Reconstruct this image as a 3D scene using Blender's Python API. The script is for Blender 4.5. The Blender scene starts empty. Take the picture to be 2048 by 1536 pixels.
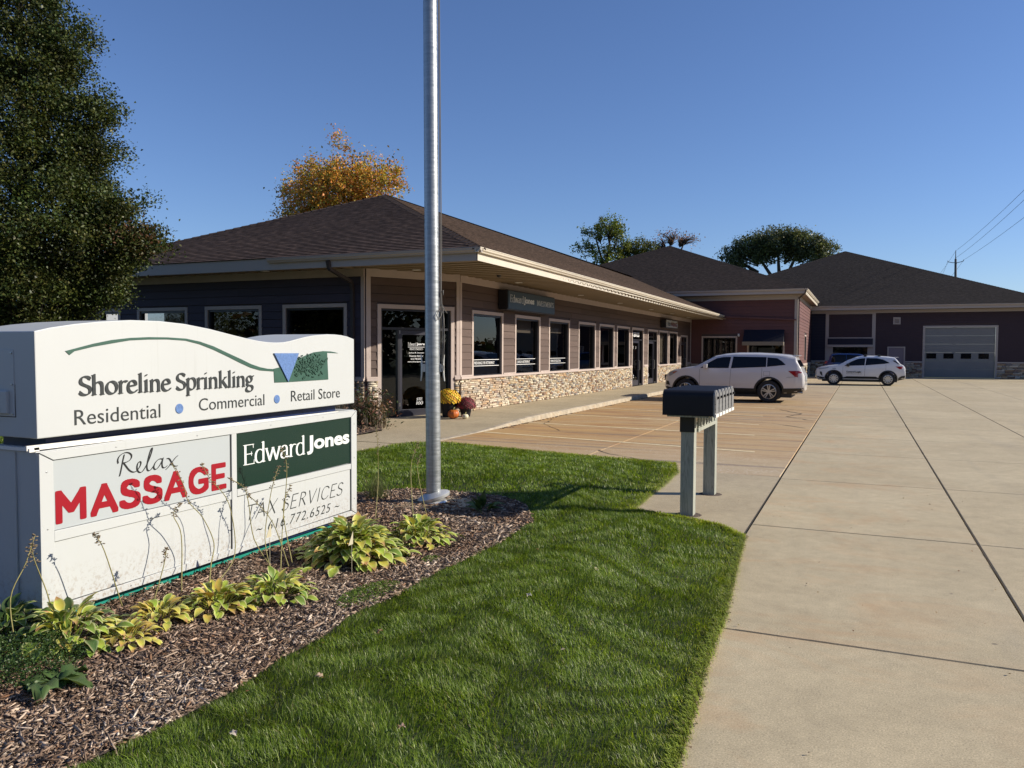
import bpy, bmesh, math, random
import numpy as np
from mathutils import Vector, Matrix
from mathutils.geometry import delaunay_2d_cdt
R = math.radians
rnd = random.Random(7)
rng = np.random.default_rng(11)
scene = bpy.context.scene
COL = scene.collection

# ------------------------------------------------------------------ camera, sky, sun, exposure
# site frame: +Y runs along the shop front, +X from the shop front towards the lot, Z up
PITCH, ROLL, YAW, EYE, FPX = 0.0424, 0.0047, 0.416, 1.75, 1578.0
cs, sn = math.cos, math.sin
def _site(v): return Vector((v[0]*cs(YAW)-v[1]*sn(YAW), v[0]*sn(YAW)+v[1]*cs(YAW), v[2]))
_r0, _u0, _f0 = Vector((1,0,0)), Vector((0,sn(PITCH),cs(PITCH))), Vector((0,cs(PITCH),-sn(PITCH)))
_r = cs(ROLL)*_r0 + sn(ROLL)*_u0; _u = -sn(ROLL)*_r0 + cs(ROLL)*_u0
_r, _u, _f = _site(_r), _site(_u), _site(_f0)
cam_data = bpy.data.cameras.new('camera'); cam = bpy.data.objects.new('camera', cam_data); COL.objects.link(cam)
cam.matrix_world = Matrix(((_r.x,_u.x,-_f.x,0),(_r.y,_u.y,-_f.y,0),(_r.z,_u.z,-_f.z,EYE),(0,0,0,1)))
cam_data.sensor_fit = 'HORIZONTAL'; cam_data.sensor_width = 36; cam_data.lens = 36*FPX/2048
cam_data.clip_end = 2000; cam_data.clip_start = 0.05
scene.camera = cam
SUN_EL = R(26.5); SUN_H = Vector((0.922, 0.388, 0)).normalized()
world = bpy.data.worlds.new('World'); scene.world = world; world.use_nodes = True
wn, wl = world.node_tree.nodes, world.node_tree.links
wn.clear()
sky = wn.new('ShaderNodeTexSky'); sky.sky_type = 'NISHITA'; sky.sun_disc = False
sky.sun_elevation = SUN_EL; sky.sun_rotation = math.atan2(SUN_H.x, SUN_H.y)
sky.altitude = 200; sky.air_density = 1.0; sky.dust_density = 0.2; sky.ozone_density = 3.0
bg = wn.new('ShaderNodeBackground'); bg.inputs['Strength'].default_value = 0.075
wo = wn.new('ShaderNodeOutputWorld')
tone = wn.new('ShaderNodeMix'); tone.data_type = 'RGBA'; tone.blend_type = 'MULTIPLY'; tone.inputs[0].default_value = 1.0; tone.inputs[7].default_value = (.85,.95,1.22,1)   # clean October air: a deeper blue all over
wl.new(sky.outputs[0], tone.inputs[6]); wl.new(tone.outputs[2], bg.inputs[0]); wl.new(bg.outputs[0], wo.inputs[0])
sd = bpy.data.lights.new('sun', 'SUN'); sd.energy = 4.6; sd.angle = R(0.55); sd.color = (1.0, 0.915, 0.775)
sun = bpy.data.objects.new('sun', sd); COL.objects.link(sun)
sv = Vector((SUN_H.x*cs(SUN_EL), SUN_H.y*cs(SUN_EL), sn(SUN_EL)))
sun.rotation_euler = sv.to_track_quat('Z', 'Y').to_euler()
scene.view_settings.view_transform = 'Standard'; scene.view_settings.look = 'None'
scene.view_settings.exposure = 0.50; scene.view_settings.gamma = 1.0
scene.view_settings.use_curve_mapping = False
scene.render.engine = 'CYCLES'
scene.cycles.max_bounces = 6; scene.cycles.transparent_max_bounces = 8
scene.cycles.diffuse_bounces = 2; scene.cycles.glossy_bounces = 3; scene.cycles.transmission_bounces = 4

# ------------------------------------------------------------------ helpers
def tag(o, label=None, cat=None, group=None, kind=None):
    if label: o['label'] = label
    if cat: o['category'] = cat
    if group: o['group'] = group
    if kind: o['kind'] = kind
    return o
def empty(name, loc=(0,0,0), label=None, cat=None, group=None, kind=None, parent=None, rz=0):
    o = bpy.data.objects.new(name, None); COL.objects.link(o)
    o.empty_display_size = 0.2
    if parent is not None:
        o.parent = parent; loc = Vector(loc) - worigin(parent)
    o.location = loc; o.rotation_euler = (0,0,rz)
    return tag(o, label, cat, group, kind)
def worigin(o):
    v = Vector((0,0,0))
    while o is not None:
        v += o.location; o = o.parent
    return v
class MB:
    def __init__(s): s.v = []; s.f = []; s.m = []
    def add(s, vs, fs, mi=0):
        k = len(s.v); s.v += [tuple(v) for v in vs]
        s.f += [tuple(k+i for i in f) for f in fs]; s.m += [mi]*len(fs); return s
    def box(s, a, b, mi=0):
        x0,x1 = sorted((a[0],b[0])); y0,y1 = sorted((a[1],b[1])); z0,z1 = sorted((a[2],b[2]))
        return s.add([(x0,y0,z0),(x1,y0,z0),(x1,y1,z0),(x0,y1,z0),(x0,y0,z1),(x1,y0,z1),(x1,y1,z1),(x0,y1,z1)],
            [(0,3,2,1),(4,5,6,7),(0,1,5,4),(1,2,6,5),(2,3,7,6),(3,0,4,7)], mi)
    def obox(s, c, ax, ay, az, hx, hy, hz, mi=0):   # oriented box
        c, ax, ay, az = Vector(c), Vector(ax).normalized(), Vector(ay).normalized(), Vector(az).normalized()
        vs = [c+ax*hx*i+ay*hy*j+az*hz*k for k in (-1,1) for j,i in ((-1,-1),(-1,1),(1,1),(1,-1))]
        return s.add(vs, [(0,3,2,1),(4,5,6,7),(0,1,5,4),(1,2,6,5),(2,3,7,6),(3,0,4,7)], mi)
    def prism(s, poly, f0, f1, mi=0):               # poly: 2-D points; f0/f1 map a point to 3-D at each end
        n = len(poly); s.add([f0(p) for p in poly]+[f1(p) for p in poly],
            [tuple(range(n))[::-1], tuple(range(n,2*n))]+[(i,(i+1)%n,n+(i+1)%n,n+i) for i in range(n)], mi); return s
    def tube(s, pts, rad, n=8, mi=0, caps=True):
        pts = [Vector(p) for p in pts]; rads = rad if isinstance(rad,(list,tuple)) else [rad]*len(pts)
        k = len(s.v); ref = None
        for i,p in enumerate(pts):
            d = (pts[min(i+1,len(pts)-1)]-pts[max(i-1,0)]).normalized()
            if ref is None: ref = d.orthogonal().normalized()
            ref = (ref - d*ref.dot(d)).normalized(); b = d.cross(ref)
            for j in range(n):
                a = 2*math.pi*j/n; s.v.append(tuple(p+(ref*cs(a)+b*sn(a))*rads[i]))
        for i in range(len(pts)-1):
            for j in range(n):
                s.f.append((k+i*n+j, k+i*n+(j+1)%n, k+(i+1)*n+(j+1)%n, k+(i+1)*n+j)); s.m.append(mi)
        if caps:
            s.f.append(tuple(k+j for j in range(n))[::-1]); s.m.append(mi)
            q = k+(len(pts)-1)*n; s.f.append(tuple(q+j for j in range(n))); s.m.append(mi)
        return s
    def lathe(s, prof, c, n=24, axis='z', mi=0):    # prof: (r, h)
        c = Vector(c); k = len(s.v)
        for r,h in prof:
            for j in range(n):
                a = 2*math.pi*j/n
                p = {'z':(r*cs(a),r*sn(a),h),'y':(r*cs(a),h,r*sn(a)),'x':(h,r*cs(a),r*sn(a))}[axis]
                s.v.append(tuple(c+Vector(p)))
        for i in range(len(prof)-1):
            for j in range(n):
                s.f.append((k+i*n+j,k+i*n+(j+1)%n,k+(i+1)*n+(j+1)%n,k+(i+1)*n+j)); s.m.append(mi)
        return s
    def mesh(s, name, mats, origin=(0,0,0), smooth=False):
        me = bpy.data.meshes.new(name); o = Vector(origin)
        me.from_pydata([(v[0]-o.x,v[1]-o.y,v[2]-o.z) for v in s.v], [], s.f)
        for m in (mats if isinstance(mats,(list,tuple)) else [mats]): me.materials.append(m)
        if any(s.m): me.polygons.foreach_set('material_index', s.m)
        if smooth:
            me.polygons.foreach_set('use_smooth', [True]*len(me.polygons))
            if smooth is not True: me.set_sharp_from_angle(angle=R(smooth))
        me.update(); return me
    def build(s, name, mats, parent=None, smooth=False, bevel=0, **kw):
        org = worigin(parent) if parent is not None else Vector(kw.pop('loc', (0,0,0)))
        me = s.mesh(name, mats, org, smooth)
        o = bpy.data.objects.new(name, me); COL.objects.link(o)
        if parent is not None: o.parent = parent
        else: o.location = org
        if bevel:
            b = o.modifiers.new('bevel','BEVEL'); b.width = bevel; b.segments = 2; b.limit_method = 'ANGLE'; b.angle_limit = R(40)
        return tag(o, **kw)
def inst(name, me, parent, loc, rot=None, scale=None):              # a piece sharing its mesh; loc in world coordinates
    o = bpy.data.objects.new(name, me); COL.objects.link(o)
    if parent is not None: o.parent = parent; loc = Vector(loc)-worigin(parent)
    o.location = loc
    if rot is not None: o.rotation_euler = rot
    if scale is not None: o.scale = scale
    return o
def npmesh(name, V, F, mat, colors=None, smooth=False, uv=None):    # V (n,3); F (m,k)
    me = bpy.data.meshes.new(name); k = F.shape[1]
    me.vertices.add(len(V)); me.vertices.foreach_set('co', np.ascontiguousarray(V,dtype=np.float32).ravel())
    me.loops.add(F.size); me.loops.foreach_set('vertex_index', np.ascontiguousarray(F,dtype=np.int32).ravel())
    me.polygons.add(len(F)); me.polygons.foreach_set('loop_start', np.arange(0,F.size,k,dtype=np.int32))
    me.polygons.foreach_set('loop_total', np.full(len(F),k,dtype=np.int32))
    if smooth: me.polygons.foreach_set('use_smooth', np.ones(len(F),dtype=bool))
    me.update(calc_edges=True)
    if colors is not None:
        ca = me.color_attributes.new('tint','FLOAT_COLOR','POINT')
        c4 = np.ones((len(V),4),dtype=np.float32); c4[:,:3] = colors; ca.data.foreach_set('color', c4.ravel())
    for m in (mat if isinstance(mat,(list,tuple)) else [mat]): me.materials.append(m)
    return me
def link(name, me, parent=None, **kw):
    o = bpy.data.objects.new(name, me); COL.objects.link(o)
    if parent is not None: o.parent = parent; o.location = -worigin(parent)
    return tag(o, **kw)

# ------------------------------------------------------------------ materials
def nt(name):
    m = bpy.data.materials.new(name); m.use_nodes = True; t = m.node_tree
    return m, t, t.nodes, t.links, t.nodes['Principled BSDF']
def noise(n, l, scale, detail=4, rough=.6, vec=None, dist=0):
    x = n.new('ShaderNodeTexNoise'); x.inputs['Scale'].default_value = scale
    x.inputs['Detail'].default_value = detail; x.inputs['Roughness'].default_value = rough; x.inputs['Distortion'].default_value = dist
    if vec: l.new(vec, x.inputs['Vector'])
    return x.outputs[0]
def ramp(n, l, src, stops):
    r = n.new('ShaderNodeValToRGB'); e = r.color_ramp.elements
    while len(e) < len(stops): e.new(0.5)
    for el,(p,c) in zip(e, stops):
        el.position = p; el.color = tuple(c[:3])+(1,) if isinstance(c,(tuple,list)) else (c,c,c,1)
    l.new(src, r.inputs[0]); return r.outputs[0]
def mixc(n, l, fac, a, b, mode='MIX'):
    x = n.new('ShaderNodeMix'); x.data_type = 'RGBA'; x.blend_type = mode
    for sock, val in ((x.inputs[0],fac),(x.inputs[6],a),(x.inputs[7],b)):
        if hasattr(val,'node'): l.new(val, sock)
        elif isinstance(val,(tuple,list)): sock.default_value = tuple(val[:3])+(1,)
        elif sock.type == 'VALUE': sock.default_value = val
        else: sock.default_value = (val,val,val,1)
    return x.outputs[2]
def math_(n, l, op, a, b=0.0, clamp=False):
    x = n.new('ShaderNodeMath'); x.operation = op; x.use_clamp = clamp
    for i,val in enumerate((a,b)):
        if hasattr(val,'node'): l.new(val, x.inputs[i])
        else: x.inputs[i].default_value = val
    return x.outputs[0]
def coords(n, l, kind='Object', scale=None, geo=False):
    if geo: g = n.new('ShaderNodeNewGeometry'); out = g.outputs['Position']
    else: g = n.new('ShaderNodeTexCoord'); out = g.outputs[kind]
    if scale:
        mp = n.new('ShaderNodeMapping'); mp.inputs['Scale'].default_value = scale; l.new(out, mp.inputs[0]); out = mp.outputs[0]
    return out
def bump(n, l, p, h, strength=.3, dist=.01):
    b = n.new('ShaderNodeBump'); b.inputs['Strength'].default_value = strength; b.inputs['Distance'].default_value = dist
    l.new(h, b.inputs['Height']); l.new(b.outputs[0], p.inputs['Normal'])
def mat(name, col, rough=.6, metal=0, spec=.5, nscale=0, namp=.15, bscale=0, bstr=.2, bdist=.004, rand=0, stretch=None, coat=0, dirt=None):
    m, t, n, l, p = nt(name)
    p.inputs['Roughness'].default_value = rough; p.inputs['Metallic'].default_value = metal
    p.inputs['Specular IOR Level'].default_value = spec; p.inputs['Coat Weight'].default_value = coat
    vec = coords(n, l, geo=True, scale=stretch) if (nscale or bscale or dirt) else None
    c = None
    if nscale:
        nz = noise(n, l, nscale, 5, .62, vec)
        c = mixc(n, l, ramp(n, l, nz, [(.3,0.),(.7,1.)]), tuple(x*(1-namp) for x in col), tuple(min(1,x*(1+namp)) for x in col))
    if rand:
        oi = n.new('ShaderNodeObjectInfo'); v = math_(n, l, 'MULTIPLY_ADD', oi.outputs['Random'], 2*rand); v.node.inputs[2].default_value = 1-rand
        hs = n.new('ShaderNodeHueSaturation'); l.new(v, hs.inputs['Value'])
        if c: l.new(c, hs.inputs['Color'])
        else: hs.inputs['Color'].default_value = tuple(col)+(1,)
        c = hs.outputs[0]
    if dirt:
        dn = noise(n, l, dirt[0], 6, .7, vec); c = mixc(n, l, ramp(n, l, dn, [(dirt[1],0.),(dirt[2],dirt[4] if len(dirt)>4 else 1.)]), c or col, dirt[3])
    if c: l.new(c, p.inputs['Base Color'])
    else: p.inputs['Base Color'].default_value = tuple(col)+(1,)
    if bscale: bump(n, l, p, noise(n, l, bscale, 4, .6, vec), bstr, bdist)
    return m
def leafmat(name, rough=.45, transl=.3, attr='tint', boost=1.0):
    m, t, n, l, p = nt(name)
    a = n.new('ShaderNodeAttribute'); a.attribute_name = attr
    p.inputs['Roughness'].default_value = rough; p.inputs['Specular IOR Level'].default_value = .35
    l.new(a.outputs['Color'], p.inputs['Base Color'])
    tr = n.new('ShaderNodeBsdfTranslucent')
    c = mixc(n, l, 1.0, a.outputs['Color'], (1.25,1.2,.6), 'MULTIPLY'); l.new(c, tr.inputs[0])
    ms = n.new('ShaderNodeMixShader'); ms.inputs[0].default_value = transl
    l.new(p.outputs[0], ms.inputs[1]); l.new(tr.outputs[0], ms.inputs[2])
    l.new(ms.outputs[0], n['Material Output'].inputs[0]); return m
M = {}
M['trim'] = mat('trim paint', (.47,.385,.34), .6, nscale=3, namp=.06, bscale=40, bstr=.1)
M['trim_far'] = mat('far trim paint', (.42,.37,.33), .6)
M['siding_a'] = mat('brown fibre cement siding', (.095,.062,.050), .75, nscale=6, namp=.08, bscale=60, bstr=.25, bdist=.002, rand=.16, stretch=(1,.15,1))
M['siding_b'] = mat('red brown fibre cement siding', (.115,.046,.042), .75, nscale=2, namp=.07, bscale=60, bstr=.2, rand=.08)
M['siding_left_shaded'] = mat('shade toned fibre cement siding', (.050,.040,.058), .75, nscale=6, namp=.08, bscale=60, bstr=.25, bdist=.002, rand=.10, stretch=(.15,1,1))  # left wall's shade put into the colour: siding made darker and bluer
M['siding_core'] = mat('wall core', (.07,.05,.05), .8)
M['gutter'] = mat('cream gutter aluminium', (.60,.54,.44), .4, nscale=2, namp=.05)
M['soffit'] = mat('tan soffit vinyl', (.235,.18,.115), .6, nscale=2, namp=.05)
M['downspout'] = mat('dark brown downspout', (.045,.036,.036), .45)
M['frame_dark'] = mat('black window aluminium', (.018,.018,.024), .35)
M['door_dark'] = mat('dark navy door aluminium', (.028,.028,.042), .38)
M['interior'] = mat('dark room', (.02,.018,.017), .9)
M['blind'] = mat('beige roller blind', (.42,.34,.25), .85)
M['white_vinyl'] = mat('white vinyl lettering', (.8,.8,.8), .5)
M['steel'] = mat('brushed steel', (.55,.55,.55), .3, metal=1)
M['white_plastic'] = mat('white plastic', (.75,.73,.68), .5)
M['sign_white'] = mat('white painted sign aluminium', (.49,.505,.50), .42, nscale=.9, namp=.025, dirt=(2.2,.62,.85,(.48,.47,.42),.35), bscale=1.3, bstr=.05, bdist=.01)
def splash(m):      # soil splashed up on the lowest part of the cabinet
    t = m.node_tree; n, l = t.nodes, t.links; p = n['Principled BSDF']; src = p.inputs['Base Color'].links[0].from_socket
    pos = coords(n, l, geo=True); sx = n.new('ShaderNodeSeparateXYZ'); l.new(pos, sx.inputs[0]); mr = n.new('ShaderNodeMapRange'); l.new(sx.outputs[2], mr.inputs[0])
    for i,v in ((1,.12),(2,.42),(3,1.),(4,0.)): mr.inputs[i].default_value = v
    a = ramp(n, l, noise(n, l, 38, 5, .7, pos), [(.50,0.),(.62,.75)]); st = ramp(n, l, noise(n, l, 1.0, 4, .6, coords(n, l, geo=True, scale=(9,26,1.1))), [(.60,0.),(.78,.30)])
    c = mixc(n, l, math_(n, l, 'MULTIPLY', a, mr.outputs[0]), src, (.30,.24,.18)); c = mixc(n, l, st, c, (.36,.37,.34)); l.new(c, p.inputs['Base Color'])
splash(M['sign_white'])
M['sign_grey'] = mat('light grey acrylic', (.415,.445,.455), .25, nscale=1.0, namp=.02)
M['sign_blank'] = mat('white acrylic', (.50,.515,.51), .25, nscale=1.0, namp=.02, dirt=(5,.66,.8,(.5,.5,.46),.3))
splash(M['sign_blank'])
M['sign_green'] = mat('deep green acrylic', (.008,.028,.020), .25)
M['swoosh'] = mat('sea green paint', (.030,.088,.062), .45, nscale=8, namp=.15)
M['sky_blue'] = mat('sky blue paint', (.10,.185,.40), .45, nscale=60, namp=.25, bscale=90, bstr=.5)
M['navy'] = mat('navy blue paint', (.006,.02,.085), .4, nscale=9, namp=.3, dirt=(14,.68,.75,(.2,.22,.25),.5))
M['teal'] = mat('teal paint', (.01,.22,.17), .45, nscale=5, namp=.12)
M['letter_dark'] = mat('charcoal letter', (.028,.033,.034), .4, nscale=30, namp=.4, dirt=(45,.66,.72,(.5,.5,.5),.8))
M['letter_black'] = mat('black vinyl', (.015,.016,.018), .35)
M['letter_red'] = mat('red vinyl', (.29,.006,.016), .3)
M['letter_white'] = mat('white acrylic letter', (.72,.74,.72), .3)
M['wood_post'] = None
M['mail_black'] = mat('black mailbox plastic', (.013,.013,.016), .5, spec=.25, bscale=300, bstr=.15, bdist=.001)
M['mail_grey'] = mat('weathered grey mailbox plastic', (.17,.17,.17), .6, nscale=20, namp=.2)
M['post_bracket'] = mat('black post bracket', (.012,.012,.013), .5)
M['tyre'] = mat('tyre rubber', (.014,.014,.015), .75)
M['alloy'] = mat('silver alloy wheel', (.55,.55,.56), .28, metal=.85)
M['wheel_dark'] = mat('brake and hub', (.02,.02,.02), .6)
M['car_white'] = mat('white car paint', (.72,.72,.74), .22, coat=.6, spec=.5)
M['car_pearl'] = mat('pearl white car paint', (.66,.64,.64), .22, coat=.6, spec=.5)
M['car_blue'] = mat('blue car paint', (.004,.022,.12), .2, coat=.6)
M['car_black'] = mat('black car trim', (.016,.016,.017), .55)
M['car_glass'] = mat('tinted car glass', (.006,.007,.011), .03, spec=.35)
M['seam'] = mat('panel gap', (.02,.02,.02), .7)
M['tail_red'] = mat('red tail lamp', (.30,.008,.012), .12, spec=.8)
M['lamp_clear'] = mat('headlamp lens', (.33,.34,.36), .1, spec=.9)
M['amber'] = mat('amber marker', (.5,.12,.01), .2)
M['bark'] = mat('bark', (.055,.042,.033), .9, nscale=14, namp=.35, bscale=30, bstr=.6, bdist=.02)
M['bark_pale'] = mat('pale bark', (.13,.11,.09), .9, nscale=14, namp=.3)
M['leaf'] = leafmat('foliage')
M['leaf_gloss'] = leafmat('glossy foliage', .5, .16)
M['grass'] = leafmat('grass blades', .40, .42)
M['chip'] = mat('x', (.1,.1,.1)); 
def attrmat(name, rough=.85, spec=.3, bs=0):
    m, t, n, l, p = nt(name); a = n.new('ShaderNodeAttribute'); a.attribute_name = 'tint'
    c = a.outputs['Color']
    if bs:
        nz = noise(n, l, bs, 3, .6, coords(n, l, geo=True)); c = mixc(n, l, 1.0, c, ramp(n, l, nz, [(.3,.6),(.7,1.25)]), 'MULTIPLY')
        bump(n, l, p, nz, .3, .004)
    l.new(c, p.inputs['Base Color']); p.inputs['Roughness'].default_value = rough; p.inputs['Specular IOR Level'].default_value = spec
    return m
bpy.data.materials.remove(M['chip'])
M['chip'] = attrmat('bark mulch chips', .85, .25, 90)
M['stone_far'] = attrmat('ledger stone', .85, .3, 25)
def glassmat(name, tint=.25, rough=0.0, ior=1.5):
    m, t, n, l, p = nt(name); n.remove(p)
    fr = n.new('ShaderNodeFresnel'); fr.inputs['IOR'].default_value = ior
    g = n.new('ShaderNodeBsdfGlossy'); g.inputs['Roughness'].default_value = rough; g.inputs['Color'].default_value = (.9,.93,.95,1)
    tr = n.new('ShaderNodeBsdfTransparent'); tr.inputs['Color'].default_value = (tint,tint*1.02,tint*1.05,1)
    ms = n.new('ShaderNodeMixShader')
    nz = noise(n, l, 1.3, 2, .5, coords(n, l, geo=True)); b = n.new('ShaderNodeBump'); b.inputs['Strength'].default_value = .06; b.inputs['Distance'].default_value = .02
    l.new(nz, b.inputs['Height']); l.new(b.outputs[0], g.inputs['Normal'])
    l.new(fr.outputs[0], ms.inputs[0]); l.new(tr.outputs[0], ms.inputs[1]); l.new(g.outputs[0], ms.inputs[2])
    l.new(ms.outputs[0], n['Material Output'].inputs[0]); return m
M['glass'] = glassmat('dark tinted glazing', .42)
# concrete, new and stained
def noise_vec(n, l, pos):
    x = n.new('ShaderNodeTexNoise'); x.inputs['Scale'].default_value = 14; l.new(pos, x.inputs['Vector'])
    v = n.new('ShaderNodeVectorMath'); v.operation = 'MULTIPLY_ADD'; l.new(x.outputs[1], v.inputs[0]); v.inputs[1].default_value = (.03,.03,0); l.new(pos, v.inputs[2]); return v.outputs[0]
def concrete(name, a, b, stain=None, mode='drive'):
    m, t, n, l, p = nt(name); pos = coords(n, l, geo=True)
    big = noise(n, l, .45, 4, .55, pos, .6); fine = noise(n, l, 115, 3, .75, pos); mid = noise(n, l, 9, 6, .7, pos)
    c = mixc(n, l, ramp(n, l, big, [(.36,0.),(.64,1.)]), a, b); big2 = noise(n, l, 2.1, 6, .7, pos, .4); c = mixc(n, l, 1.0, c, ramp(n, l, big2, [(.33,.90),(.67,1.07)]), 'MULTIPLY')
    c = mixc(n, l, 1.0, c, ramp(n, l, mid, [(.25,.86),(.75,1.10)]), 'MULTIPLY')
    c = mixc(n, l, 1.0, c, ramp(n, l, fine, [(.34,.62),(.46,.95),(.55,1.05),(.66,1.36)]), 'MULTIPLY')
    sp = noise(n, l, 55, 2, .5, pos); c = mixc(n, l, ramp(n, l, sp, [(.70,0.),(.76,.55)]), c, (.22,.19,.16))
    oi = n.new('ShaderNodeObjectInfo'); v = math_(n, l, 'MULTIPLY_ADD', oi.outputs['Random'], .10); v.node.inputs[2].default_value = .95
    c = mixc(n, l, 1.0, c, v, 'MULTIPLY')
    if mode == 'drive':      # scattered rust blotches from the sprinkler water, tyre smudges
        s1 = noise(n, l, 1.1, 6, .66, coords(n, l, geo=True, scale=(.75,1.25,1)), .9)
        sx = n.new('ShaderNodeSeparateXYZ'); l.new(pos, sx.inputs[0])
        near = ramp(n, l, math_(n, l, 'MULTIPLY_ADD', sx.outputs[0], -.4), [(.0,0.),(.5,1.)])
        near.node.inputs[0].links[0].from_node.inputs[2].default_value = .55
        msk = math_(n, l, 'MULTIPLY', ramp(n, l, s1, [(.50,0.),(.74,.50)]), near)
        c = mixc(n, l, msk, c, (.50,.29,.14))
        s2 = noise(n, l, .8, 5, .6, coords(n, l, geo=True, scale=(1.6,.16,1)), .5)
        c = mixc(n, l, ramp(n, l, s2, [(.56,0.),(.75,.28)]), c, (.25,.23,.20))
    if mode == 'rust':
        sx = n.new('ShaderNodeSeparateXYZ'); l.new(pos, sx.inputs[0])
        s1 = noise(n, l, .55, 6, .6, coords(n, l, geo=True, scale=(.42,1.5,1)), .7)
        ygrad = n.new('ShaderNodeMapRange'); l.new(sx.outputs[1], ygrad.inputs[0])
        for i,vv in ((1,24.),(2,44.),(3,1.),(4,.12)): ygrad.inputs[i].default_value = vv
        xg = n.new('ShaderNodeMapRange'); l.new(sx.outputs[0], xg.inputs[0])
        for i,vv in ((1,-5.5),(2,-.9),(3,1.),(4,.62)): xg.inputs[i].default_value = vv
        edge = n.new('ShaderNodeMapRange'); l.new(sx.outputs[1], edge.inputs[0])
        for i,vv in ((1,12.2),(2,14.6),(3,.35),(4,1.)): edge.inputs[i].default_value = vv
        k = math_(n, l, 'MULTIPLY', math_(n, l, 'MULTIPLY', ygrad.outputs[0], xg.outputs[0]), edge.outputs[0])
        msk = math_(n, l, 'MULTIPLY', ramp(n, l, s1, [(.26,.45),(.62,1.)]), k)
        c = mixc(n, l, msk, c, (.46,.275,.105))
        s3 = noise(n, l, 1.6, 6, .7, coords(n, l, geo=True, scale=(.30,1.9,1)), .8)
        c = mixc(n, l, math_(n, l, 'MULTIPLY', ramp(n, l, s3, [(.50,0.),(.63,.75)]), k), c, (.30,.14,.055))
        s4 = noise(n, l, 1.0, 5, .6, coords(n, l, geo=True, scale=(.10,3.4,1)), .3)
        c = mixc(n, l, ramp(n, l, s4, [(.56,0.),(.66,.6)]), c, (.13,.11,.10))
        pop = n.new('ShaderNodeTexVoronoi'); pop.inputs['Scale'].default_value = 24; l.new(pos, pop.inputs[0])
        pm = noise(n, l, 1.3, 4, .6, pos)
        g2 = n.new('ShaderNodeMapRange'); l.new(sx.outputs[1], g2.inputs[0])
        for i,vv in ((1,12.2),(2,15.2),(3,1.),(4,.0)): g2.inputs[i].default_value = vv
        q = math_(n, l, 'MULTIPLY', math_(n, l, 'MULTIPLY', ramp(n, l, pop.outputs[0], [(.18,1.),(.32,0.)]), ramp(n, l, pm, [(.42,0.),(.58,1.)])), g2.outputs[0])
        c = mixc(n, l, q, c, (.66,.60,.50))
    drip = n.new('ShaderNodeTexVoronoi'); drip.inputs['Scale'].default_value = 1.7; drip.inputs['Randomness'].default_value = 1; l.new(noise_vec(n, l, pos), drip.inputs[0])
    c = mixc(n, l, ramp(n, l, drip.outputs[0], [(.015,.75),(.035,0.)]), c, (.10,.085,.07))
    grit = noise(n, l, 420, 1, .5, pos); c = mixc(n, l, ramp(n, l, grit, [(.66,0.),(.72,.6)]), c, (.70,.64,.54)); c = mixc(n, l, ramp(n, l, grit, [(.28,.6),(.34,0.)]), c, (.19,.16,.12))
    l.new(c, p.inputs['Base Color']); p.inputs['Roughness'].default_value = .82; p.inputs['Specular IOR Level'].default_value = .35
    hh = math_(n, l, 'ADD', math_(n, l, 'MULTIPLY', fine, .5), mid)
    bump(n, l, p, hh, .35, .003); return m
M['concrete'] = concrete('broom finished concrete', (.445,.365,.232), (.50,.418,.272))
M['rust_concrete'] = concrete('rust stained concrete', (.47,.395,.265), (.43,.345,.235), mode='rust')
M['walk_concrete'] = concrete('sidewalk concrete', (.44,.365,.24), (.395,.322,.21), mode='plain')
M['kerb'] = mat('weathered kerb concrete', (.40,.34,.25), .85, nscale=5, namp=.25, bscale=25, bstr=.8, bdist=.02, dirt=(4,.55,.7,(.36,.24,.13),.8))
M['joint'] = mat('dark joint filler', (.035,.03,.026), .95)
M['stripe'] = mat('worn yellow stripe', (.80,.68,.42), .7, nscale=9, namp=.12, dirt=(7,.54,.72,(.47,.30,.13),.8))
M['soil'] = mat('lawn soil', (.02,.03,.01), .95, nscale=9, namp=.4)
M['mulch_soil'] = mat('mulch bed', (.11,.080,.062), .95, nscale=30, namp=.5, bscale=60, bstr=1, bdist=.02)
M['far_ground'] = mat('far ground', (.05,.085,.025), .95, nscale=.3, namp=.3)
def shingle(name, a, b):
    m, t, n, l, p = nt(name); at = n.new('ShaderNodeUVMap')
    br = n.new('ShaderNodeTexBrick'); br.offset = .5; br.inputs['Scale'].default_value = 1
    br.inputs['Mortar Size'].default_value = .006; br.inputs['Brick Width'].default_value = .17; br.inputs['Row Height'].default_value = .145
    br.inputs['Color1'].default_value = tuple(a)+(1,); br.inputs['Color2'].default_value = tuple(b)+(1,); br.inputs['Mortar'].default_value = tuple(x*.45 for x in a)+(1,)
    br.inputs['Bias'].default_value = 0
    l.new(at.outputs[0], br.inputs[0])
    mp = n.new('ShaderNodeMapping'); mp.inputs['Scale'].default_value = (4.5,7,1); l.new(at.outputs[0], mp.inputs[0])
    nz = noise(n, l, 1, 3, .6, mp.outputs[0]); big = noise(n, l, .22, 4, .6, coords(n, l, geo=True)); fine = noise(n, l, 70, 2, .6, coords(n, l, geo=True))
    c = mixc(n, l, 1.0, br.outputs[0], ramp(n, l, nz, [(.3,.5),(.7,1.55)]), 'MULTIPLY')
    c = mixc(n, l, 1.0, c, ramp(n, l, big, [(.3,.86),(.7,1.1)]), 'MULTIPLY'); c = mixc(n, l, 1.0, c, ramp(n, l, fine, [(.3,.75),(.7,1.25)]), 'MULTIPLY')
    l.new(c, p.inputs['Base Color']); p.inputs['Roughness'].default_value = .9; p.inputs['Specular IOR Level'].default_value = .2
    bump(n, l, p, fine, .4, .003); return m
M['shingle'] = shingle('brown asphalt shingles', (.130,.088,.070), (.074,.050,.042))
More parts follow.
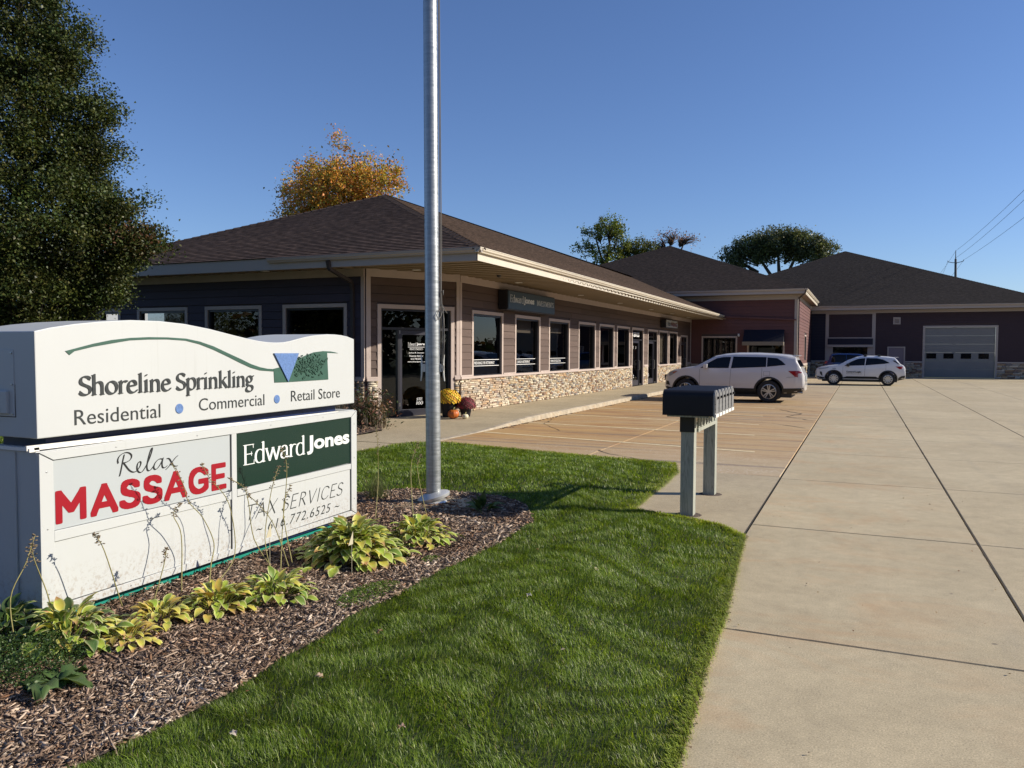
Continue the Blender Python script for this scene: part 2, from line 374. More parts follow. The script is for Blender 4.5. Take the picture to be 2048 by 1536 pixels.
M['shingle_b'] = shingle('dark asphalt shingles', (.060,.043,.037), (.036,.027,.023))
M['shingle_c'] = shingle('charcoal asphalt shingles', (.047,.038,.035), (.029,.024,.023))
def stonemat():
    m, t, n, l, p = nt('stacked ledger stone'); oi = n.new('ShaderNodeObjectInfo')
    c = ramp(n, l, oi.outputs['Random'], [(0.,(.50,.40,.27)),(.16,(.36,.25,.17)),(.3,(.62,.53,.39)),(.42,(.30,.27,.24)),(.52,(.55,.36,.20)),(.66,(.66,.58,.45)),(.8,(.27,.17,.12)),(.9,(.48,.43,.36)),(1.,(.58,.47,.31))])
    nz = noise(n, l, 25, 4, .6, coords(n, l, geo=True)); c = mixc(n, l, 1.0, c, ramp(n, l, nz, [(.3,.7),(.7,1.2)]), 'MULTIPLY')
    l.new(c, p.inputs['Base Color']); p.inputs['Roughness'].default_value = .85; bump(n, l, p, nz, .7, .01); return m
M['stone'] = stonemat()
def wood():
    m, t, n, l, p = nt('weathered pressure treated wood'); v = coords(n, l, geo=True, scale=(26,26,2.2)); nz = noise(n, l, 1.0, 6, .7, v, 1.5)
    c = ramp(n, l, nz, [(.3,(.10,.105,.09)),(.42,(.25,.26,.22)),(.55,(.36,.37,.315)),(.7,(.20,.225,.18))])
    l.new(c, p.inputs['Base Color']); p.inputs['Roughness'].default_value = .85; bump(n, l, p, nz, .5, .006); return m
M['wood_post'] = wood()
def polemat():
    m, t, n, l, p = nt('weathered satin aluminium'); v = coords(n, l, geo=True, scale=(3,3,22)); nz = noise(n, l, 2.0, 4, .6, v)
    c = ramp(n, l, nz, [(.3,(.30,.32,.33)),(.7,(.45,.47,.49))]); l.new(c, p.inputs['Base Color'])
    p.inputs['Metallic'].default_value = .7; rr = ramp(n, l, nz, [(.3,.36),(.7,.5)]); l.new(rr, p.inputs['Roughness'])
    bump(n, l, p, nz, .12, .003); return m
M['pole'] = polemat()
M['rope'] = mat('weathered halyard rope', (.16,.15,.14), .9)
M['cast'] = mat('cast aluminium', (.62,.62,.60), .45, metal=.6)
# ------------------------------------------------------------------ lettering: pen strokes turned into outlines
def bz(p0,p1,p2,p3,n=10):
    return [tuple((1-t)**3*a+3*(1-t)**2*t*b+3*(1-t)*t*t*c+t**3*d for a,b,c,d in zip(p0,p1,p2,p3)) for t in [i/n for i in range(n+1)]]
def arc(cx,cy,rx,ry,a0,a1,n=18):
    return [(cx+rx*cs(R(a0+(a1-a0)*i/n)), cy+ry*sn(R(a0+(a1-a0)*i/n))) for i in range(n+1)]
def sf(x,y,w=.14): return [(x-w/2,y),(x+w/2,y)]
# glyph: advance, strokes, serifs (drawn by serif styles only)
XH, CP, AS = .47, .70, .74
G_ = {
 'S':(.50,[bz((.43,.60),(.38,.72),(.08,.73),(.08,.53))+bz((.08,.53),(.08,.40),(.22,.38),(.28,.35))+bz((.28,.35),(.38,.31),(.45,.28),(.45,.18))+bz((.45,.18),(.45,-.04),(.12,-.03),(.06,.10))],[[(.43,.55),(.43,.66)],[(.06,.03),(.06,.16)]]),
 'h':(.58,[[(.12,0),(.12,AS)],bz((.12,.34),(.20,.50),(.44,.54),(.44,.30))+[(.44,0)]],[sf(.12,0,.17),sf(.44,0,.17),[(.04,AS-.02),(.12,AS)]]),
 'o':(.54,[arc(.27,.235,.21,.235,90,450)],[]),
 'r':(.40,[[(.12,0),(.12,XH)],bz((.12,.30),(.18,.44),(.28,.50),(.38,.44))],[sf(.12,0,.18),[(.04,XH-.03),(.12,XH)]]),
 'e':(.49,[[(.07,.25),(.40,.29)]+bz((.40,.29),(.42,.52),(.08,.56),(.06,.24))+bz((.06,.24),(.05,-.04),(.32,-.05),(.43,.08))],[]),
 'l':(.28,[[(.13,0),(.13,AS)]],[sf(.13,0,.18),[(.05,AS-.02),(.13,AS)]]),
 'i':(.28,[[(.13,0),(.13,XH)],[(.125,.66),(.135,.665)]],[sf(.13,0,.18),[(.05,XH-.03),(.13,XH)]]),
 'n':(.58,[[(.12,0),(.12,XH)],bz((.12,.32),(.20,.50),(.44,.54),(.44,.30))+[(.44,0)]],[sf(.12,0,.17),sf(.44,0,.17),[(.04,XH-.03),(.12,XH)]]),
 'p':(.57,[[(.13,-.25),(.13,XH)],bz((.13,.34),(.24,.54),(.50,.54),(.50,.25))+bz((.50,.25),(.50,-.04),(.26,-.07),(.13,.06))],[sf(.13,-.25,.18),[(.05,XH-.03),(.13,XH)]]),
 'k':(.53,[[(.12,0),(.12,AS)],[(.14,.22),(.42,.46)],[(.24,.29),(.48,0)]],[sf(.12,0,.17),sf(.47,0,.12),sf(.41,.46,.12),[(.04,AS-.02),(.12,AS)]]),
 'g':(.52,[arc(.23,.32,.155,.15,90,450),bz((.14,.20),(.02,.10),(.10,.03),(.26,.03))+bz((.26,.03),(.52,.03),(.48,-.25),(.24,-.25))+bz((.24,-.25),(-.04,-.25),(.02,-.06),(.16,.0)),[(.34,.42),(.47,.46)]],[]),
 'a':(.50,[bz((.09,.38),(.16,.52),(.37,.52),(.37,.33))+[(.37,.08)]+bz((.37,.08),(.37,.0),(.42,.0),(.48,.04),4),bz((.37,.28),(.22,.28),(.06,.24),(.07,.12))+bz((.07,.12),(.08,-.04),(.28,-.05),(.37,.10))],[]),
 'd':(.58,[[(.45,0),(.45,AS)],bz((.45,.40),(.30,.54),(.07,.50),(.07,.22))+bz((.07,.22),(.07,-.06),(.32,-.05),(.45,.08))],[[(.45,0),(.54,.01)],[(.37,AS-.02),(.45,AS)]]),
 'w':(.78,[[(.05,XH),(.22,0),(.39,XH)],[(.39,XH),(.56,0),(.73,XH)]],[sf(.05,XH,.14),sf(.39,XH,.12),sf(.73,XH,.12)]),
 'E':(.58,[[(.13,0),(.13,CP)],[(.13,CP),(.50,CP)],[(.13,.37),(.42,.37)],[(.13,0),(.53,0)]],[[(.04,CP),(.20,CP)],[(.04,0),(.20,0)],[(.50,CP),(.51,.58)],[(.53,0),(.55,.14)],[(.42,.30),(.42,.44)]]),
 'T':(.60,[[(.30,0),(.30,CP)],[(.04,CP),(.56,CP)]],[sf(.30,0,.2),[(.04,CP),(.03,.56)],[(.56,CP),(.57,.56)]]),
 'A':(.68,[[(.06,0),(.34,CP)],[(.34,CP),(.61,0)],[(.16,.24),(.52,.24)]],[sf(.06,0,.14),sf(.60,0,.2)]),
 'X':(.66,[[(.07,0),(.58,CP)],[(.07,CP),(.58,0)]],[sf(.07,0),sf(.58,0),sf(.07,CP),sf(.58,CP)]),
 'R':(.62,[[(.13,0),(.13,CP)],bz((.13,CP),(.56,.74),(.58,.36),(.13,.36)),[(.28,.36),(.56,0)]],[sf(.13,0,.18),[(.04,CP),(.14,CP)],sf(.56,0,.12)]),
 'V':(.66,[[(.06,CP),(.33,0)],[(.33,0),(.60,CP)]],[sf(.06,CP,.18),sf(.60,CP,.14)]),
 'I':(.30,[[(.15,0),(.15,CP)]],[sf(.15,0,.18),sf(.15,CP,.18)]),
 'C':(.64,[bz((.58,.56),(.48,.76),(.07,.76),(.07,.35))+bz((.07,.35),(.07,-.07),(.50,-.05),(.60,.16))],[[(.58,.52),(.58,.68)]]),
 'M':(.86,[[(.13,0),(.14,CP)],[(.14,CP),(.42,.04)],[(.42,.04),(.70,CP)],[(.70,CP),(.72,0)]],[sf(.13,0,.16),sf(.72,0,.18),[(.05,CP),(.14,CP)],[(.70,CP),(.80,CP)]]),
 'N':(.72,[[(.12,0),(.12,CP)],[(.12,CP),(.58,0)],[(.58,0),(.58,CP)]],[sf(.12,0,.16),sf(.58,CP,.18),[(.04,CP),(.12,CP)]]),
 '1':(.40,[[(.08,.58),(.22,.70),(.22,0)]],[sf(.22,0,.18)]),
 '0':(.54,[arc(.27,.35,.20,.35,90,450,28)],[]),
 'M_':(0,[],[]), ' ':(.26,[],[]),
}
def ink(text, nib=(.052,.016), ang=25, serif=.013, slant=0, track=0.0, custom=None, square=False):
    segs = []; x = 0.0
    glyphs = [(custom, 0)] if custom else None
    if custom:
        for st in custom: segs += [(a,b,nib) for a,b in zip(st[:-1],st[1:])]
    else:
        for ch in text:
            adv, st, sr = G_[ch]
            for s_ in st:
                segs += [((a[0]+x,a[1]),(b[0]+x,b[1]),nib) for a,b in zip(s_[:-1],s_[1:])]
            if serif:
                for s_ in sr: segs += [((a[0]+x,a[1]),(b[0]+x,b[1]),(serif*1.3,serif)) for a,b in zip(s_[:-1],s_[1:])]
            x += adv+track
    if slant: segs = [((a[0]+a[1]*slant,a[1]),(b[0]+b[1]*slant,b[1]),nb) for a,b,nb in segs]
    xs = [q[0] for s in segs for q in s[:2]]; ys = [q[1] for s in segs for q in s[:2]]
    pad = .1; h = .0075; x0,y0 = min(xs)-pad, min(ys)-pad
    W,H = int((max(xs)+pad-x0)/h)+1, int((max(ys)+pad-y0)/h)+1
    D = np.full((H,W), 3.0, dtype=np.float32); ca,sa = cs(R(ang)), sn(R(ang))
    for a,b,nb in segs:
        aa,bb = nb
        i0,i1 = max(0,int((min(a[0],b[0])-.09-x0)/h)), min(W,int((max(a[0],b[0])+.09-x0)/h)+1)
        j0,j1 = max(0,int((min(a[1],b[1])-.09-y0)/h)), min(H,int((max(a[1],b[1])+.09-y0)/h)+1)
        X,Y = np.meshgrid(x0+np.arange(i0,i1)*h, y0+np.arange(j0,j1)*h)
        def tr(px,py): return (px*ca+py*sa)/aa, (-px*sa+py*ca)/bb
        PX,PY = tr(X,Y); ax,ay = tr(*a); bx,by = tr(*b); dx,dy = bx-ax,by-ay; L = dx*dx+dy*dy+1e-9
        t = np.clip(((PX-ax)*dx+(PY-ay)*dy)/L,0,1); ex_,ey_ = np.abs(PX-ax-t*dx), np.abs(PY-ay-t*dy); d = (ex_**5+ey_**5)**.2 if square else np.hypot(ex_,ey_)
        D[j0:j1,i0:i1] = np.minimum(D[j0:j1,i0:i1], d)
    D = 1.0-D
    # marching squares, loops
    nxt = {}; P = {}
    ins = D > 0; cell = ins[:-1,:-1]*1+ins[:-1,1:]*2+ins[1:,1:]*4+ins[1:,:-1]*8
    def pt(k):
        j,i,d = k
        if k not in P:
            j2,i2 = (j,i+1) if d==0 else (j+1,i); u,v = D[j,i],D[j2,i2]; t = u/(u-v)
            P[k] = (x0+(i+(t if d==0 else 0))*h, y0+(j+(t if d==1 else 0))*h)
        return k
    T = {1:[('L','B')],2:[('B','R')],3:[('L','R')],4:[('R','T')],5:[('L','T'),('R','B')],6:[('B','T')],7:[('L','T')],8:[('T','L')],9:[('T','B')],10:[('B','L'),('T','R')],11:[('T','R')],12:[('R','L')],13:[('R','B')],14:[('B','L')]}
    js,is_ = np.nonzero((cell>0)&(cell<15))
    for j,i in zip(js.tolist(), is_.tolist()):
        e = {'B':(j,i,0),'T':(j+1,i,0),'L':(j,i,1),'R':(j,i+1,1)}
        for a,b in T[int(cell[j,i])]: nxt[pt(e[a])] = pt(e[b])
    loops = []
    while nxt:
        k0,k = next(iter(nxt.items())); del nxt[k0]; lp = [P[k0]]
        while k != k0 and k in nxt: lp.append(P[k]); k = nxt.pop(k)
        if len(lp) > 5: loops.append(simplify(lp, .0018))
    return loops
def simplify(p, tol):
    n = len(p)
    def rdp(i,j):
        if j-i < 2: return [i]
        ax,ay = p[i%n]; bx,by = p[j%n]; L = math.hypot(bx-ax,by-ay) or 1e-9; m,k = -1,i
        for q in range(i+1,j):
            d = abs((bx-ax)*(ay-p[q%n][1])-(ax-p[q%n][0])*(by-ay))/L if L>1e-6 else math.hypot(p[q%n][0]-ax,p[q%n][1]-ay)
            if d > m: m,k = d,q
        return rdp(i,k)+rdp(k,j) if m > tol else [i]
    idx = rdp(0,n//2)+rdp(n//2,n); return [p[i%n] for i in idx]
def curve_mesh(loops, depth, bev=0):
    cu = bpy.data.curves.new('glyphs','CURVE'); cu.dimensions = '2D'; cu.fill_mode = 'BOTH'; cu.extrude = depth/2
    for lp in loops:
        sp = cu.splines.new('POLY'); sp.points.add(len(lp)-1); sp.use_cyclic_u = True
        for q,(x,y) in zip(sp.points, lp): q.co = (x,y,0,1)
    o = bpy.data.objects.new('glyphs', cu); COL.objects.link(o)
    dg = bpy.context.evaluated_depsgraph_get(); me = bpy.data.meshes.new_from_object(o.evaluated_get(dg))
    bpy.data.objects.remove(o); return me
def font_mesh(text, depth=.004, offset=0, shear=0, spacing=1):
    cu = bpy.data.curves.new('glyphs','FONT'); cu.body = text; cu.extrude = depth/2; cu.offset = offset; cu.shear = shear
    cu.space_character = spacing; cu.resolution_u = 4
    o = bpy.data.objects.new('glyphs', cu); COL.objects.link(o)
    dg = bpy.context.evaluated_depsgraph_get(); me = bpy.data.meshes.new_from_object(o.evaluated_get(dg))
    bpy.data.objects.remove(o); return me
FACE_X = Matrix(((0,0,1),(1,0,0),(0,1,0)))      # reads from +X: right = +Y
FACE_Y = Matrix(((1,0,0),(0,0,-1),(0,1,0)))     # reads from -Y: right = +X
def letters(me, name, m, parent, face, u0, u1, v0, v1, w, thick=.004, fit='h'):
    """Fit glyph mesh into u0..u1 (text direction), v0..v1 (height) on the plane w; face gives the reading direction"""
    co = np.empty(len(me.vertices)*3, dtype=np.float32); me.vertices.foreach_get('co', co); co = co.reshape(-1,3)
    a,b = co.min(0), co.max(0)
    co[:,0] = u0+(co[:,0]-a[0])/(b[0]-a[0])*(u1-u0); co[:,1] = v0+(co[:,1]-a[1])/(b[1]-a[1])*(v1-v0)
    co[:,2] = (co[:,2]-a[2])/(b[2]-a[2])*thick if b[2] > a[2] else 0
    org = worigin(parent)
    if isinstance(face, tuple):                  # (origin, right vector): an upright plane turned in plan
        o_, rt = Vector(face[0]), Vector(face[1]).normalized(); nv = rt.cross(Vector((0,0,1)))
        W_ = np.array([list(o_+rt*float(c[0])+Vector((0,0,1))*float(c[1])+nv*(w+float(c[2]))) for c in co], dtype=np.float32)
    elif face is FACE_X: W_ = np.stack([w+co[:,2], co[:,0], co[:,1]],1)
    else: W_ = np.stack([co[:,0], w-co[:,2], co[:,1]],1)
    W_ = W_ - np.array(org, dtype=np.float32)
    me.vertices.foreach_set('co', np.ascontiguousarray(W_,dtype=np.float32).ravel()); me.materials.clear(); me.materials.append(m); me.name = name
    me.update()
    o = bpy.data.objects.new(name, me); COL.objects.link(o); o.parent = parent; return o
def plate(poly, name, m, parent, x, thick, bevel=0):       # flat outline in (y,z) standing proud of the plane x
    mb = MB(); mb.prism(poly, lambda p:(x,p[0],p[1]), lambda p:(x+thick,p[0],p[1]))
    return mb.build(name, m, parent, bevel=bevel)
# ------------------------------------------------------------------ ground, paving
def build_text(text, **k): return curve_mesh(ink(text, **k), .02)
LAWN = [(-0.30,-3.0),(-0.62,2.0),(-0.69,3.24),(-0.72,3.7),(-0.77,4.32),(-0.79,4.81),(-0.8,5.2),(-0.87,6.08),(-0.94,6.94),(-0.98,7.56),(-1.24,7.94),(-1.57,8.11),(-1.85,8.2),(-2.26,8.35),(-2.29,9.07),(-2.33,10.28),(-2.39,11.34),(-2.57,12.08),(-3.42,12.23),(-4.32,12.39),(-5.3,12.56),(-6.4,12.82),(-6.99,12.96),(-7.61,12.74),(-7.78,12.15),(-7.8,11.57),(-7.8,-3.0)]
BED = [(-3.3,-1.0),(-3.15,1.2),(-2.93,2.04),(-2.90,2.26),(-2.86,2.56),(-2.84,2.98),(-2.90,3.40),(-2.90,3.82),(-2.98,4.16),(-2.93,4.63),(-2.96,5.27),(-2.92,5.83),(-2.90,6.33),(-2.97,6.96),(-2.97,7.28),(-3.34,7.98),(-3.78,8.36),(-4.32,8.42),(-5.11,8.3),(-5.5,7.8),(-6.1,7.0),(-6.3,5.0),(-6.2,1.5),(-5.9,-1.0)]
ENTRY_BED = [(-9.29,13.05),(-9.36,13.9),(-9.42,14.42),(-10.14,15.31),(-10.86,16.12),(-20.6,16.12),(-20.6,13.4),(-13.0,13.3),(-10.4,13.0)]
WEST_LAWN = [(-9.32,-3.0),(-9.31,13.0),(-10.4,12.99),(-13.0,13.29),(-20.62,13.39),(-20.7,16.2),(-60,16.2),(-60,-3)]
def npoly(poly): return np.array(poly, dtype=float)
def edge_dist(P, poly):
    A = npoly(poly); B = np.roll(A,-1,0); d = np.full(len(P), 1e9)
    for a,b in zip(A,B):
        e = b-a; t = np.clip(((P-a)@e)/(e@e+1e-12),0,1); d = np.minimum(d, np.hypot(*(P-a-t[:,None]*e).T))
    return d
def inside(P, poly):
    A = npoly(poly); B = np.roll(A,-1,0); r = np.zeros(len(P),bool)
    for a,b in zip(A,B):
        c = ((a[1]>P[:,1])!=(b[1]>P[:,1])); x = (b[0]-a[0])*(P[:,1]-a[1])/((b[1]-a[1])+1e-12)+a[0]; r ^= c & (P[:,0]<x)
    return r
def GH(P, poly=LAWN):           # height of the gently crowned lawn and bed
    P = np.atleast_2d(np.array(P, dtype=float)); d = edge_dist(P, poly)
    if poly is LAWN: d = np.minimum(d, edge_dist(P, BED)+.22)
    t = np.clip(d/1.3,0,1); s = t*t*(3-2*t)
    h = .012+.085*s
    if poly is LAWN:
        ib = inside(P, BED); db = edge_dist(P, BED); h = np.where(ib, .03, h) + np.where(ib, -.012-np.clip(db/.5,0,1)*.03+np.clip((db-.3)/.8,0,1)*.02, 0)
    return h
def gz(x,y): return float(GH([(x,y)])[0])
def sheet(name, poly, step, hfun, m, x0=-99, **kw):
    A = npoly(poly); pts = []
    for a,b in zip(A, np.roll(A,-1,0)):
        k = max(1,int(np.hypot(*(b-a))/step)); pts += [tuple(a+(b-a)*i/k) for i in range(k)]
    nb = len(pts); mn,mx = A.min(0),A.max(0)
    X,Y = np.meshgrid(np.arange(mn[0]+step/2,mx[0],step), np.arange(mn[1]+step/2,mx[1],step)); Q = np.stack([X.ravel(),Y.ravel()],1)
    Q = Q[inside(Q,poly)]; Q = Q[edge_dist(Q,poly)>step*.35]
    V = [Vector(p) for p in pts]+[Vector(p) for p in Q.tolist()]
    r = delaunay_2d_cdt(V, [(i,(i+1)%nb) for i in range(nb)], [], 0, 1e-5)
    P2 = np.array([tuple(v) for v in r[0]]); C = [f for f in r[2]]
    cen = np.array([P2[list(f)].mean(0) for f in C]); keep = inside(cen, poly)
    mb = MB(); h = hfun(P2); mb.v = [(p[0],p[1],z) for p,z in zip(P2.tolist(),h.tolist())]; mb.f = [tuple(f) for f,k in zip(C,keep) if k]; mb.m = [0]*len(mb.f)
    return mb.build(name, m, smooth=True, kind='structure', **kw)
mb = MB(); mb.add([(-400,-400,-.12),(400,-400,-.12),(400,600,-.12),(-400,600,-.12)], [(0,1,2,3)])
mb.build('ground', M['far_ground'], kind='structure')
lawn_obj = sheet('lawn', LAWN, .35, lambda P: GH(P), M['soil'])
sheet('lawn', WEST_LAWN, 2.0, lambda P: np.full(len(P), .02), M['soil'])
sheet('mulch_bed', BED, .12, lambda P: GH(P)+.022+rng.normal(0,.004,len(P)), M['mulch_soil'])
sheet('mulch_bed', ENTRY_BED, .3, lambda P: np.full(len(P), .03)+rng.normal(0,.006,len(P)), M['mulch_soil'])

# driveway slabs with recessed joints
drive = empty('driveway', (0,20,0), kind='structure')
mb = MB(); mb.add([(-8.2,-8,-.035),(26,-8,-.035),(26,64,-.035),(-8.2,64,-.035)], [(0,1,2,3)]); mb.build('joint_filler', M['joint'], drive)
def slab_mesh(w, d, key={}):
    k = (round(w,3),round(d,3))
    if k not in key:
        m_ = MB(); b = .006
        m_.add([(0,0,-.1),(w,0,-.1),(w,d,-.1),(0,d,-.1),(0,0,-b),(w,0,-b),(w,d,-b),(0,d,-b),(b,b,0),(w-b,b,0),(w-b,d-b,0),(b,d-b,0)],
            [(0,1,5,4),(1,2,6,5),(2,3,7,6),(3,0,4,7),(4,5,9,8),(5,6,10,9),(6,7,11,10),(7,4,8,11),(8,9,10,11)])
        key[k] = {mm.name: m_.mesh('slab', mm) for mm in (M['concrete'], M['rust_concrete'], M['walk_concrete'])}
    return key[k]
def slab(parent, x0, y0, x1, y1, m, g=.006, z=0):
    return inst('slab', slab_mesh(x1-x0-2*g, y1-y0-2*g)[m.name], parent, (x0+g,y0+g,z))
xs_ = [-.98, 1.02, 3.14, 5.5, 7.9, 10.3, 12.7, 15.1, 17.5, 19.9]
ys_ = [-7.15,-4.1,-1.05,2.0,5.05,8.24,11.42,14.6,17.5,20.5,23.6,26.7,29.8,32.9,36,39.1,42.2,45.3,48.4,51.5,54.6,57.7,60.2,62.45]
for i in range(len(xs_)-1):
    for j in range(len(ys_)-1):
        gx = .004 if i == 0 else .006
        gr = .012 if i in (0,1) else .006
        gy = .006 if ys_[j] < 9 else .0035
        if i == 0 and ys_[j] > 11: gx = .002
        if i > 1: gr = .004; gx = .004 if i > 1 and i != 1 else gx
        if i == 2: gx = .004
        o = inst('slab', slab_mesh(xs_[i+1]-xs_[i]-gx-gr, ys_[j+1]-ys_[j]-2*gy)[M['concrete'].name], drive, (xs_[i]+gx, ys_[j]+gy, 0))
for j in range(4): slab(drive, -2.6, ys_[j], -.99, ys_[j+1], M['concrete'], g=.004)     # runs under the lawn edge
# mailbox pad
mb = MB(); pad = [(-2.75,7.3),(-.996,7.3),(-.996,11.54),(-2.75,11.6)]
mb.prism(pad, lambda p:(p[0],p[1],-.1), lambda p:(p[0],p[1],.001)); mb.build('mailbox_pad', M['walk_concrete'], kind='structure')
mb = MB(); mb.prism([(-.992,7.6),(-.982,7.6),(-.983,11.53),(-.990,11.53)], lambda p:(p[0],p[1],0), lambda p:(p[0],p[1],.0035)); mb.build('joint_sealant', M['joint'], drive)
# rust stained parking bays
park = empty('parking_bays', (-4,25,0), kind='structure')
for (x0,x1) in ((-7.42,-4.16),(-4.16,-1.0)):
    yy = [11.56,18.2,24.6,31,37.4,43.2,49] if x0 < -5 else [11.56,17.1,23.4,29.6,35.8,42,48.9]
    for a,b in zip(yy[:-1],yy[1:]): slab(park, x0, a, x1, b, M['rust_concrete'])
slab(park, -9.0, 48.9, -1.0, 62.4, M['concrete'])
for k,(y0,x1,y1) in enumerate([(15.18,-1.66,14.25),(17.68,-2.0,17.1),(20.35,-2.2,19.6),(23.1,-2.4,22.3),(26.1,-2.4,25.6),(28.9,-2.4,28.9),(31.8,-2.4,31.8),(34.6,-2.4,34.6),(37.4,-2.4,37.4),(40.2,-2.4,40.2)]):
    mb = MB(); n_ = 40; w = .05; x0 = -7.36
    for i in range(n_):
        xa,xb = x0+(x1-x0)*i/n_, x0+(x1-x0)*(i+1)/n_; ya = y0+(y1-y0)*(xa-x0)/(x1-x0); yb = y0+(y1-y0)*(xb-x0)/(x1-x0)
        wa = w*(1+rnd.uniform(-.12,.12))
        mb.add([(xa,ya-wa,.004),(xb,yb-wa,.004),(xb,yb+wa,.004),(xa,ya+wa,.004)], [(0,1,2,3)])
    mb.build('bay_stripe', M['stripe'], park)
# cracks in the lot
def crack(pts, w=.012, jx=.02, jy=.03, parent=None):
    q = [Vector((*p,.0045)) for p in pts]; out = []
    for a,b in zip(q[:-1],q[1:]):
        k = max(2,int((b-a).length/.25))
        for i in range(k): out.append(a.lerp(b,i/k)+Vector((rnd.gauss(0,jx),rnd.gauss(0,jy),0)))
    out.append(q[-1]); mb = MB()
    for a,b in zip(out[:-1],out[1:]):
        d = (b-a).normalized(); s_ = Vector((-d.y,d.x,0))*w*rnd.uniform(.4,1.2); mb.add([a-s_,b-s_,b+s_,a+s_], [(0,1,2,3)])
    return mb.build('crack', M['joint'], parent or park)
crack([(-1.1,21.3),(-1.8,22.4),(-1.5,23.6),(-2.2,25.0)], .025); crack([(-1.2,26.5),(-2.4,27.3),(-3.6,26.9)], .02); crack([(-1.1,30.2),(-3.1,31.0),(-4.6,30.6)], .02)
crack([(-3.0,12.3),(-3.9,12.9),(-4.2,13.3)], .012); crack([(-6.0,16.2),(-6.9,17.5),(-7.2,19)], .01); crack([(-1.2,24.8),(-2.7,25.9)], .016)
crack([(-1.3,33.5),(-2.7,34.5),(-2.1,36)], .02); crack([(-1.1,19.2),(-2.0,20.2),(-3.3,20.4)], .014)
crack([(1.016,3.2),(1.014,46)], .004, .003, .02, drive)
crack([(-.7,5.052),(1.0,5.048)], .004, .02, .003, drive); crack([(1.03,5.05),(3.1,5.052)], .003, .02, .003, drive); crack([(-.98,8.24),(1.0,8.238)], .003, .02, .003, drive)
# sidewalk that ramps up from the lot, and its chipped kerb
def wz(y): t = min(1,max(0,(y-14.6)/4.0)); return .006+.115*t*t*(3-2*t)
walk = empty('sidewalk', (-8.5,20,0), kind='structure')
wy = [12.55,14.0,15.2,16.4,17.6,18.8,20.3,21.8,23.3,24.8,26.3,27.8,29.3,30.8,32.3,33.8,35.3,36.8,38.3,39.8,41.3,42.8,44.3,45.8,47.3,48.98]
for a,b in zip(wy[:-1],wy[1:]):
    mb = MB(); x1 = -7.56; g = .004 if a > 16 else 0
    x0 = -9.57 if a > 18 else (-11.2 if b > 14.1 else -9.36)
    nn = 3
    for i in range(nn):
        ya,yb = a+g+(b-a-2*g)*i/nn, a+g+(b-a-2*g)*(i+1)/nn
        if x0 > -11 : mb.add([(x0,ya,wz(ya)),(x1,ya,wz(ya)),(x1,yb,wz(yb)),(x0,yb,wz(yb))], [(0,1,2,3)])
        else:
            ed = lambda y: -9.42 if y<14.42 else (-9.42-.81*(y-14.42) if y<16.1 else -11.2)
            mb.add([(ed(ya),ya,wz(ya)),(x1,ya,wz(ya)),(x1,yb,wz(yb)),(ed(yb),yb,wz(yb))], [(0,1,2,3)])
    mb.build('slab', M['walk_concrete'], walk)
for j in range(11): slab(walk, -9.3, -3+1.41*j, -7.81, -3+1.41*(j+1), M['walk_concrete'], g=.004, z=.006)
mb = MB(); yk = [13.2+i*.11 for i in range(326)]; base = None
def kz(y): return max(.004, wz(y)+.004)
prof = []
for y in yk:
    c_ = rnd.random(); j_ = .022*c_ if rnd.random()<.6 else 0
    prof.append([(-7.56,y,kz(y)+.002),(-7.44-j_*1.2,y,kz(y)+.002-j_*.5),(-7.42,y,max(.002,kz(y)-.02-j_)),(-7.405+rnd.uniform(-.004,.004),y,-.03)])
for A_,B_ in zip(prof[:-1],prof[1:]):
    k = len(mb.v); mb.v += A_+B_; mb.f += [(k+i,k+i+1,k+5+i,k+4+i) for i in range(3)]; mb.m += [0]*3
mb.build('kerb', M['kerb'], kind='structure')
# debris along the kerb line
mb = MB()
for k in range(260):
    y = 16+22*rnd.random()**1.5; x = -7.38+abs(rnd.gauss(0,.05)); s_ = rnd.uniform(.008,.03)
    mb.obox((x,y,.006),(rnd.uniform(-1,1),rnd.uniform(-1,1),0),(rnd.uniform(-1,1),rnd.uniform(-1,1),.1),(0,0,1),s_,s_*.4,.004)
mb.build('gutter_grit', M['mulch_soil'], kind='stuff')
# raised walk in front of the middle building
mb = MB(); mb.box((-7.4,46.2,-.05),(-3.0,48.97,.16)); mb.box((-3.3,45.8,-.05),(-2.7,46.19,.30)); mb.build('raised_walk', M['walk_concrete'], kind='structure', bevel=.01)

# ------------------------------------------------------------------ building kit
class Wall:
    def __init__(s, o, u): s.o = Vector(o); s.u = Vector((u[0],u[1],0)).normalized(); s.n = s.u.cross(Vector((0,0,1)))
    def p(s, u, w, z): return s.o+s.u*u+s.n*w+Vector((0,0,z))
    def box(s, mb, u0,u1,w0,w1,z0,z1, mi=0):
        vs = [s.p(u,w,z) for z in (z0,z1) for u,w in ((u0,w0),(u1,w0),(u1,w1),(u0,w1))]
        mb.add(vs, [(0,1,2,3),(4,7,6,5),(0,4,5,1),(1,5,6,2),(2,6,7,3),(3,7,4,0)], mi)
def core(W, mb, u0,u1,z0,z1, ops, w0=-.14, w1=-.02):
    ops = sorted(ops); x = u0
    for a,b,za,zb in ops:
        if a > x: W.box(mb, x,a,w0,w1,z0,z1)
        if za > z0: W.box(mb, a,b,w0,w1,z0,za)
        if zb < z1: W.box(mb, a,b,w0,w1,zb,z1)
        x = b
    if x < u1: W.box(mb, x,u1,w0,w1,z0,z1)
def spans(u0,u1,ops,z,zt):
    s = [(u0,u1)]
    for a,b,za,zb in ops:
        if za < zt-.01 and zb > z+.01:
            s = [q for (c,d) in s for q in ((c,min(d,a)),(max(c,b),d)) if q[1]-q[0] > .02]
    return s
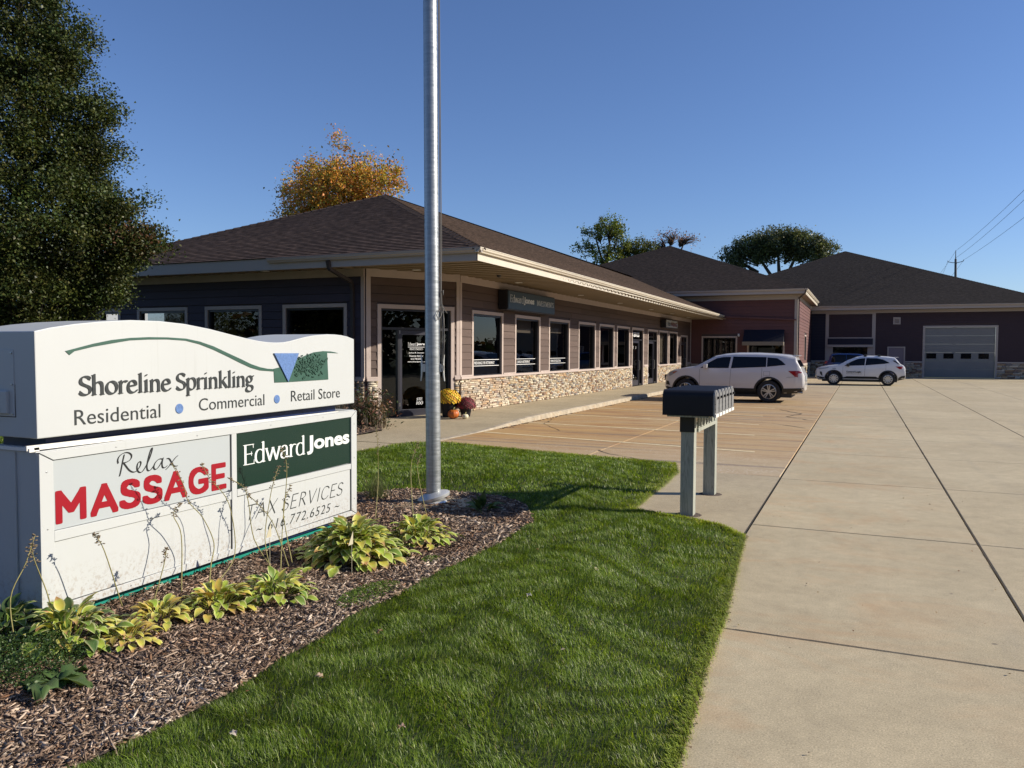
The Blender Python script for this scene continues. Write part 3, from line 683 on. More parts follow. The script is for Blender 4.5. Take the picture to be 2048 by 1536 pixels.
def siding(W, parent, u0,u1,z0,z1, ops, m, expo=.203, L=3.66, joined=False):
    z = z0; r = 0; J = MB()
    while z < z1-.02:
        zt = min(z+expo, z1)
        for a,b in spans(u0,u1,ops,z,zt):
            cuts = [a]; c = a+L*(.35+.3*((r*7)%3)) if b-a > L else b
            while c < b-.3: cuts.append(c); c += L
            cuts.append(b)
            for c0,c1 in zip(cuts[:-1],cuts[1:]):
                mb = J if joined else MB(); g = .0015; jz = 0 if joined else rnd.uniform(-.0012,.0012); t0 = .024+(0 if joined else rnd.uniform(-.002,.002))
                p = [W.p(c0+g,0,z+jz),W.p(c1-g,0,z+jz),W.p(c1-g,t0,z+jz),W.p(c0+g,t0,z+jz),W.p(c0+g,0,zt-.009),W.p(c1-g,0,zt-.009),W.p(c1-g,.006,zt-.009),W.p(c0+g,.006,zt-.009)]
                mb.add(p, [(0,1,2,3),(3,2,6,7),(7,6,5,4),(0,3,7,4),(1,5,6,2)])
                if not joined: mb.build('siding_board', m, parent)
        z = zt; r += 1
    if joined: J.build('siding', m, parent, kind='stuff')
def ledger(W, parent, u0,u1,z0,z1, ops, single=0, hmin=.035, hmax=.07, lmin=.09, lmax=.30, wbase=.01):
    cols = [(.50,.40,.27),(.36,.25,.17),(.62,.53,.39),(.30,.27,.24),(.56,.38,.22),(.66,.58,.45),(.27,.17,.12),(.48,.43,.36),(.58,.47,.31),(.64,.56,.43)]
    st = []; z = z0
    while z < z1-.01:
        h = rnd.uniform(hmin,hmax); h = z1-z if z+h > z1-.025 else h
        for a,b in spans(u0,u1,ops,z,z+h):
            x = a
            while x < b-.005:
                l = rnd.uniform(lmin,lmax); l = b-x if x+l > b-.04 else l
                st.append((x,l,z,h,rnd.uniform(.014,.06))); x += l
        z += h
    st.sort(key=lambda s:s[0]); meshes = None
    for i,(x,l,z,h,d) in enumerate(st[:single]):
        mb = MB(); g = .0045; c = rnd.uniform(.003,.008); j = lambda: rnd.uniform(-.004,.004)
        P0 = [W.p(x+g,wbase,z+g*.7),W.p(x+l-g,wbase,z+g*.7),W.p(x+l-g,wbase,z+h-g*.7),W.p(x+g,wbase,z+h-g*.7)]
        P1 = [W.p(x+g+c,wbase+d+j(),z+g+c*.4),W.p(x+l-g-c,wbase+d+j(),z+g+c*.4),W.p(x+l-g-c,wbase+d+j(),z+h-g-c*.4),W.p(x+g+c,wbase+d+j(),z+h-g-c*.4)]
        mb.add(P0+P1, [(0,1,5,4),(1,2,6,5),(2,3,7,6),(3,0,4,7),(4,5,6,7)]); mb.build('stone', M['stone'], parent)
    V,F,Cc = [],[],[]
    for x,l,z,h,d in st[single:]:
        k = len(V); g = .0045; c = .006
        V += [W.p(x+g,wbase,z+g*.7),W.p(x+l-g,wbase,z+g*.7),W.p(x+l-g,wbase,z+h-g*.7),W.p(x+g,wbase,z+h-g*.7),
              W.p(x+g+c,wbase+d,z+g+c*.4),W.p(x+l-g-c,wbase+d,z+g+c*.4),W.p(x+l-g-c,wbase+d+rnd.uniform(-.006,.006),z+h-g-c*.4),W.p(x+g+c,wbase+d,z+h-g-c*.4)]
        F += [(k,k+1,k+5,k+4),(k+1,k+2,k+6,k+5),(k+2,k+3,k+7,k+6),(k+3,k,k+4,k+7),(k+4,k+5,k+6,k+7)]
        cc = np.array(rnd.choice(cols))*rnd.uniform(.75,1.12); Cc += [cc]*8
    if V: link('stonework', npmesh('stonework', np.array([tuple(v) for v in V]), np.array(F), M['stone_far'], np.array(Cc)), parent, kind='stuff')
    for a,b in spans(u0,u1,ops,z0,z1):
        bk = MB(); W.box(bk, a,b,-.02,wbase+.002,z0,z1); bk.build('stone_backing', M['siding_core'], parent)
def window(W, parent, u0,u1,z0,z1, casing=.09, sill=True, blind=None, wt=.026, tm='trim', name='window', mull=None, frame='frame_dark', depth=.09, glass='glass', tilt=0):
    mb = MB(); c = casing
    W.box(mb, u0,u0+c,-.03,wt,z0,z1-c); W.box(mb, u1-c,u1,-.03,wt,z0,z1-c); W.box(mb, u0,u1,-.03,wt+.003,z1-c,z1)
    w = mb.build(name, M[tm], parent, bevel=.002)
    fb = MB(); a,b,za,zb = u0+c, u1-c, z0, z1-c; f = .055
    W.box(fb, a,a+f,-depth-.03,-.012,za,zb); W.box(fb, b-f,b,-depth-.03,-.012,za,zb); W.box(fb, a+f,b-f,-depth-.03,-.012,za,za+f); W.box(fb, a+f,b-f,-depth-.03,-.012,zb-f,zb)
    for mu in (mull or []): W.box(fb, mu-.025,mu+.025,-depth-.03,-.02,za+f,zb-f)
    fb.build('frame', M[frame], w)
    gb = MB(); gb.add([W.p(a+f,-depth-tilt,za+f),W.p(b-f,-depth+tilt,za+f),W.p(b-f,-depth+tilt,zb-f),W.p(a+f,-depth-tilt,zb-f)], [(0,1,2,3)]); gb.build('glass', M[glass], w)
    if blind is not None:
        bb = MB(); W.box(bb, a+f+.02,b-f-.02,-depth-.16,-depth-.15,zb-(zb-za)*blind,zb); bb.build('roller_blind', M['blind'], w)
    return w
def roof_face(name, parent, m, E0,E1,R0,R1, course=.145, lip=.020):
    E0,E1,R0,R1 = map(Vector,(E0,E1,R0,R1)); u = (E1-E0).normalized(); up = R0-E0; up = up-u*up.dot(u); L = up.length; up.normalize(); nn = u.cross(up)
    if nn.z < 0: nn = -nn
    a0,a1 = 0.0,(E1-E0).length; b0,b1 = (R0-E0).dot(u),(R1-E0).dot(u); n = int(L/course)
    V,F,U = [],[],[]
    for k in range(n+1):
        t0,t1 = k*course/L, min(1,(k+1)*course/L)
        if t1-t0 < 1e-4: break
        w = []
        for t,h in ((t0,0),(t0,lip),(t1,.002)):
            for s_ in (0,1):
                x = (a0+(b0-a0)*t) if s_==0 else (a1+(b1-a1)*t); w.append(E0+u*x+up*(t*L)+nn*h); U.append((x,t*L+(.001 if h else -.01)))
        q = len(V); V += w; F += [(q,q+1,q+3,q+2),(q+2,q+3,q+5,q+4)]
    me = bpy.data.meshes.new(name); o_ = worigin(parent); me.from_pydata([tuple(v-o_) for v in V], [], F); me.materials.append(m)
    uv = me.uv_layers.new(name='UVMap')
    for lp in me.loops: uv.data[lp.index].uv = U[lp.vertex_index]
    me.update(); o = bpy.data.objects.new(name, me); COL.objects.link(o); o.parent = parent; o['kind'] = 'stuff'
    return o
def caps(parent, m, A, B, step=.24):        # ridge and hip cap shingles, joined: too small to pick apart
    A,B = Vector(A),Vector(B); d = (B-A); n = max(1,int(d.length/step)); d.normalize(); s_ = Vector((-d.y,d.x,0)).normalized(); up = Vector((0,0,1)); mb = MB()
    for i in range(n):
        p,q = A.lerp(B,i/n), A.lerp(B,(i+1)/n+.001); h0,h1 = .035,.018
        mb.add([p-s_*.15+up*(h0-.055),p+up*h0,p+s_*.15+up*(h0-.055),q-s_*.15+up*(h1-.055),q+up*h1,q+s_*.15+up*(h1-.055),p-s_*.15+up*(h0-.1),p+s_*.15+up*(h0-.1)],
               [(0,1,4,3),(1,2,5,4),(6,0,1,),(1,2,7)])
    me = mb.build('ridge_cap', m, parent); me['kind'] = 'stuff'; return me
def gutter(parent, A, B, out, z, name='gutter', m='gutter', h=.105, d=.125):   # K profile trough
    A,B,out = Vector((*A,z)),Vector((*B,z)),Vector((*out,0)).normalized(); mb = MB()
    pr = [(0,0),(0,-h),(d*.55,-h),(d*.62,-h*.78),(d*.86,-h*.55),(d*.92,-h*.2),(d,-h*.16),(d,0),(d-.012,0),(d-.012,-.012),(d*.55,-h*.6),(.012,-h*.9),(.012,0)]
    mb.prism(pr, lambda p: A+out*p[0]+Vector((0,0,p[1])), lambda p: B+out*p[0]+Vector((0,0,p[1]))); return mb.build(name, M[m], parent)
sp_mesh = {}
def soffit_strip(parent, axis, a0,a1, b0,b1, z, w=.42):      # ribbed panels laid side by side along the eave
    n = int(round((a1-a0)/w)); wv = (a1-a0)/n; L = b1-b0; k = (axis,round(wv,4),round(L,3))
    if k not in sp_mesh:
        mb = MB(); q = [(0,.0),(wv*.44,.0),(wv*.46,.042),(wv*.97,.042),(wv,.0)]
        for (s0,h0),(s1,h1) in zip(q[:-1],q[1:]):
            if axis=='y': mb.add([(0,s0,h0),(L,s0,h0),(L,s1,h1),(0,s1,h1)], [(0,1,2,3)])
            else: mb.add([(s0,0,h0),(s0,L,h0),(s1,L,h1),(s1,0,h1)], [(0,1,2,3)])
        sp_mesh[k] = mb.mesh('soffit_panel', M['soffit'])
    for i in range(n):
        inst('soffit_panel', sp_mesh[k], parent, (b0,a0+i*wv,z) if axis=='y' else (a0+i*wv,b0,z))
# ------------------------------------------------------------------ front building (long shop row)
bA = empty('shop_building', (-14,30,0), 'long low shop row with brown hip roof, corner entrance and stone base', 'building')
ZS = 3.72
P1 = (-10.95,16.03); PA = (-9.62,18.34)
WF = Wall((-9.62,18.34,0),(0,1)); WL = Wall((-20.9,16.0,0),(1,0)); WC = Wall((*P1,0),(PA[0]-P1[0],PA[1]-P1[1]))
LF = 48.98-18.34; LL = 20.9-10.95; LC = (Vector(PA)-Vector(P1)).length
wins = [(19.05,21.08),(21.94,24.0),(24.78,26.86),(27.83,29.9),(30.37,32.46),(32.86,34.93),(40.6,42.72),(42.98,45.1)]
doors = [(35.27,37.42),(38.2,40.32)]
y2u = lambda y: y-18.34
opsF = [(y2u(a),y2u(b),1.02,2.84) for a,b in wins]+[(y2u(a),y2u(b),.05,2.84) for a,b in doors]+[(y2u(45.95),y2u(47.9),.05,2.70)]
mb = MB(); core(WF, mb, 0,LF,-.1,ZS, [(a+.06,b-.06,z0,z1-.06) for a,b,z0,z1 in opsF])
opsL = [(-20.05+20.9,-19.17+20.9+.0,1.0,2.88),(-18.52+20.9,-16.64+20.9,1.0,2.88),(-16.02+20.9,-14.1+20.9,1.0,2.88),(-13.42+20.9,-11.46+20.9,1.0,2.88)]
core(WL, mb, 0,LL,-.1,ZS, [(a+.06,b-.06,z0,z1-.06) for a,b,z0,z1 in opsL])
opsC = [(.30,2.50,.0,2.87)]
core(WC, mb, 0,LC,-.1,ZS, [(.36,2.44,.0,2.81)])
mb.build('wall', M['siding_core'], bA)
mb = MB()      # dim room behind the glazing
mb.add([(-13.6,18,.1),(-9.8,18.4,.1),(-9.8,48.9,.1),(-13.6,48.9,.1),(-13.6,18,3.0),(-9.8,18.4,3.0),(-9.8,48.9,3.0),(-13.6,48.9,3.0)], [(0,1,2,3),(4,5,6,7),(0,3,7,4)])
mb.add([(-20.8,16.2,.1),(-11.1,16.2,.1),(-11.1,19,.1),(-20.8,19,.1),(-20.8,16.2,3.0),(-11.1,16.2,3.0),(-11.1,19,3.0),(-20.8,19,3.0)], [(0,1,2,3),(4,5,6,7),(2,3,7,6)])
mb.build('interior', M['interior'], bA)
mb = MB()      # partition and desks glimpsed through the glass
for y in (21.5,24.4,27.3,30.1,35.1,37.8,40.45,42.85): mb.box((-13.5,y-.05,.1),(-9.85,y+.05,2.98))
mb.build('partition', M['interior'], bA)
TB = .026
siding(WF, bA, .10,LF-.16,1.095,3.52, opsF, M['siding_a'])
siding(WL, bA, 0,LL-.10,1.095,3.52, opsL, M['siding_left_shaded'])
siding(WC, bA, .12,LC-.10,1.095,3.52, opsC, M['siding_a'])
ledger(WF, bA, .02,LF-.16,.0,.985, opsF, single=300)
ledger(WC, bA, .03,LC-.02,.0,.985, opsC)
ledger(WL, bA, 0,LL-.02,.0,.985, [])
def trimrun(W, u0,u1,z0,z1,w1,name,ops=(),m='trim',w0=0.0):
    for a,b in spans(u0,u1,ops,z0,z1):
        mb = MB(); W.box(mb, a,b,w0,w1,z0,z1); mb.build(name, M[m], bA, bevel=.003)
for W,u0,u1,ops in ((WF,0,LF-.02,opsF),(WC,.0,LC,opsC),(WL,0,LL,[])):
    trimrun(W,u0,u1,.99,1.055,.075,'sill_ledge',[o for o in ops if o[2]<.5]); trimrun(W,u0,u1,1.056,1.094,.045,'water_table',[o for o in ops if o[2]<.5]+([o for o in ops if o[2]>.5] if W is WF else []))
    trimrun(W,u0,u1,3.521,ZS-.005,.045,'frieze_board')
for W,u0,u1 in ((WF,0,.10),(WF,LF-.16,LF-.02),(WC,0,.12),(WC,LC-.10,LC),(WL,LL-.10,LL)): trimrun(W,u0,u1,1.096,3.519,.032,'corner_board')
for i,(a,b,z0,z1) in enumerate(opsF[:8]):
    w = window(WF, bA, a,b,z0,z1, tilt=(.034 if i==0 else 0), blind={0:None,1:.25,2:.22,3:None,6:.93}.get(i))
    if i < 3:
        txt = ['PREPARING FOR RETIREMENT','LIVING IN RETIREMENT','PAYING FOR EDUCATION'][i]
        ww = [1.30,1.02,.98][i]; c = (a+b)/2-.1
        letters(font_mesh(txt, offset=.0), 'window_lettering', M['white_vinyl'], w, FACE_X, 18.34+c-ww/2, 18.34+c+ww/2, 1.36,1.44, -9.62-(.087 if i else .048), .001)
        for zz in (1.32,1.49):
            mb = MB(); mb.box((-9.62-(.086 if i else .046),18.34+a+.15,zz-.007),(-9.62-(.0875 if i else .0475),18.34+b-.16,zz+.007)); mb.build('vinyl_stripe', M['white_vinyl'], w)
# red and white poster behind the massage window
mb = MB(); mb.box((-9.9,40.9,2.05),(-9.895,41.5,2.45)); mb.box((-9.9,40.85,1.62),(-9.895,41.75,1.72)); mb.build('poster', mat('faded red poster',(.35,.03,.03),.7), bA)
for (a,b,z0,z1),wb in zip(opsL, (None,None,None,None)): window(WL, bA, a,b,z0,z1)
# corner entrance: sidelights, transom and door with lettering
def storefront(W, u0,u1,z1, d0,d1, name, zt=2.25, hinge='l', text=None, lights=True, zb=.02):
    mb = MB(); c = .10
    W.box(mb, u0,u0+c,-.05,.034,zb,z1-c); W.box(mb, u1-c,u1,-.05,.034,zb,z1-c); W.box(mb, u0,u1,-.05,.037,z1-c,z1)
    e = mb.build(name, M['trim'], bA, bevel=.002)
    fb = MB(); a,b,zc = u0+c,u1-c,z1-c; f = .05; D0,D1 = -.14,-.02
    W.box(fb, a,a+f,D0,D1,zb,zc); W.box(fb, b-f,b,D0,D1,zb,zc); W.box(fb, a+f,b-f,D0,D1,zc-f,zc); W.box(fb, a+f,b-f,D0,D1,zt,zt+.06)
    if d0-a > .1: W.box(fb, d0-f,d0,D0,D1,zb,zt); W.box(fb, a+f,d0-f,D0,D1,zb,zb+.08)
    if b-d1 > .1: W.box(fb, d1,d1+f,D0,D1,zb,zt); W.box(fb, d1+f,b-f,D0,D1,zb,zb+.08)
    fb.build('frame', M['frame_dark'], e)
    gb = MB(); w = -.08
    for (p,q,r_,s_) in ((a+f,b-f,zt+.06,zc-f),(a+f,d0-f,zb+.08,zt),(d1+f,b-f,zb+.08,zt)):
        if q-p > .04: gb.add([W.p(p,w,r_),W.p(q,w,r_),W.p(q,w,s_),W.p(p,w,s_)], [(0,1,2,3)])
    gb.build('glass', M['glass'], e)
    db = MB(); st = .085
    W.box(db, d0+.004,d0+st,-.12,-.05,zb+.01,zt-.004); W.box(db, d1-st,d1-.004,-.12,-.05,zb+.01,zt-.004); W.box(db, d0+st,d1-st,-.12,-.05,zb+.01,zb+.26); W.box(db, d0+st,d1-st,-.12,-.05,zt-.12,zt-.004)
    dr = db.build('door', M['door_dark'], bA, bevel=.004)
    gb = MB(); gb.add([W.p(d0+st,-.085,zb+.26),W.p(d1-st,-.085,zb+.26),W.p(d1-st,-.085,zt-.12),W.p(d0+st,-.085,zt-.12)], [(0,1,2,3)]); gb.build('glass', M['glass'], dr)
    hb = MB(); hu = d1-.10; hb.tube([W.p(hu,-.05,.85),W.p(hu,.03,.88),W.p(hu,.03,1.75 if name=='entrance' else 1.3),W.p(hu,-.05,1.78 if name=='entrance' else 1.33)], .012, 8); hb.build('handle', M['steel'], dr, smooth=40)
    hb = MB()
    for z in (zb+.02,zb+.34,zt-.1): W.box(hb, d0-.012,d0+.02,-.05,-.034,z,z+.09)
    hb.build('hinge', M['steel'], dr)
    return e, dr
e1, d1_ = storefront(WC, .30,2.50,2.87, .93,1.90, 'entrance', zb=.0)
fr = (WC.o, WC.u); w_ = -.083
def dl(me, u0,u1,v0,v1): letters(me, 'door_lettering', M['white_vinyl'], d1_, fr, u0,u1,v0,v1, w_, .001)
u_ = 1.44
dl(build_text('Edward', nib=(.045,.018), ang=0), u_-.24,u_+.0,1.86,1.945); dl(font_mesh('Jones', offset=.05), u_+.01,u_+.24,1.855,1.935)
mb = MB(); WC.box(mb, u_-.24,u_+.24,w_,w_+.001,1.82,1.832); mb.build('vinyl_stripe', M['white_vinyl'], d1_)
dl(build_text('INVESTMENTS', nib=(.05,.02), ang=0), u_-.19,u_+.19,1.75,1.80)
for k,(t,hw) in enumerate([('Joshua M. Swanson',.22),('Financial Advisor',.20),('616-748-2507',.16),('www.edwardjones.com',.25)]): dl(font_mesh(t, offset=.008), u_-hw,u_+hw,1.655-.075*k,1.70-.075*k)
dl(build_text('STE', nib=(.06,.03), ang=10, slant=.2), u_+.0,u_+.18,.47,.54); dl(build_text('100', nib=(.06,.03), ang=10, slant=.2), u_-.01,u_+.19,.365,.445)
mb = MB(); WC.box(mb, 2.02,2.30,-.1,-.096,1.45,1.80); mb.build('notice', M['sign_grey'], e1)
e2, d2_ = storefront(WF, opsF[8][0],opsF[8][1],2.84, 17.10,18.45, 'shopfront', zb=.125)
letters(font_mesh('TAX SERVICES', offset=.03), 'transom_lettering', M['white_vinyl'], e2, FACE_X, 35.42,36.95, 2.42,2.62, -9.62-.078, .001)
for k in (0,1):
    mb = MB(); q = 35.9+.42*k
    mb.tube([(-9.70,q,1.98),(-9.70,q-.03*(1-2*k),1.95),(-9.70,q-.03*(1-2*k),1.88),(-9.70,q,1.85)], .012, 6); mb.build('vinyl_mark', M['white_vinyl'], d2_)
e3, d3_ = storefront(WF, opsF[9][0],opsF[9][1],2.84, 20.03,21.35, 'shopfront', zb=.125)
for dd,yy in ((d2_,36.0),(d3_,38.85)):
    for k in (0,1):
        mb = MB(); mb.lathe([(.0,0),(.035,0),(.035,.002),(0,.002)], (-9.706,yy,.52+.09*k), 12, 'x'); mb.build('vinyl_dot', M['white_vinyl'], dd)
e4, d4_ = storefront(WF, opsF[10][0],opsF[10][1],2.70, 27.8,29.3, 'shopfront', zb=.125)
# roof
EX, EY, ZE = -7.42, 15.05, 3.93; EX2 = -7.66
AP = (-14.1,21.75,6.72); END = 52.0
eaveSE = (EX,EY,ZE); eaveSW = (-20.78,EY,ZE)
roof_face('shingles', bA, M['shingle'], eaveSW,eaveSE,AP,AP)
roof_face('shingles', bA, M['shingle'], eaveSE,(EX2,END,ZE),AP,(-14.1,END,6.72))
roof_face('shingles', bA, M['shingle'], (-20.78,END,ZE),eaveSW,(-14.1,END,6.72),AP)
caps(bA, M['shingle'], eaveSE, AP); caps(bA, M['shingle'], eaveSW, AP); caps(bA, M['shingle'], AP, (-14.1,END,6.72))
ex = lambda y: EX+(EX2-EX)*(y-EY)/(END-EY)
YE = 48.95
mb = MB(); mb.prism([(ex(EY)-.05,EY+.03),(ex(YE)-.05,YE),(ex(YE)-.075,YE),(ex(EY)-.075,EY+.055)], lambda p:(p[0],p[1],3.655), lambda p:(p[0],p[1],3.928)); mb.build('fascia', M['gutter'], bA)
mb = MB(); mb.box((-20.75,EY+.03,3.655),(EX-.08,EY+.055,3.928)); mb.build('fascia', M['trim_far'], bA)
gutter(bA, (ex(EY)-.049,EY-.09),(ex(YE)-.049,YE),(1,0), 3.925); gutter(bA, (-13.05,EY+.029),(EX+.07,EY+.029),(0,-1), 3.925, m='trim_far')
soffit_strip(bA, 'y', 18.35, YE, -9.62, -7.50, 3.70); soffit_strip(bA, 'y', 15.11, 18.34, -10.98, -7.50, 3.70); soffit_strip(bA, 'x', -20.7, -10.99, 15.11, 16.0, 3.70)
for (x,y) in ((-9.0,20.8),(-9.0,26.3),(-9.0,31.2),(-9.0,36.4),(-9.0,40.9),(-9.1,45.6),(-9.9,16.65),(-13.6,15.55)):
    mb = MB(); mb.lathe([(.10,0),(.115,-.012),(.085,-.014),(.07,0)], (x,y,3.698), 20); c_ = mb.build('recessed_light', M['white_plastic'], bA, smooth=True)
    mb = MB(); mb.lathe([(.07,0),(.0,.001)], (x,y,3.697), 16); mb.build('lens', M['sign_grey'], c_)
mb = MB(); mb.lathe([(0,-.07),(.04,-.06),(.055,-.03),(.055,0),(.07,.0)], (-8.6,18.6,3.70), 14); mb.build('camera_dome', M['frame_dark'], bA, smooth=True)
mb = MB(); q = [(-11.28,15.0,3.80),(-11.28,15.05,3.62),(-11.24,15.85,3.38),(-11.24,15.90,3.2),(-11.24,15.90,.1)]
for a_,b_ in zip(q[:-1],q[1:]): mb.tube([a_,b_], .055, 4)
mb.build('downspout', M['downspout'], bA)
# wall sign cabinets
def cabinet(y0,y1,z0,z1,label,face,w0=-9.58,w1=-9.28):
    r = empty('wall_sign', (w0,(y0+y1)/2,z0), label, 'sign')
    mb = MB(); mb.box((w0,y0-.03,z0),(w1-.02,y1+.03,z1)); mb.build('cabinet', M['frame_dark'], r, bevel=.004)
    mb = MB(); mb.box((w1-.019,y0,z0+.03),(w1,y1,z1-.03)); mb.build('face', face, r); return r
s1 = cabinet(20.73,24.46,2.93,3.50,'slate blue illuminated cabinet sign with serif company name above the first window pillars', mat('slate blue sign face',(.035,.065,.09),.4))
letters(build_text('Edward', nib=(.038,.012), ang=0, serif=.012), 'lettering', M['letter_white'], s1, FACE_X, 20.85,21.83,3.15,3.375, -9.278, .004)
letters(font_mesh('Jones', offset=.03), 'lettering', M['letter_white'], s1, FACE_X, 21.86,22.67,3.11,3.355, -9.278, .004)
letters(build_text('INVESTMENTS', nib=(.042,.016), ang=0, serif=.012), 'lettering', M['letter_white'], s1, FACE_X, 22.9,24.36,3.15,3.31, -9.278, .003)
s2 = cabinet(40.85,43.55,2.98,3.42,'small white cabinet sign for the massage shop under the far end of the soffit', M['sign_grey'])
letters(font_mesh('Relax', offset=.0, shear=.35), 'lettering', M['letter_dark'], s2, FACE_X, 41.1,41.85,3.08,3.32, -9.278, .003)
letters(font_mesh('MASSAGE', offset=.03), 'lettering', mat('dark red sign letter',(.12,.02,.03),.5), s2, FACE_X, 41.95,43.4,3.08,3.30, -9.278, .003)

# ------------------------------------------------------------------ middle building
bB = empty('middle_building', (-12,55,0), 'taller red-brown building in the middle with a navy awning on its wall', 'building')
WB = Wall((-23,49.0,0),(1,0)); LB = 23-3.45; WS = Wall((-3.45,49.0,0),(0,1)); LS = 13.45; x2u = lambda x: x+23
opsB = [(x2u(-8.95),x2u(-6.83),1.1,2.68),(x2u(-6.25),x2u(-4.12),.95,2.35)]
opsS = [(6.55,8.35,1.2,2.87)]
mb = MB(); core(WB, mb, 0,LB,-.1,5.1, [(a+.06,b-.06,c,d-.06) for a,b,c,d in opsB]); core(WS, mb, 0,LS,-.1,5.1, [(a+.06,b-.06,c,d-.06) for a,b,c,d in opsS]); mb.build('wall', M['siding_core'], bB)
mb = MB(); mb.add([(-9.5,49.2,.1),(-4,49.2,.1),(-4,52,.1),(-9.5,52,.1),(-9.5,49.2,3),(-4,49.2,3),(-4,52,3),(-9.5,52,3)], [(0,1,2,3),(4,5,6,7),(3,2,6,7)]); mb.build('interior', M['interior'], bB)
siding(WB, bB, x2u(-14.5),LB-.15,1.0,4.82, opsB, M['siding_b'], joined=True)
siding(WB, bB, 0,x2u(-14.5),4.0,4.82, [], M['siding_b'], joined=True)
siding(WS, bB, .15,LS,1.0,4.86, opsS, M['siding_b'])
ledger(WS, bB, .02,LS,.0,.86, [], hmin=.06,hmax=.11,lmin=.18,lmax=.45)
def tb(W, par, u0,u1,z0,z1,w1,name,m='trim_far'):
    mb = MB(); W.box(mb,u0,u1,0,w1,z0,z1); return mb.build(name, M[m], par)
tb(WB,bB,x2u(-14.5),LB,4.821,5.09,.05,'frieze_board'); tb(WS,bB,0,LS,4.861,5.09,.05,'frieze_board'); tb(WB,bB,LB-.15,LB,.3,4.82,.035,'corner_board'); tb(WS,bB,0,.15,.88,4.86,.035,'corner_board'); tb(WS,bB,.151,LS,.865,.995,.06,'sill_ledge','trim')
tb(WB,bB,x2u(-11.75),x2u(-11.45),4.0,4.82,.035,'corner_board'); tb(WB,bB,x2u(-9.6),LB-.151,.86,.995,.05,'sill_ledge')
w = window(WB, bB, *opsB[0]); 
bl = MB()
for k in range(9):
    u = opsB[0][0]+.22+k*.215; WB.box(bl, u,u+.10+.03*(k%2),-.26,-.25,1.15,2.5)
bl.build('vertical_blind', mat('faded mauve blind',(.16,.12,.115),.9), w)
w = window(WB, bB, *opsB[1]); mb = MB(); WB.box(mb, opsB[1][0]+.6,opsB[1][1]-.55,-.3,-.28,1.55,2.0); WB.box(mb, opsB[1][0]+.2,opsB[1][0]+.5,-.5,-.48,1.3,2.05); mb.build('notice', M['sign_grey'], w)
window(WS, bB, *opsS[0], casing=.08)
aw = empty('awning', (-5.3,48.6,2.1), 'navy fabric awning with a tan valance over the middle building window', 'awning')
mb = MB(); mb.prism([(0,3.05),(-.75,2.34),(-.75,2.325),(0,2.34)], lambda p:(-6.42,48.93+p[0],p[1]), lambda p:(-4.14,48.93+p[0],p[1])); mb.build('canopy', mat('navy awning fabric',(.006,.007,.018),.9), aw)
mb = MB(); mb.box((-6.44,48.165,2.12),(-4.12,48.178,2.34)); mb.box((-4.135,48.18,2.12),(-4.12,48.92,2.32)); mb.box((-6.44,48.18,2.12),(-6.425,48.92,2.32)); mb.build('valance', mat('tan valance',(.20,.17,.13),.8), aw)
mb = MB(); mb.lathe([(0,-.02),(.05,0),(.07,.07),(.05,.12),(0,.13)], (-6.75,48.86,2.72), 12, 'y'); mb.box((-6.8,48.9,2.66),(-6.7,48.98,2.82)); tag(mb.build('wall_lamp', M['white_plastic'], smooth=40), 'small round security lamp on the wall left of the navy awning', 'lamp')
ZB = 5.40; e0,e1_ = (-23.2,48.15,ZB),(-2.93,48.15,ZB); apB = (-13.06,58.2,9.5)
roof_face('shingles', bB, M['shingle_b'], e0,e1_,apB,apB)
roof_face('shingles', bB, M['shingle_b'], e1_,(-2.93,70,ZB),apB,(-13.06,75,9.5)); roof_face('shingles', bB, M['shingle_b'], (-23.2,75,ZB),e0,(-13.06,75,9.5),apB)
caps(bB, M['shingle_b'], e1_, apB); caps(bB, M['shingle_b'], e0, apB)
mb = MB(); mb.box((-23,48.2,5.10),(-3.0,48.225,5.405)); mb.build('fascia', M['trim_far'], bB)
mb = MB(); mb.box((-3.0,48.2,5.08),(-2.975,61.6,5.405)); mb.build('fascia', M['gutter'], bB)
gutter(bB, (-12.6,48.199),(-2.85,48.199),(0,-1), 5.38, m='trim_far'); gutter(bB, (-2.974,48.1),(-2.974,61.55),(1,0), 5.38)
mb = MB(); mb.box((-23,48.226,5.09),(-3.001,49.0,5.11)); mb.box((-3.45,49.001,5.09),(-3.001,61.6,5.11)); mb.build('soffit', M['soffit'], bB)
mb = MB(); q = [(-2.95,48.12,5.3),(-2.98,48.16,5.12),(-3.36,48.80,4.86),(-3.36,48.9,4.7),(-3.36,48.93,.15)]
for a_,b_ in zip(q[:-1],q[1:]): mb.tube([a_,b_], .05, 4)
mb.build('downspout', M['downspout'], bB)
mb = MB(); mb.tube([(-7.65,48.88,3.85),(-3.5,48.88,3.62)], .055, 4); mb.build('downspout', M['siding_b'], bB)

# ------------------------------------------------------------------ garage building
bC = empty('garage_building', (3,70,0), 'wide plum garage building at the end of the lot with a grey overhead door', 'building')
WG = Wall((-16,62.5,0),(1,0)); LG = 30; x3 = lambda x: x+16
opsG = [(x3(4.0),x3(8.45),-.1,3.62),(x3(-2.3),x3(.88),-.1,2.74),(x3(1.72),x3(2.86),-.1,2.15)]
M['siding_c'] = mat('plum fibre cement siding', (.050,.031,.037), .8, nscale=2, namp=.07, bscale=60, bstr=.2)
M['siding_c2'] = mat('dark blue fibre cement siding', (.018,.018,.034), .8)
mb = MB(); core(WG, mb, 0,LG,-.1,4.78, opsG); mb.build('wall', M['siding_core'], bC)
siding(WG, bC, x3(-2.0),LG,1.13,4.55, opsG+[(x3(-2.3),x3(.88),-1,5)], M['siding_c'], joined=True)
siding(WG, bC, x3(-3.4),x3(-2.45),1.13,4.55, [], M['siding_c2'], joined=True)
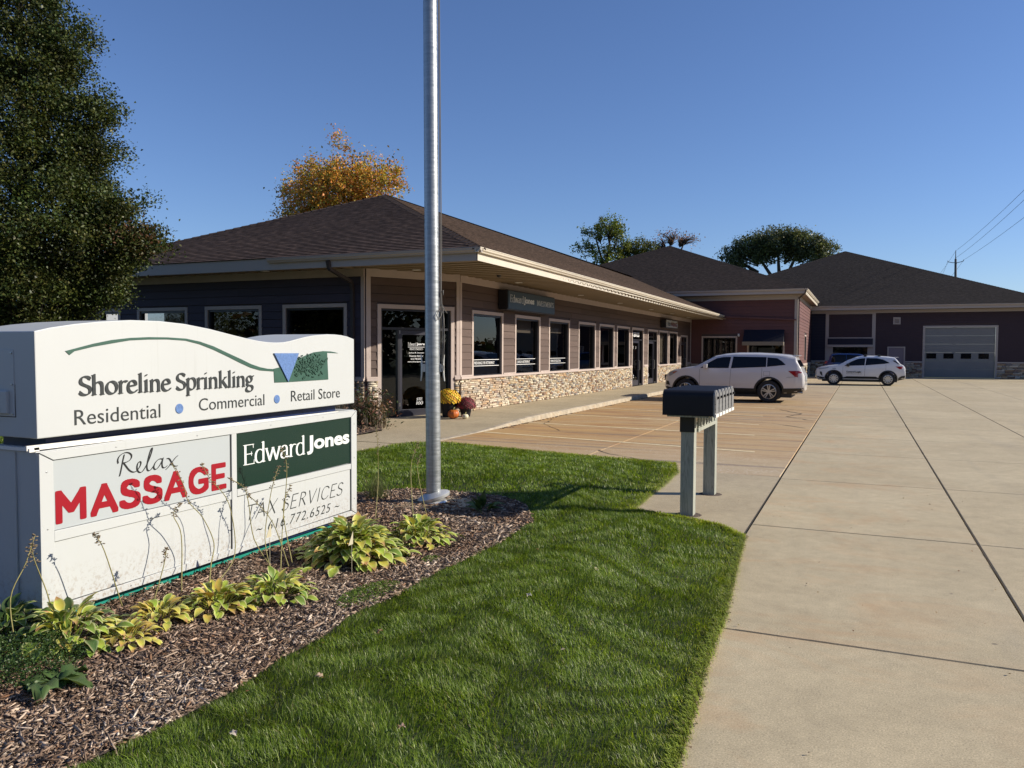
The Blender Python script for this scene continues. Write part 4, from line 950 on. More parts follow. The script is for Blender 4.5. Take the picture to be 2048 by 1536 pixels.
siding(WG, bC, x3(-2.1),x3(.70),2.86,4.55, [], M['siding_c'], joined=True)
ledger(WG, bC, x3(.95),LG,.0,1.03, opsG, hmin=.07,hmax=.13,lmin=.2,lmax=.55); ledger(WG, bC, x3(-3.4),x3(-2.45),.0,1.03, [], hmin=.07,hmax=.13,lmin=.2,lmax=.55)
tb(WG,bC,x3(-3.4),LG,4.56,4.77,.04,'frieze_board')
for a,b in spans(x3(-3.4),LG,[(o[0],o[1],0,2) for o in opsG],1.04,1.12): tb(WG,bC,a,b,1.035,1.125,.07,'sill_ledge')
for x in (-2.42,.76): tb(WG,bC,x3(x),x3(x+.16),.0,4.555,.05,'pilaster')
tb(WG,bC,x3(-2.26),x3(.76),2.74,2.82,.052,'panel_trim'); tb(WG,bC,x3(-2.26),x3(.76),4.5,4.558,.052,'panel_trim'); tb(WG,bC,x3(-2.26),x3(-2.2),2.821,4.5,.052,'panel_trim'); tb(WG,bC,x3(.69),x3(.758),2.821,4.5,.052,'panel_trim')
mb = MB(); WG.box(mb, x3(-2.26),x3(.76),-.12,.12,2.29,2.739); mb.build('header', M['siding_c2'], bC)
mb = MB(); WG.box(mb, x3(-2.26),x3(.76),-.10,.20,2.12,2.288); mb.build('valance_beam', M['trim_far'], bC)
mb = MB(); mb.add([WG.p(x3(-1.9),-.1,.1),WG.p(x3(.42),-.1,.1),WG.p(x3(.42),-.1,2.12),WG.p(x3(-1.9),-.1,2.12)], [(0,1,2,3)]); mb.build('glass', M['car_glass'], bC)
mb = MB(); WG.box(mb, x3(.42),x3(.76),-.1,.02,0,2.12); WG.box(mb, x3(-2.26),x3(-1.9),-.1,.02,0,2.12); mb.build('jamb', M['trim_far'], bC)
mb = MB(); W=WG; W.box(mb,x3(1.72),x3(1.80),-.05,.04,0,2.15); W.box(mb,x3(2.78),x3(2.86),-.05,.04,0,2.15); W.box(mb,x3(1.72),x3(2.86),-.05,.042,2.07,2.152); dcs = mb.build('door_casing', M['trim_far'], bC)
mb = MB(); W.box(mb,x3(1.80),x3(2.78),-.06,-.02,.02,2.07); dm_ = mb.build('door', mat('lavender grey steel door',(.20,.165,.19),.5), bC)
mb = MB(); mb.lathe([(0,0),(.03,.01),(.03,.05),(0,.06)], (1.88,62.42,1.0), 10, 'y'); mb.build('handle', M['steel'], dm_)
mb = MB(); W.box(mb,x3(2.05),x3(2.52),0,.05,3.74,4.24); vt = mb.build('vent', M['trim_far'], bC, bevel=.004)
mb = MB()
for k in range(6): mb.obox(W.p(x3(2.285),.052,3.84+k*.055),(1,0,0),(0,1,.8),(0,-.8,1),.15,.02,.004)
mb.build('louver', M['siding_core'], vt)
mb = MB()
W.box(mb,x3(3.95),x3(4.09),-.05,.05,0,3.5); W.box(mb,x3(8.36),x3(8.50),-.05,.05,0,3.5); W.box(mb,x3(3.95),x3(8.50),-.05,.052,3.5,3.62); gd = mb.build('garage_door', M['trim_far'], bC)
M['garage_grey'] = mat('grey green door steel', (.20,.205,.20), .5, nscale=1, namp=.05)
for k in range(6):
    mb = MB(); z0,z1 = .02+k*.58, .02+(k+1)*.58-.004; W.box(mb,x3(4.1),x3(8.35),-.10,-.05+.001*(k%2),z0,z1)
    o = mb.build('door_section', M['garage_grey'], gd)
for k in range(4):
    mb = MB(); xw = 4.2+k*1.06; W.box(mb,x3(xw),x3(xw+.62),-.05,-.04,1.33,1.69); f_ = mb.build('window_light', M['car_glass'], gd)
M['letter_red'].name = 'red vinyl'
ZC = 5.08; g0,g1,apC = (-14.8,61.7,ZC),(11.9,61.7,ZC),(-1.45,75.05,10.52)
roof_face('shingles', bC, M['shingle_c'], g0,g1,apC,apC); roof_face('shingles', bC, M['shingle_c'], g1,(11.9,90,ZC),apC,(-1.45,90,10.52)); roof_face('shingles', bC, M['shingle_c'], (-14.8,90,ZC),g0,(-1.45,90,10.52),apC)
caps(bC, M['shingle_c'], g1, apC); caps(bC, M['shingle_c'], g0, apC)
mb = MB(); mb.box((-14.8,61.75,4.78),(11.9,61.775,5.085)); mb.build('fascia', M['trim_far'], bC); gutter(bC, (-2.84,61.749),(11.95,61.749),(0,-1), 5.06, m='trim_far')
mb = MB(); mb.box((-14.8,61.776,4.78),(11.9,62.5,4.80)); mb.build('soffit', M['soffit'], bC)
# ------------------------------------------------------------------ monument sign
SX = -4.5; SB = -5.12
sg = empty('monument_sign', (-4.8,4.8,0), 'big white monument sign with a wave shaped top, standing in the mulch bed', 'sign')
TOP = [(3.15,1.852),(3.251,1.876),(3.419,1.904),(3.596,1.925),(3.833,1.943),(4.074,1.945),(4.298,1.932),(4.538,1.902),(4.798,1.858),(4.95,1.834),(5.079,1.818),(5.18,1.810),(5.279,1.808),(5.37,1.812),(5.451,1.823),(5.55,1.842),(5.652,1.861),(5.76,1.876),(5.863,1.885),(5.98,1.892),(6.087,1.892),(6.19,1.887),(6.283,1.877),(6.39,1.853)]
mb = MB(); mb.prism([(3.155,1.207),(6.39,1.232)]+TOP[::-1], lambda p:(SB,p[0],p[1]), lambda p:(SX,p[0],p[1]))
uc = mb.build('upper_cabinet', M['sign_white'], sg, bevel=.006)
mb = MB(); mb.box((SB+.12,3.28,1.10),(SX-.10,6.22,1.24)); mb.build('reveal_band', M['navy'], sg)
mb = MB(); mb.prism([(3.17,.115),(6.42,.14),(6.43,1.165),(3.165,1.125)], lambda p:(SB,p[0],p[1]), lambda p:(SX-.03,p[0],p[1])); lc = mb.build('lower_cabinet', M['sign_white'], sg, bevel=.003)
for x in (SB+.10,SB+.40):
    mb = MB(); mb.box((x,3.155,.13),(x+.012,3.164,1.115)); mb.build('side_rib', M['sign_white'], lc)
mb = MB(); mb.box((SB+.1,3.35,-.05),(SX-.12,6.25,.13)); mb.build('base', M['teal'], sg)
mb = MB(); mb.box((SB+.12,3.3,.095),(SX-.06,6.3,.125)); mb.build('base_trim', M['navy'], sg)
# retainer frame on the lower face, mitred
fr_ = [(3.165,.115),(6.425,.14),(6.43,1.160),(3.165,1.122)]; fi = [(3.255,.12+.045),(6.34,.165+.02),(6.34,1.100),(3.255,1.068)]
for i in range(4):
    j = (i+1)%4; g = .0012; q = [fr_[i],fr_[j],fi[j],fi[i]]; cx = sum(a for a,_ in q)/4; cy = sum(b for _,b in q)/4
    mb = MB(); q = [(a+(cx-a)*.0015,b+(cy-b)*.012) for a,b in q]
    k = (SX-.03); mb.prism(q, lambda p:(k,p[0],p[1]), lambda p:(k+(.030 if True else 0),p[0],p[1])); mb.build('retainer', M['sign_white'], lc, bevel=.002)
mb = MB(); mb.prism([(4.752,.15),(4.806,.15),(4.806,1.085),(4.752,1.083)], lambda p:(SX-.03,p[0],p[1]), lambda p:(SX-.002,p[0],p[1])); mb.build('divider', M['sign_white'], lc, bevel=.002)
mb = MB(); mb.box((SB+.2,3.15,1.128),(SX-.045,3.2,1.150)); mb.box((SX-.06,3.13,1.126),(SX-.035,3.16,1.15)); mb.box((SX-.06,3.12,1.135),(SX-.045,6.20,1.165)); mb.build('drip_edge', M['white_plastic'], sg)
PF = SX-.014
def panel(poly, m, name='panel'): return plate(poly, name, m, lc, PF-.004, .004)
pm = panel([(3.258,.632),(4.748,.640),(4.748,1.083),(3.258,1.066)], M['sign_grey'])
pe = panel([(4.811,.640),(6.338,.655),(6.338,1.101),(4.811,1.085)], M['sign_green'])
pt_ = panel([(4.811,.166),(6.338,.19),(6.338,.595),(4.811,.578)], M['sign_blank'])
pb = panel([(3.258,.168),(4.748,.168),(4.748,.572),(3.258,.560)], M['sign_blank'])
for a,b,z0,z1,s_ in ((3.258,4.748,.563,.629,.006),(4.811,6.338,.582,.637,.012)):
    mb = MB(); mb.prism([(a,z0),(b,z0+s_),(b,z1+s_*.7),(a,z1)], lambda p:(SX-.03,p[0],p[1]), lambda p:(SX-.004,p[0],p[1])); mb.build('divider', M['sign_white'], lc, bevel=.002)
def gap(y0,z0,y1,z1,t=.0022):
    mb = MB(); mb.prism([(y0,z0-t),(y1,z1-t),(y1,z1+t),(y0,z0+t)], lambda p:(PF-.001,p[0],p[1]), lambda p:(PF+.002,p[0],p[1])); mb.build('panel_gap', M['seam'], lc)
gap(3.26,.561,4.746,.571); gap(4.812,.578,6.336,.595); gap(3.262,.170,4.746,.170,.0015); gap(4.812,.170,6.336,.192,.0015); gap(3.26,1.0655,4.746,1.0825); gap(4.812,1.0855,6.336,1.1005)
for y in (4.749,6.3375):
    mb = MB(); mb.box((PF-.001,y-.004,.17),(PF+.003,y+.004,1.08)); mb.build('panel_gap', M['seam'], lc)
F0 = SX-.001
letters(build_text('Shoreline Sprinkling', nib=(.070,.025), ang=28, serif=.015, track=-.02), 'lettering', M['letter_dark'], uc, FACE_X, 3.432,5.003,1.404,1.588, F0, .006)
letters(font_mesh('Residential', offset=-.004), 'lettering', M['letter_dark'], uc, FACE_X, 3.402,4.064,1.268,1.364, F0, .004)
letters(font_mesh('Commercial', offset=-.004), 'lettering', M['letter_dark'], uc, FACE_X, 4.419,5.123,1.290,1.382, F0, .004)
letters(font_mesh('Retail Store', offset=-.004), 'lettering', M['letter_dark'], uc, FACE_X, 5.457,6.155,1.300,1.394, F0, .004)
for y,z in ((4.234,1.319),(5.276,1.331)):
    mb = MB(); mb.lathe([(0,-.001),(.036,-.001),(.036,.004),(.033,.006),(0,.006)], (F0,y,z), 28, 'x'); mb.build('blue_dot', M['sky_blue'], uc, smooth=30)
SW_T = [(3.347,1.734),(3.41,1.749),(3.541,1.781),(3.678,1.807),(3.822,1.823),(3.974,1.831),(4.133,1.832),(4.301,1.826),(4.433,1.806),(4.57,1.771),(4.713,1.721),(4.863,1.67),(4.967,1.632),(5.074,1.604),(5.162,1.59),(5.236,1.586)]
SW_B = [(5.236,1.566),(5.073,1.578),(4.966,1.602),(4.842,1.645),(4.713,1.694),(4.57,1.745),(4.432,1.786),(4.3,1.811),(4.133,1.818),(3.973,1.815),(3.822,1.807),(3.706,1.789),(3.541,1.762),(3.41,1.733),(3.375,1.709)]
plate(SW_T+SW_B, 'wave_stripe', M['swoosh'], uc, F0, .005)
plate([(5.238,1.588),(5.246,1.472),(5.403,1.470),(5.978,1.475),(5.963,1.722),(6.133,1.717),(6.075,1.727),(6.014,1.734),(5.903,1.737),(5.769,1.726),(5.665,1.701),(5.539,1.664),(5.441,1.617)], 'green_field', M['swoosh'], uc, F0, .005)
plate([(5.236,1.718),(5.552,1.718),(5.41,1.474)], 'blue_wedge', M['sky_blue'], uc, F0+.004, .012)
fb = MB(); lm = mat('raised green flecks',(.012,.055,.035),.5)
for k in range(190):
    a,b = rnd.gauss(5.70,.11), rnd.gauss(1.61,.05)
    if not (5.5<a<5.955 and 1.49<b<1.715 and b < 1.664+.35*(a-5.5)): continue
    s_ = rnd.uniform(.004,.011); fb.obox((F0+.008,a,b),(0,1,rnd.uniform(-1,1)),(0,rnd.uniform(-1,0),1),(1,rnd.uniform(-.3,.3),0),s_*1.4,s_*.8,.004)
o = fb.build('flecks', lm, uc); o['kind'] = 'stuff'
BOLD = []; x_ = 0
for ch in 'MASSAGE':
    st = {'M':[[(.07,0),(.07,.70)],[(.09,.66),(.37,.24)],[(.37,.24),(.65,.66)],[(.67,.70),(.67,0)]],'A':[[(.04,0),(.33,.69)],[(.33,.69),(.62,0)],[(.16,.19),(.50,.19)]],'S':[bz((.47,.58),(.38,.73),(.07,.74),(.08,.52))+bz((.08,.52),(.09,.38),(.26,.38),(.30,.34))+bz((.30,.34),(.42,.31),(.50,.28),(.49,.17))+bz((.49,.17),(.48,-.04),(.12,-.04),(.04,.12))],'G':[bz((.60,.56),(.46,.76),(.06,.76),(.06,.35))+bz((.06,.35),(.06,-.08),(.48,-.06),(.60,.12)),[(.60,.12),(.60,.31)],[(.60,.31),(.40,.31)]],'E':[[(.07,0),(.07,.70)],[(.07,.70),(.44,.70)],[(.07,.355),(.40,.355)],[(.07,0),(.46,0)]]}[ch]
    BOLD += [[(a+x_,b) for a,b in s_] for s_ in st]; x_ += {'M':.90,'A':.78,'S':.67,'G':.80,'E':.6}[ch]
letters(curve_mesh(ink('', nib=(.084,.084), ang=0, custom=BOLD, square=True), .02), 'lettering', M['letter_red'], pm, FACE_X, 3.272,4.703,.664,.872, PF, .002)
RELAX = [bz((.18,.70),(.12,.50),(.08,.2),(.02,.02)), bz((-.02,.45),(-.12,.72),(.30,.90),(.42,.66))+bz((.42,.66),(.46,.48),(.22,.42),(.13,.44)), bz((.15,.44),(.26,.30),(.36,.02),(.56,.08)),
 bz((.56,.08),(.66,.14),(.80,.36),(.70,.40))+bz((.70,.40),(.58,.40),(.54,.04),(.72,.02))+bz((.72,.02),(.86,.02),(1.12,.60),(1.14,.78))+bz((1.14,.78),(1.12,.92),(.98,.50),(.94,.22))+bz((.94,.22),(.92,-.04),(1.06,.0),(1.16,.16)),
 bz((1.50,.36),(1.36,.46),(1.16,.26),(1.18,.10))+bz((1.18,.10),(1.24,-.08),(1.44,.18),(1.52,.40)), bz((1.52,.40),(1.42,.10),(1.50,-.04),(1.66,.10)), bz((1.66,.36),(1.84,.40),(1.80,-.02),(2.04,.04)), bz((1.62,-.02),(1.80,.10),(1.88,.30),(2.06,.40))]
letters(curve_mesh(ink('', nib=(.030,.011), ang=30, custom=RELAX), .02), 'lettering', M['letter_black'], pm, FACE_X, 3.715,4.232,.888,1.062, PF, .0015)
letters(build_text('Edward', nib=(.050,.015), ang=0, serif=.011, track=-.03), 'lettering', M['letter_white'], pe, FACE_X, 4.888,5.660,.815,.990, PF, .002)
letters(font_mesh('Jones', offset=.034, spacing=1.0), 'lettering', M['letter_white'], pe, FACE_X, 5.685,6.322,.808,.978, PF, .002)
letters(build_text('TAX SERVICES', nib=(.034,.011), ang=38, serif=.0, slant=.28, track=.03), 'lettering', M['letter_dark'], pt_, FACE_X, 4.932,6.225,.362,.487, PF, .002)
letters(font_mesh('~ 616.772.6525 ~', offset=-.008, shear=.28, spacing=1.15), 'lettering', M['letter_dark'], pt_, FACE_X, 5.03,6.16,.234,.315, PF, .002)
sc_ = MB()
for y,z in [(3.21,.25),(3.21,.65),(3.21,1.0),(6.385,.3),(6.385,.7),(6.385,1.03),(3.7,1.10),(4.4,1.108),(5.2,1.118),(5.9,1.13),(3.8,.143),(4.5,.145),(5.3,.155),(6.0,.162)]:
    mb = MB(); mb.lathe([(0,.003),(.005,.002),(.006,0)], (SX,y,z), 8, 'x'); mb.build('screw', M['steel'], lc)
# electrical hatch on the shaded end
mb = MB(); mb.prism([(-5.04,1.335),(-4.69,1.335),(-4.69,1.742),(-5.04,1.748)], lambda p:(p[0],3.1545,p[1]), lambda p:(p[0],3.148,p[1])); ht = mb.build('access_hatch', M['sign_white'], uc, bevel=.002)
mb = MB(); mb.box((-5.045,3.1545,1.330),(-4.685,3.1525,1.334)); mb.box((-4.688,3.1545,1.334),(-4.684,3.1525,1.745)); mb.build('hatch_gap', M['seam'], uc)
mb = MB(); mb.box((-5.0,3.149,1.352),(-4.735,3.128,1.49)); mb.build('switch_cover', M['sign_white'], uc, bevel=.004)
for x,z in ((-4.705,1.72),(-4.705,1.53),(-4.705,1.35),(-4.80,1.465),(-4.80,1.378)):
    mb = MB(); mb.lathe([(0,-.006),(.006,-.005),(.006,0)], (x,3.147 if z>1.5 or x>-4.75 else 3.127,z), 8, 'y'); mb.build('screw', M['steel'], uc)

# ------------------------------------------------------------------ flagpole
fp = empty('flagpole', (-4.42,7.8,0), 'tall aluminium flagpole with slack halyard ropes rising out of the mulch bed', 'flagpole')
zb_ = gz(-4.42,7.8)
def pole_c(z): return Vector((-4.415-.0085*(z), 7.8, z))
mb = MB(); mb.tube([pole_c(0),pole_c(1.5),pole_c(4),pole_c(9)], [.0835,.0825,.080,.072], 40); mb.build('shaft', M['pole'], fp, smooth=40)
mb = MB(); mb.lathe([(.085,.075),(.10,.07),(.175,.045),(.188,.03),(.18,.0),(.14,-.01)], (0,0,0), 40); rot = Matrix.Rotation(R(-13),3,'Y')@Matrix.Rotation(R(7),3,'X')
mb.v = [tuple(rot@Vector(v)+Vector((-4.40,7.79,zb_+.075))) for v in mb.v]; mb.build('base_collar', M['cast'], fp, smooth=35)
mb = MB(); mb.lathe([(.085,.03),(.145,.02),(.158,.0),(.15,-.03)], (-4.405,7.775,zb_+.04), 36); mb.build('base_ring', M['cast'], fp, smooth=35)
mb = MB(); mb.box((-4.75,7.35,-.1),(-3.95,8.15,zb_+.035)); tag(mb.build('pole_footing', M['walk_concrete'], bevel=.01), 'square concrete footing under the flagpole in the mulch', 'footing')
nb = MB()
RT = Vector((.915,.404,0)); TC = Vector((.404,-.915,0))       # along and across the cleat axis
def hp(r, t, z): return pole_c(z)+RT*(r-(.015 if r > 0 else -.015))+TC*t
def rope(pts, r=.0055): nb.tube([hp(*p) for p in pts], r, 6)
rope([(.118,.01,1.56),(.128,.01,1.75),(.132,.01,2.0),(.112,.0,2.28),(.108,.0,3.2),(.106,.0,5.5),(.10,.0,9)])
rope([(.128,-.01,1.56),(.142,.0,1.8),(.146,.0,2.1),(.122,.0,2.28),(.118,.01,2.42),(.124,.0,3.0),(.118,.0,5.5),(.11,.0,9)])
rope([(.136,.02,1.6),(.152,.01,1.85),(.138,.01,2.25)], .004); rope([(.110,.03,1.7),(.114,.03,2.2),(.112,.03,4),(.104,.03,9)], .004)
rope([(.11,.02,2.18),(.09,.06,2.20),(.072,.08,2.14),(.09,.07,2.09),(.115,.03,2.13),(.13,.02,2.19)], .0045)
rope([(.115,.02,2.23),(.145,.02,2.22),(.185,.02,2.165)], .0045); rope([(.11,.02,2.40),(.142,.02,2.42),(.138,.02,2.37)], .008)
nb.build('halyard', M['rope'], fp, smooth=True)
def cleat(sg_):
    mb = MB(); c = hp(sg_*.112, 0, 1.55); mb.obox(c, RT, TC, (0,0,1), .02, .018, .045)
    mb.tube([hp(sg_*.146,0,1.70),hp(sg_*.138,0,1.63),hp(sg_*.134,0,1.55),hp(sg_*.138,0,1.47),hp(sg_*.148,0,1.40)], [.006,.010,.014,.010,.006], 8)
    mb.build('cleat', M['cast'], fp, smooth=40)
cleat(1); cleat(-1)
mb = MB()
for k in range(5): mb.tube([hp(.128+.014*cs(a_), .028*cs(a_*2+k), 1.55+.045*sn(a_)) for a_ in [2*math.pi*i/14+k for i in range(15)]], .005, 6)
mb.build('rope_wrap', M['rope'], fp, smooth=True)

# ------------------------------------------------------------------ mailboxes
ms = empty('mailbox_stand', (-1.66,9.1,0), 'weathered green-grey timber stand with two posts and a slatted rail carrying the mailboxes', 'stand')
for y in (8.38,9.72):
    mb = MB(); mb.box((-1.735,y,-.1),(-1.595,y+.14,1.065)); mb.build('post', M['wood_post'], ms, bevel=.006)
    mb = MB(); mb.lathe([(0,.003),(.12,.004),(.14,.0)], (-1.655,y+.07,.0015), 16); mb.build('post_collar', M['mulch_soil'], ms)
mb = MB(); mb.box((-1.60,8.53,.885),(-1.575,9.715,.925)); mb.build('rail', M['wood_post'], ms, bevel=.003)
mb = MB(); mb.box((-1.73,8.53,.885),(-1.705,9.715,.925)); mb.build('rail', M['wood_post'], ms, bevel=.003)
for k in range(7):
    mb = MB(); y = 8.56+k*.17; mb.box((-1.60,y,.926),(-1.58,y+.09,1.064)); mb.build('slat', M['wood_post'], ms, bevel=.003)
mb = MB(); mb.box((-1.741,8.368,.895),(-1.589,8.379,1.064)); mb.box((-1.747,8.38,.895),(-1.736,8.47,1.064)); mb.build('bracket', M['post_bracket'], ms)
mb = MB(); mb.box((-1.85,8.22,1.066),(-1.42,9.46,1.082)); mb.build('shelf', M['wood_post'], ms)
def mailbox(y, label):
    r = empty('mailbox', (-1.63,y,1.083), label, 'mailbox', 'row of six black mailboxes with grey doors'); w = .093; x0,x1 = -1.895,-1.375; z0 = 1.083; h = .268
    arch = [(y-w,z0),(y+w,z0)]+[(y+w*cs(a),z0+h-w*.78+w*.78*sn(a)) for a in [math.pi*i/14 for i in range(15)]]
    mb = MB(); mb.prism(arch, lambda p:(x0,p[0],p[1]), lambda p:(x1,p[0],p[1])); mb.build('shell', M['mail_black'], r, smooth=45)
    big = lambda s_,e: [(y+(p[0]-y)*s_, z0-.004+(p[1]-z0)*s_+e) for p in arch]
    mb = MB(); mb.prism(big(1.02,0), lambda p:(x1+.001,p[0],p[1]), lambda p:(x1+.022,p[0],p[1])); dr = mb.build('door', M['mail_grey'], r, bevel=.004)
    inn = [(y+(p[0]-y)*.80, z0+.035+(p[1]-z0)*.80) for p in arch]
    mb = MB(); mb.prism(inn, lambda p:(x1+.0225,p[0],p[1]), lambda p:(x1+.03,p[0],p[1])); mb.build('door_panel', M['mail_grey'], dr, bevel=.003)
    mb = MB(); mb.obox((x1+.036,y,z0+.19),(1,0,0),(0,1,0),(0,0,1),.014,.018,.012); mb.build('latch', M['mail_black'], dr)
    mb = MB(); mb.box((x1+.002,y-w*.9,z0-.012),(x1+.034,y+w*.9,z0+.022)); mb.build('hinge_bar', M['white_plastic'], dr)
    mb = MB(); mb.box((x1-.02,y+w+.002,z0+.10),(x1+.018,y+w+.010,z0+.125)); mb.box((x1+.005,y+w+.002,z0+.125),(x1+.018,y+w+.010,z0+.17)); mb.build('flag', M['mail_black'], r)
    for z in (.075,.125):
        mb = MB(); mb.lathe([(0,.004),(.006,.003),(.006,0)], (x1+.022,y-w*.86,z0+z), 8, 'x'); mb.build('rivet', M['mail_black'], dr)
nm = ['black mailbox nearest the camera at the near end of the row of six','second black mailbox from the near end of the row, just behind the nearest one','third black mailbox from the near end of the row of six','fourth black mailbox from the near end, in the far half of the row','fifth black mailbox from the near end, next to the farthest one','black mailbox at the far end of the row, closest to the parked cars']
for k in range(6): mailbox(8.295+k*.214, nm[k])

# ------------------------------------------------------------------ cars
def interp(tab, x):
    if x <= tab[0][0]: return tab[0][1]
    for (a,b),(c,d) in zip(tab[:-1],tab[1:]):
        if x <= c: return b+(d-b)*(x-a)/(c-a) if c > a else d
    return tab[-1][1]
FR = [(0,.80),(.10,.93),(.24,.985),(.5,1.0),(.82,.99),(1.0,.965)]
class CarShape:
    def __init__(s, top, bot, belt, plan, hw, tumble=.30): s.top,s.bot,s.belt,s.plan,s.hw,s.tb = top,bot,belt,plan,hw,tumble
    def section(s, x):
        T,B = interp(s.top,x), interp(s.bot,x); w = interp(s.plan,x)*s.hw; bl = min(interp(s.belt,x), T-.05); out = []
        for f,k in FR: out.append((w*k, B+(bl-B)*f))
        h = T-bl
        for f,rd in ((.30,0),(.62,0),(.86,.02),(.95,.07),(.985,.17)):
            out.append((max(.05,w*.965-s.tb*h*f-rd), bl+h*f))
        out.append((w*.45, T+.0)); out.append((0, T+.012)); return out
    def side(s, x, z):
        sec = s.section(x)
        for (w0,z0),(w1,z1) in zip(sec[:-1],sec[1:]):
            if z0 <= z <= z1: return w0+(w1-w0)*(z-z0)/(z1-z0+1e-9)
        return sec[0][0] if z < sec[0][1] else sec[-3][0]
def car(name, label, cat, shape, x_org, yc, x0, x1, paint, wheels, rw, tyre_r, dlos, extras, spokes=5, double=True, group=None, dark_z=.0, tr=.22):
    """x runs tailwards in site metres, the nose points to -X; yc is the car's centre line"""
    root = empty(name, (x_org,yc,0), label, cat, group)
    xs = sorted(set([x0+(x1-x0)*i/58 for i in range(59)]+[p[0] for p in shape.top if x0<p[0]<x1]))
    mb = MB(); rows = []
    for x in xs:
        sec = shape.section(x); ring = [(x,yc-w,z) for w,z in sec]+[(x,yc+w,z) for w,z in sec[:-1][::-1]]; rows.append(len(mb.v)); mb.v += ring
    n = len(ring)
    for a,b in zip(rows[:-1],rows[1:]):
        for j in range(n-1): mb.f.append((a+j,a+j+1,b+j+1,b+j)); mb.m.append(0)
        mb.f.append((a+n-1,a,b,b+n-1)); mb.m.append(0)
    for r_ in (rows[0],rows[-1]): mb.f.append(tuple(r_+j for j in range(n))); mb.m.append(0)
    me = mb.mesh('body', [paint, M['car_black']], worigin(root)); bmx = bmesh.new(); bmx.from_mesh(me); bmesh.ops.recalc_face_normals(bmx, faces=bmx.faces)
    bmx.to_mesh(me); bmx.free()
    body = bpy.data.objects.new('body', me); COL.objects.link(body); body.parent = root
    cut = MB()
    for wx in wheels:
        cut.lathe([(0,-2),(rw,-2),(rw,2),(0,2)], (wx,yc,tyre_r+.01), 40, 'y')
    cme = cut.mesh('cut', [M['car_black']], worigin(root)); bmx = bmesh.new(); bmx.from_mesh(cme); bmesh.ops.remove_doubles(bmx, verts=bmx.verts, dist=1e-4); bmesh.ops.recalc_face_normals(bmx, faces=bmx.faces); bmx.to_mesh(cme); bmx.free()
    co = bpy.data.objects.new('cut', cme); COL.objects.link(co); co.parent = root
    md = body.modifiers.new('b','BOOLEAN'); md.operation = 'DIFFERENCE'; md.object = co; md.solver = 'EXACT'
    if hasattr(md,'material_mode'): md.material_mode = 'TRANSFER'
    bpy.context.view_layer.update(); dg = bpy.context.evaluated_depsgraph_get()
    nm_ = bpy.data.meshes.new_from_object(body.evaluated_get(dg)); body.modifiers.clear(); old = body.data
    if len(nm_.polygons) > 200: body.data = nm_
    bpy.data.objects.remove(co)
    body.data.polygons.foreach_set('use_smooth', [True]*len(body.data.polygons)); body.data.set_sharp_from_angle(angle=R(32))
    for p in body.data.polygons:
        if p.center.z < dark_z and p.normal.z > -2: p.material_index = 1
    # patches laid on the side surface
    def patch(poly, pname, m, off=.006, parent=body, sides=(-1,1)):
        for sgn in sides:
            bb = bmesh.new(); vs = [bb.verts.new((x,0,z)) for x,z in poly]; bb.faces.new(vs)
            xa,xb = min(p[0] for p in poly),max(p[0] for p in poly); za,zb2 = min(p[1] for p in poly),max(p[1] for p in poly)
            nx = max(2,int((xb-xa)/.09)); nz = max(2,int((zb2-za)/.07))
            for i in range(1,nx): bmesh.ops.bisect_plane(bb, geom=bb.verts[:]+bb.edges[:]+bb.faces[:], plane_co=(xa+(xb-xa)*i/nx,0,0), plane_no=(1,0,0))
            for i in range(1,nz): bmesh.ops.bisect_plane(bb, geom=bb.verts[:]+bb.edges[:]+bb.faces[:], plane_co=(0,0,za+(zb2-za)*i/nz), plane_no=(0,0,1))
            o_ = worigin(parent)
            for v in bb.verts: v.co = Vector((v.co.x, yc+sgn*(shape.side(v.co.x,v.co.z)+off), v.co.z))-o_
            me2 = bpy.data.meshes.new(pname); bb.to_mesh(me2); bb.free(); me2.materials.append(m); me2.polygons.foreach_set('use_smooth',[True]*len(me2.polygons))
            oo = bpy.data.objects.new(pname, me2); COL.objects.link(oo); oo.parent = parent
    for poly in dlos: patch(poly, 'window', M['car_glass'], .007)
    for poly,pn,m,off in extras: patch(poly, pn, m, off)
    # wheels
    for wx in wheels:
        for sgn in (-1,1):
            yo = yc+sgn*(shape.hw-.02); wd = empty('wheel', (wx,yo,tyre_r), parent=root)
            y_in = -sgn*.21
            R_ = tyre_r; r_ = R_*.655
            mb = MB(); mb.lathe([(r_,0),(r_+.02,sgn*.012),(R_-.045,sgn*.014),(R_-.012,sgn*.0),(R_,-sgn*.03),(R_,y_in+sgn*.03),(R_-.02,y_in),(r_,y_in)], (wx,yo,tyre_r), 44, 'y'); mb.build('tyre', M['tyre'], wd, smooth=40)
            mb = MB(); mb.lathe([(r_+.002,-sgn*.002),(r_-.018,sgn*.002),(r_-.028,-sgn*.02),(r_-.03,-sgn*.12)], (wx,yo,tyre_r), 44, 'y'); mb.lathe([(0,-sgn*.0),(.05,-sgn*.002),(.062,-sgn*.02)], (wx,yo,tyre_r), 20, 'y')
            for k in range(spokes):
                a0 = 2*math.pi*k/spokes+.3
                for da in ((-.13,.13) if double else (0,)):
                    a = a0+da*1.0; d0 = Vector((cs(a0+da*2.2),0,sn(a0+da*2.2))); d1 = Vector((cs(a),0,sn(a)))
                    p0 = Vector((wx,yo-sgn*.012,tyre_r))+d0*.045; p1 = Vector((wx,yo-sgn*.006,tyre_r))+Vector((cs(a0+da*1.35),0,sn(a0+da*1.35)))*(r_-.02)
                    ax = (p1-p0).normalized(); t_ = ax.cross(Vector((0,1,0))); mb.obox((p0+p1)/2, ax, t_, (0,1,0), (p1-p0).length/2, .017 if double else .03, .012)
            mb.build('rim', M['alloy'], wd, smooth=35)
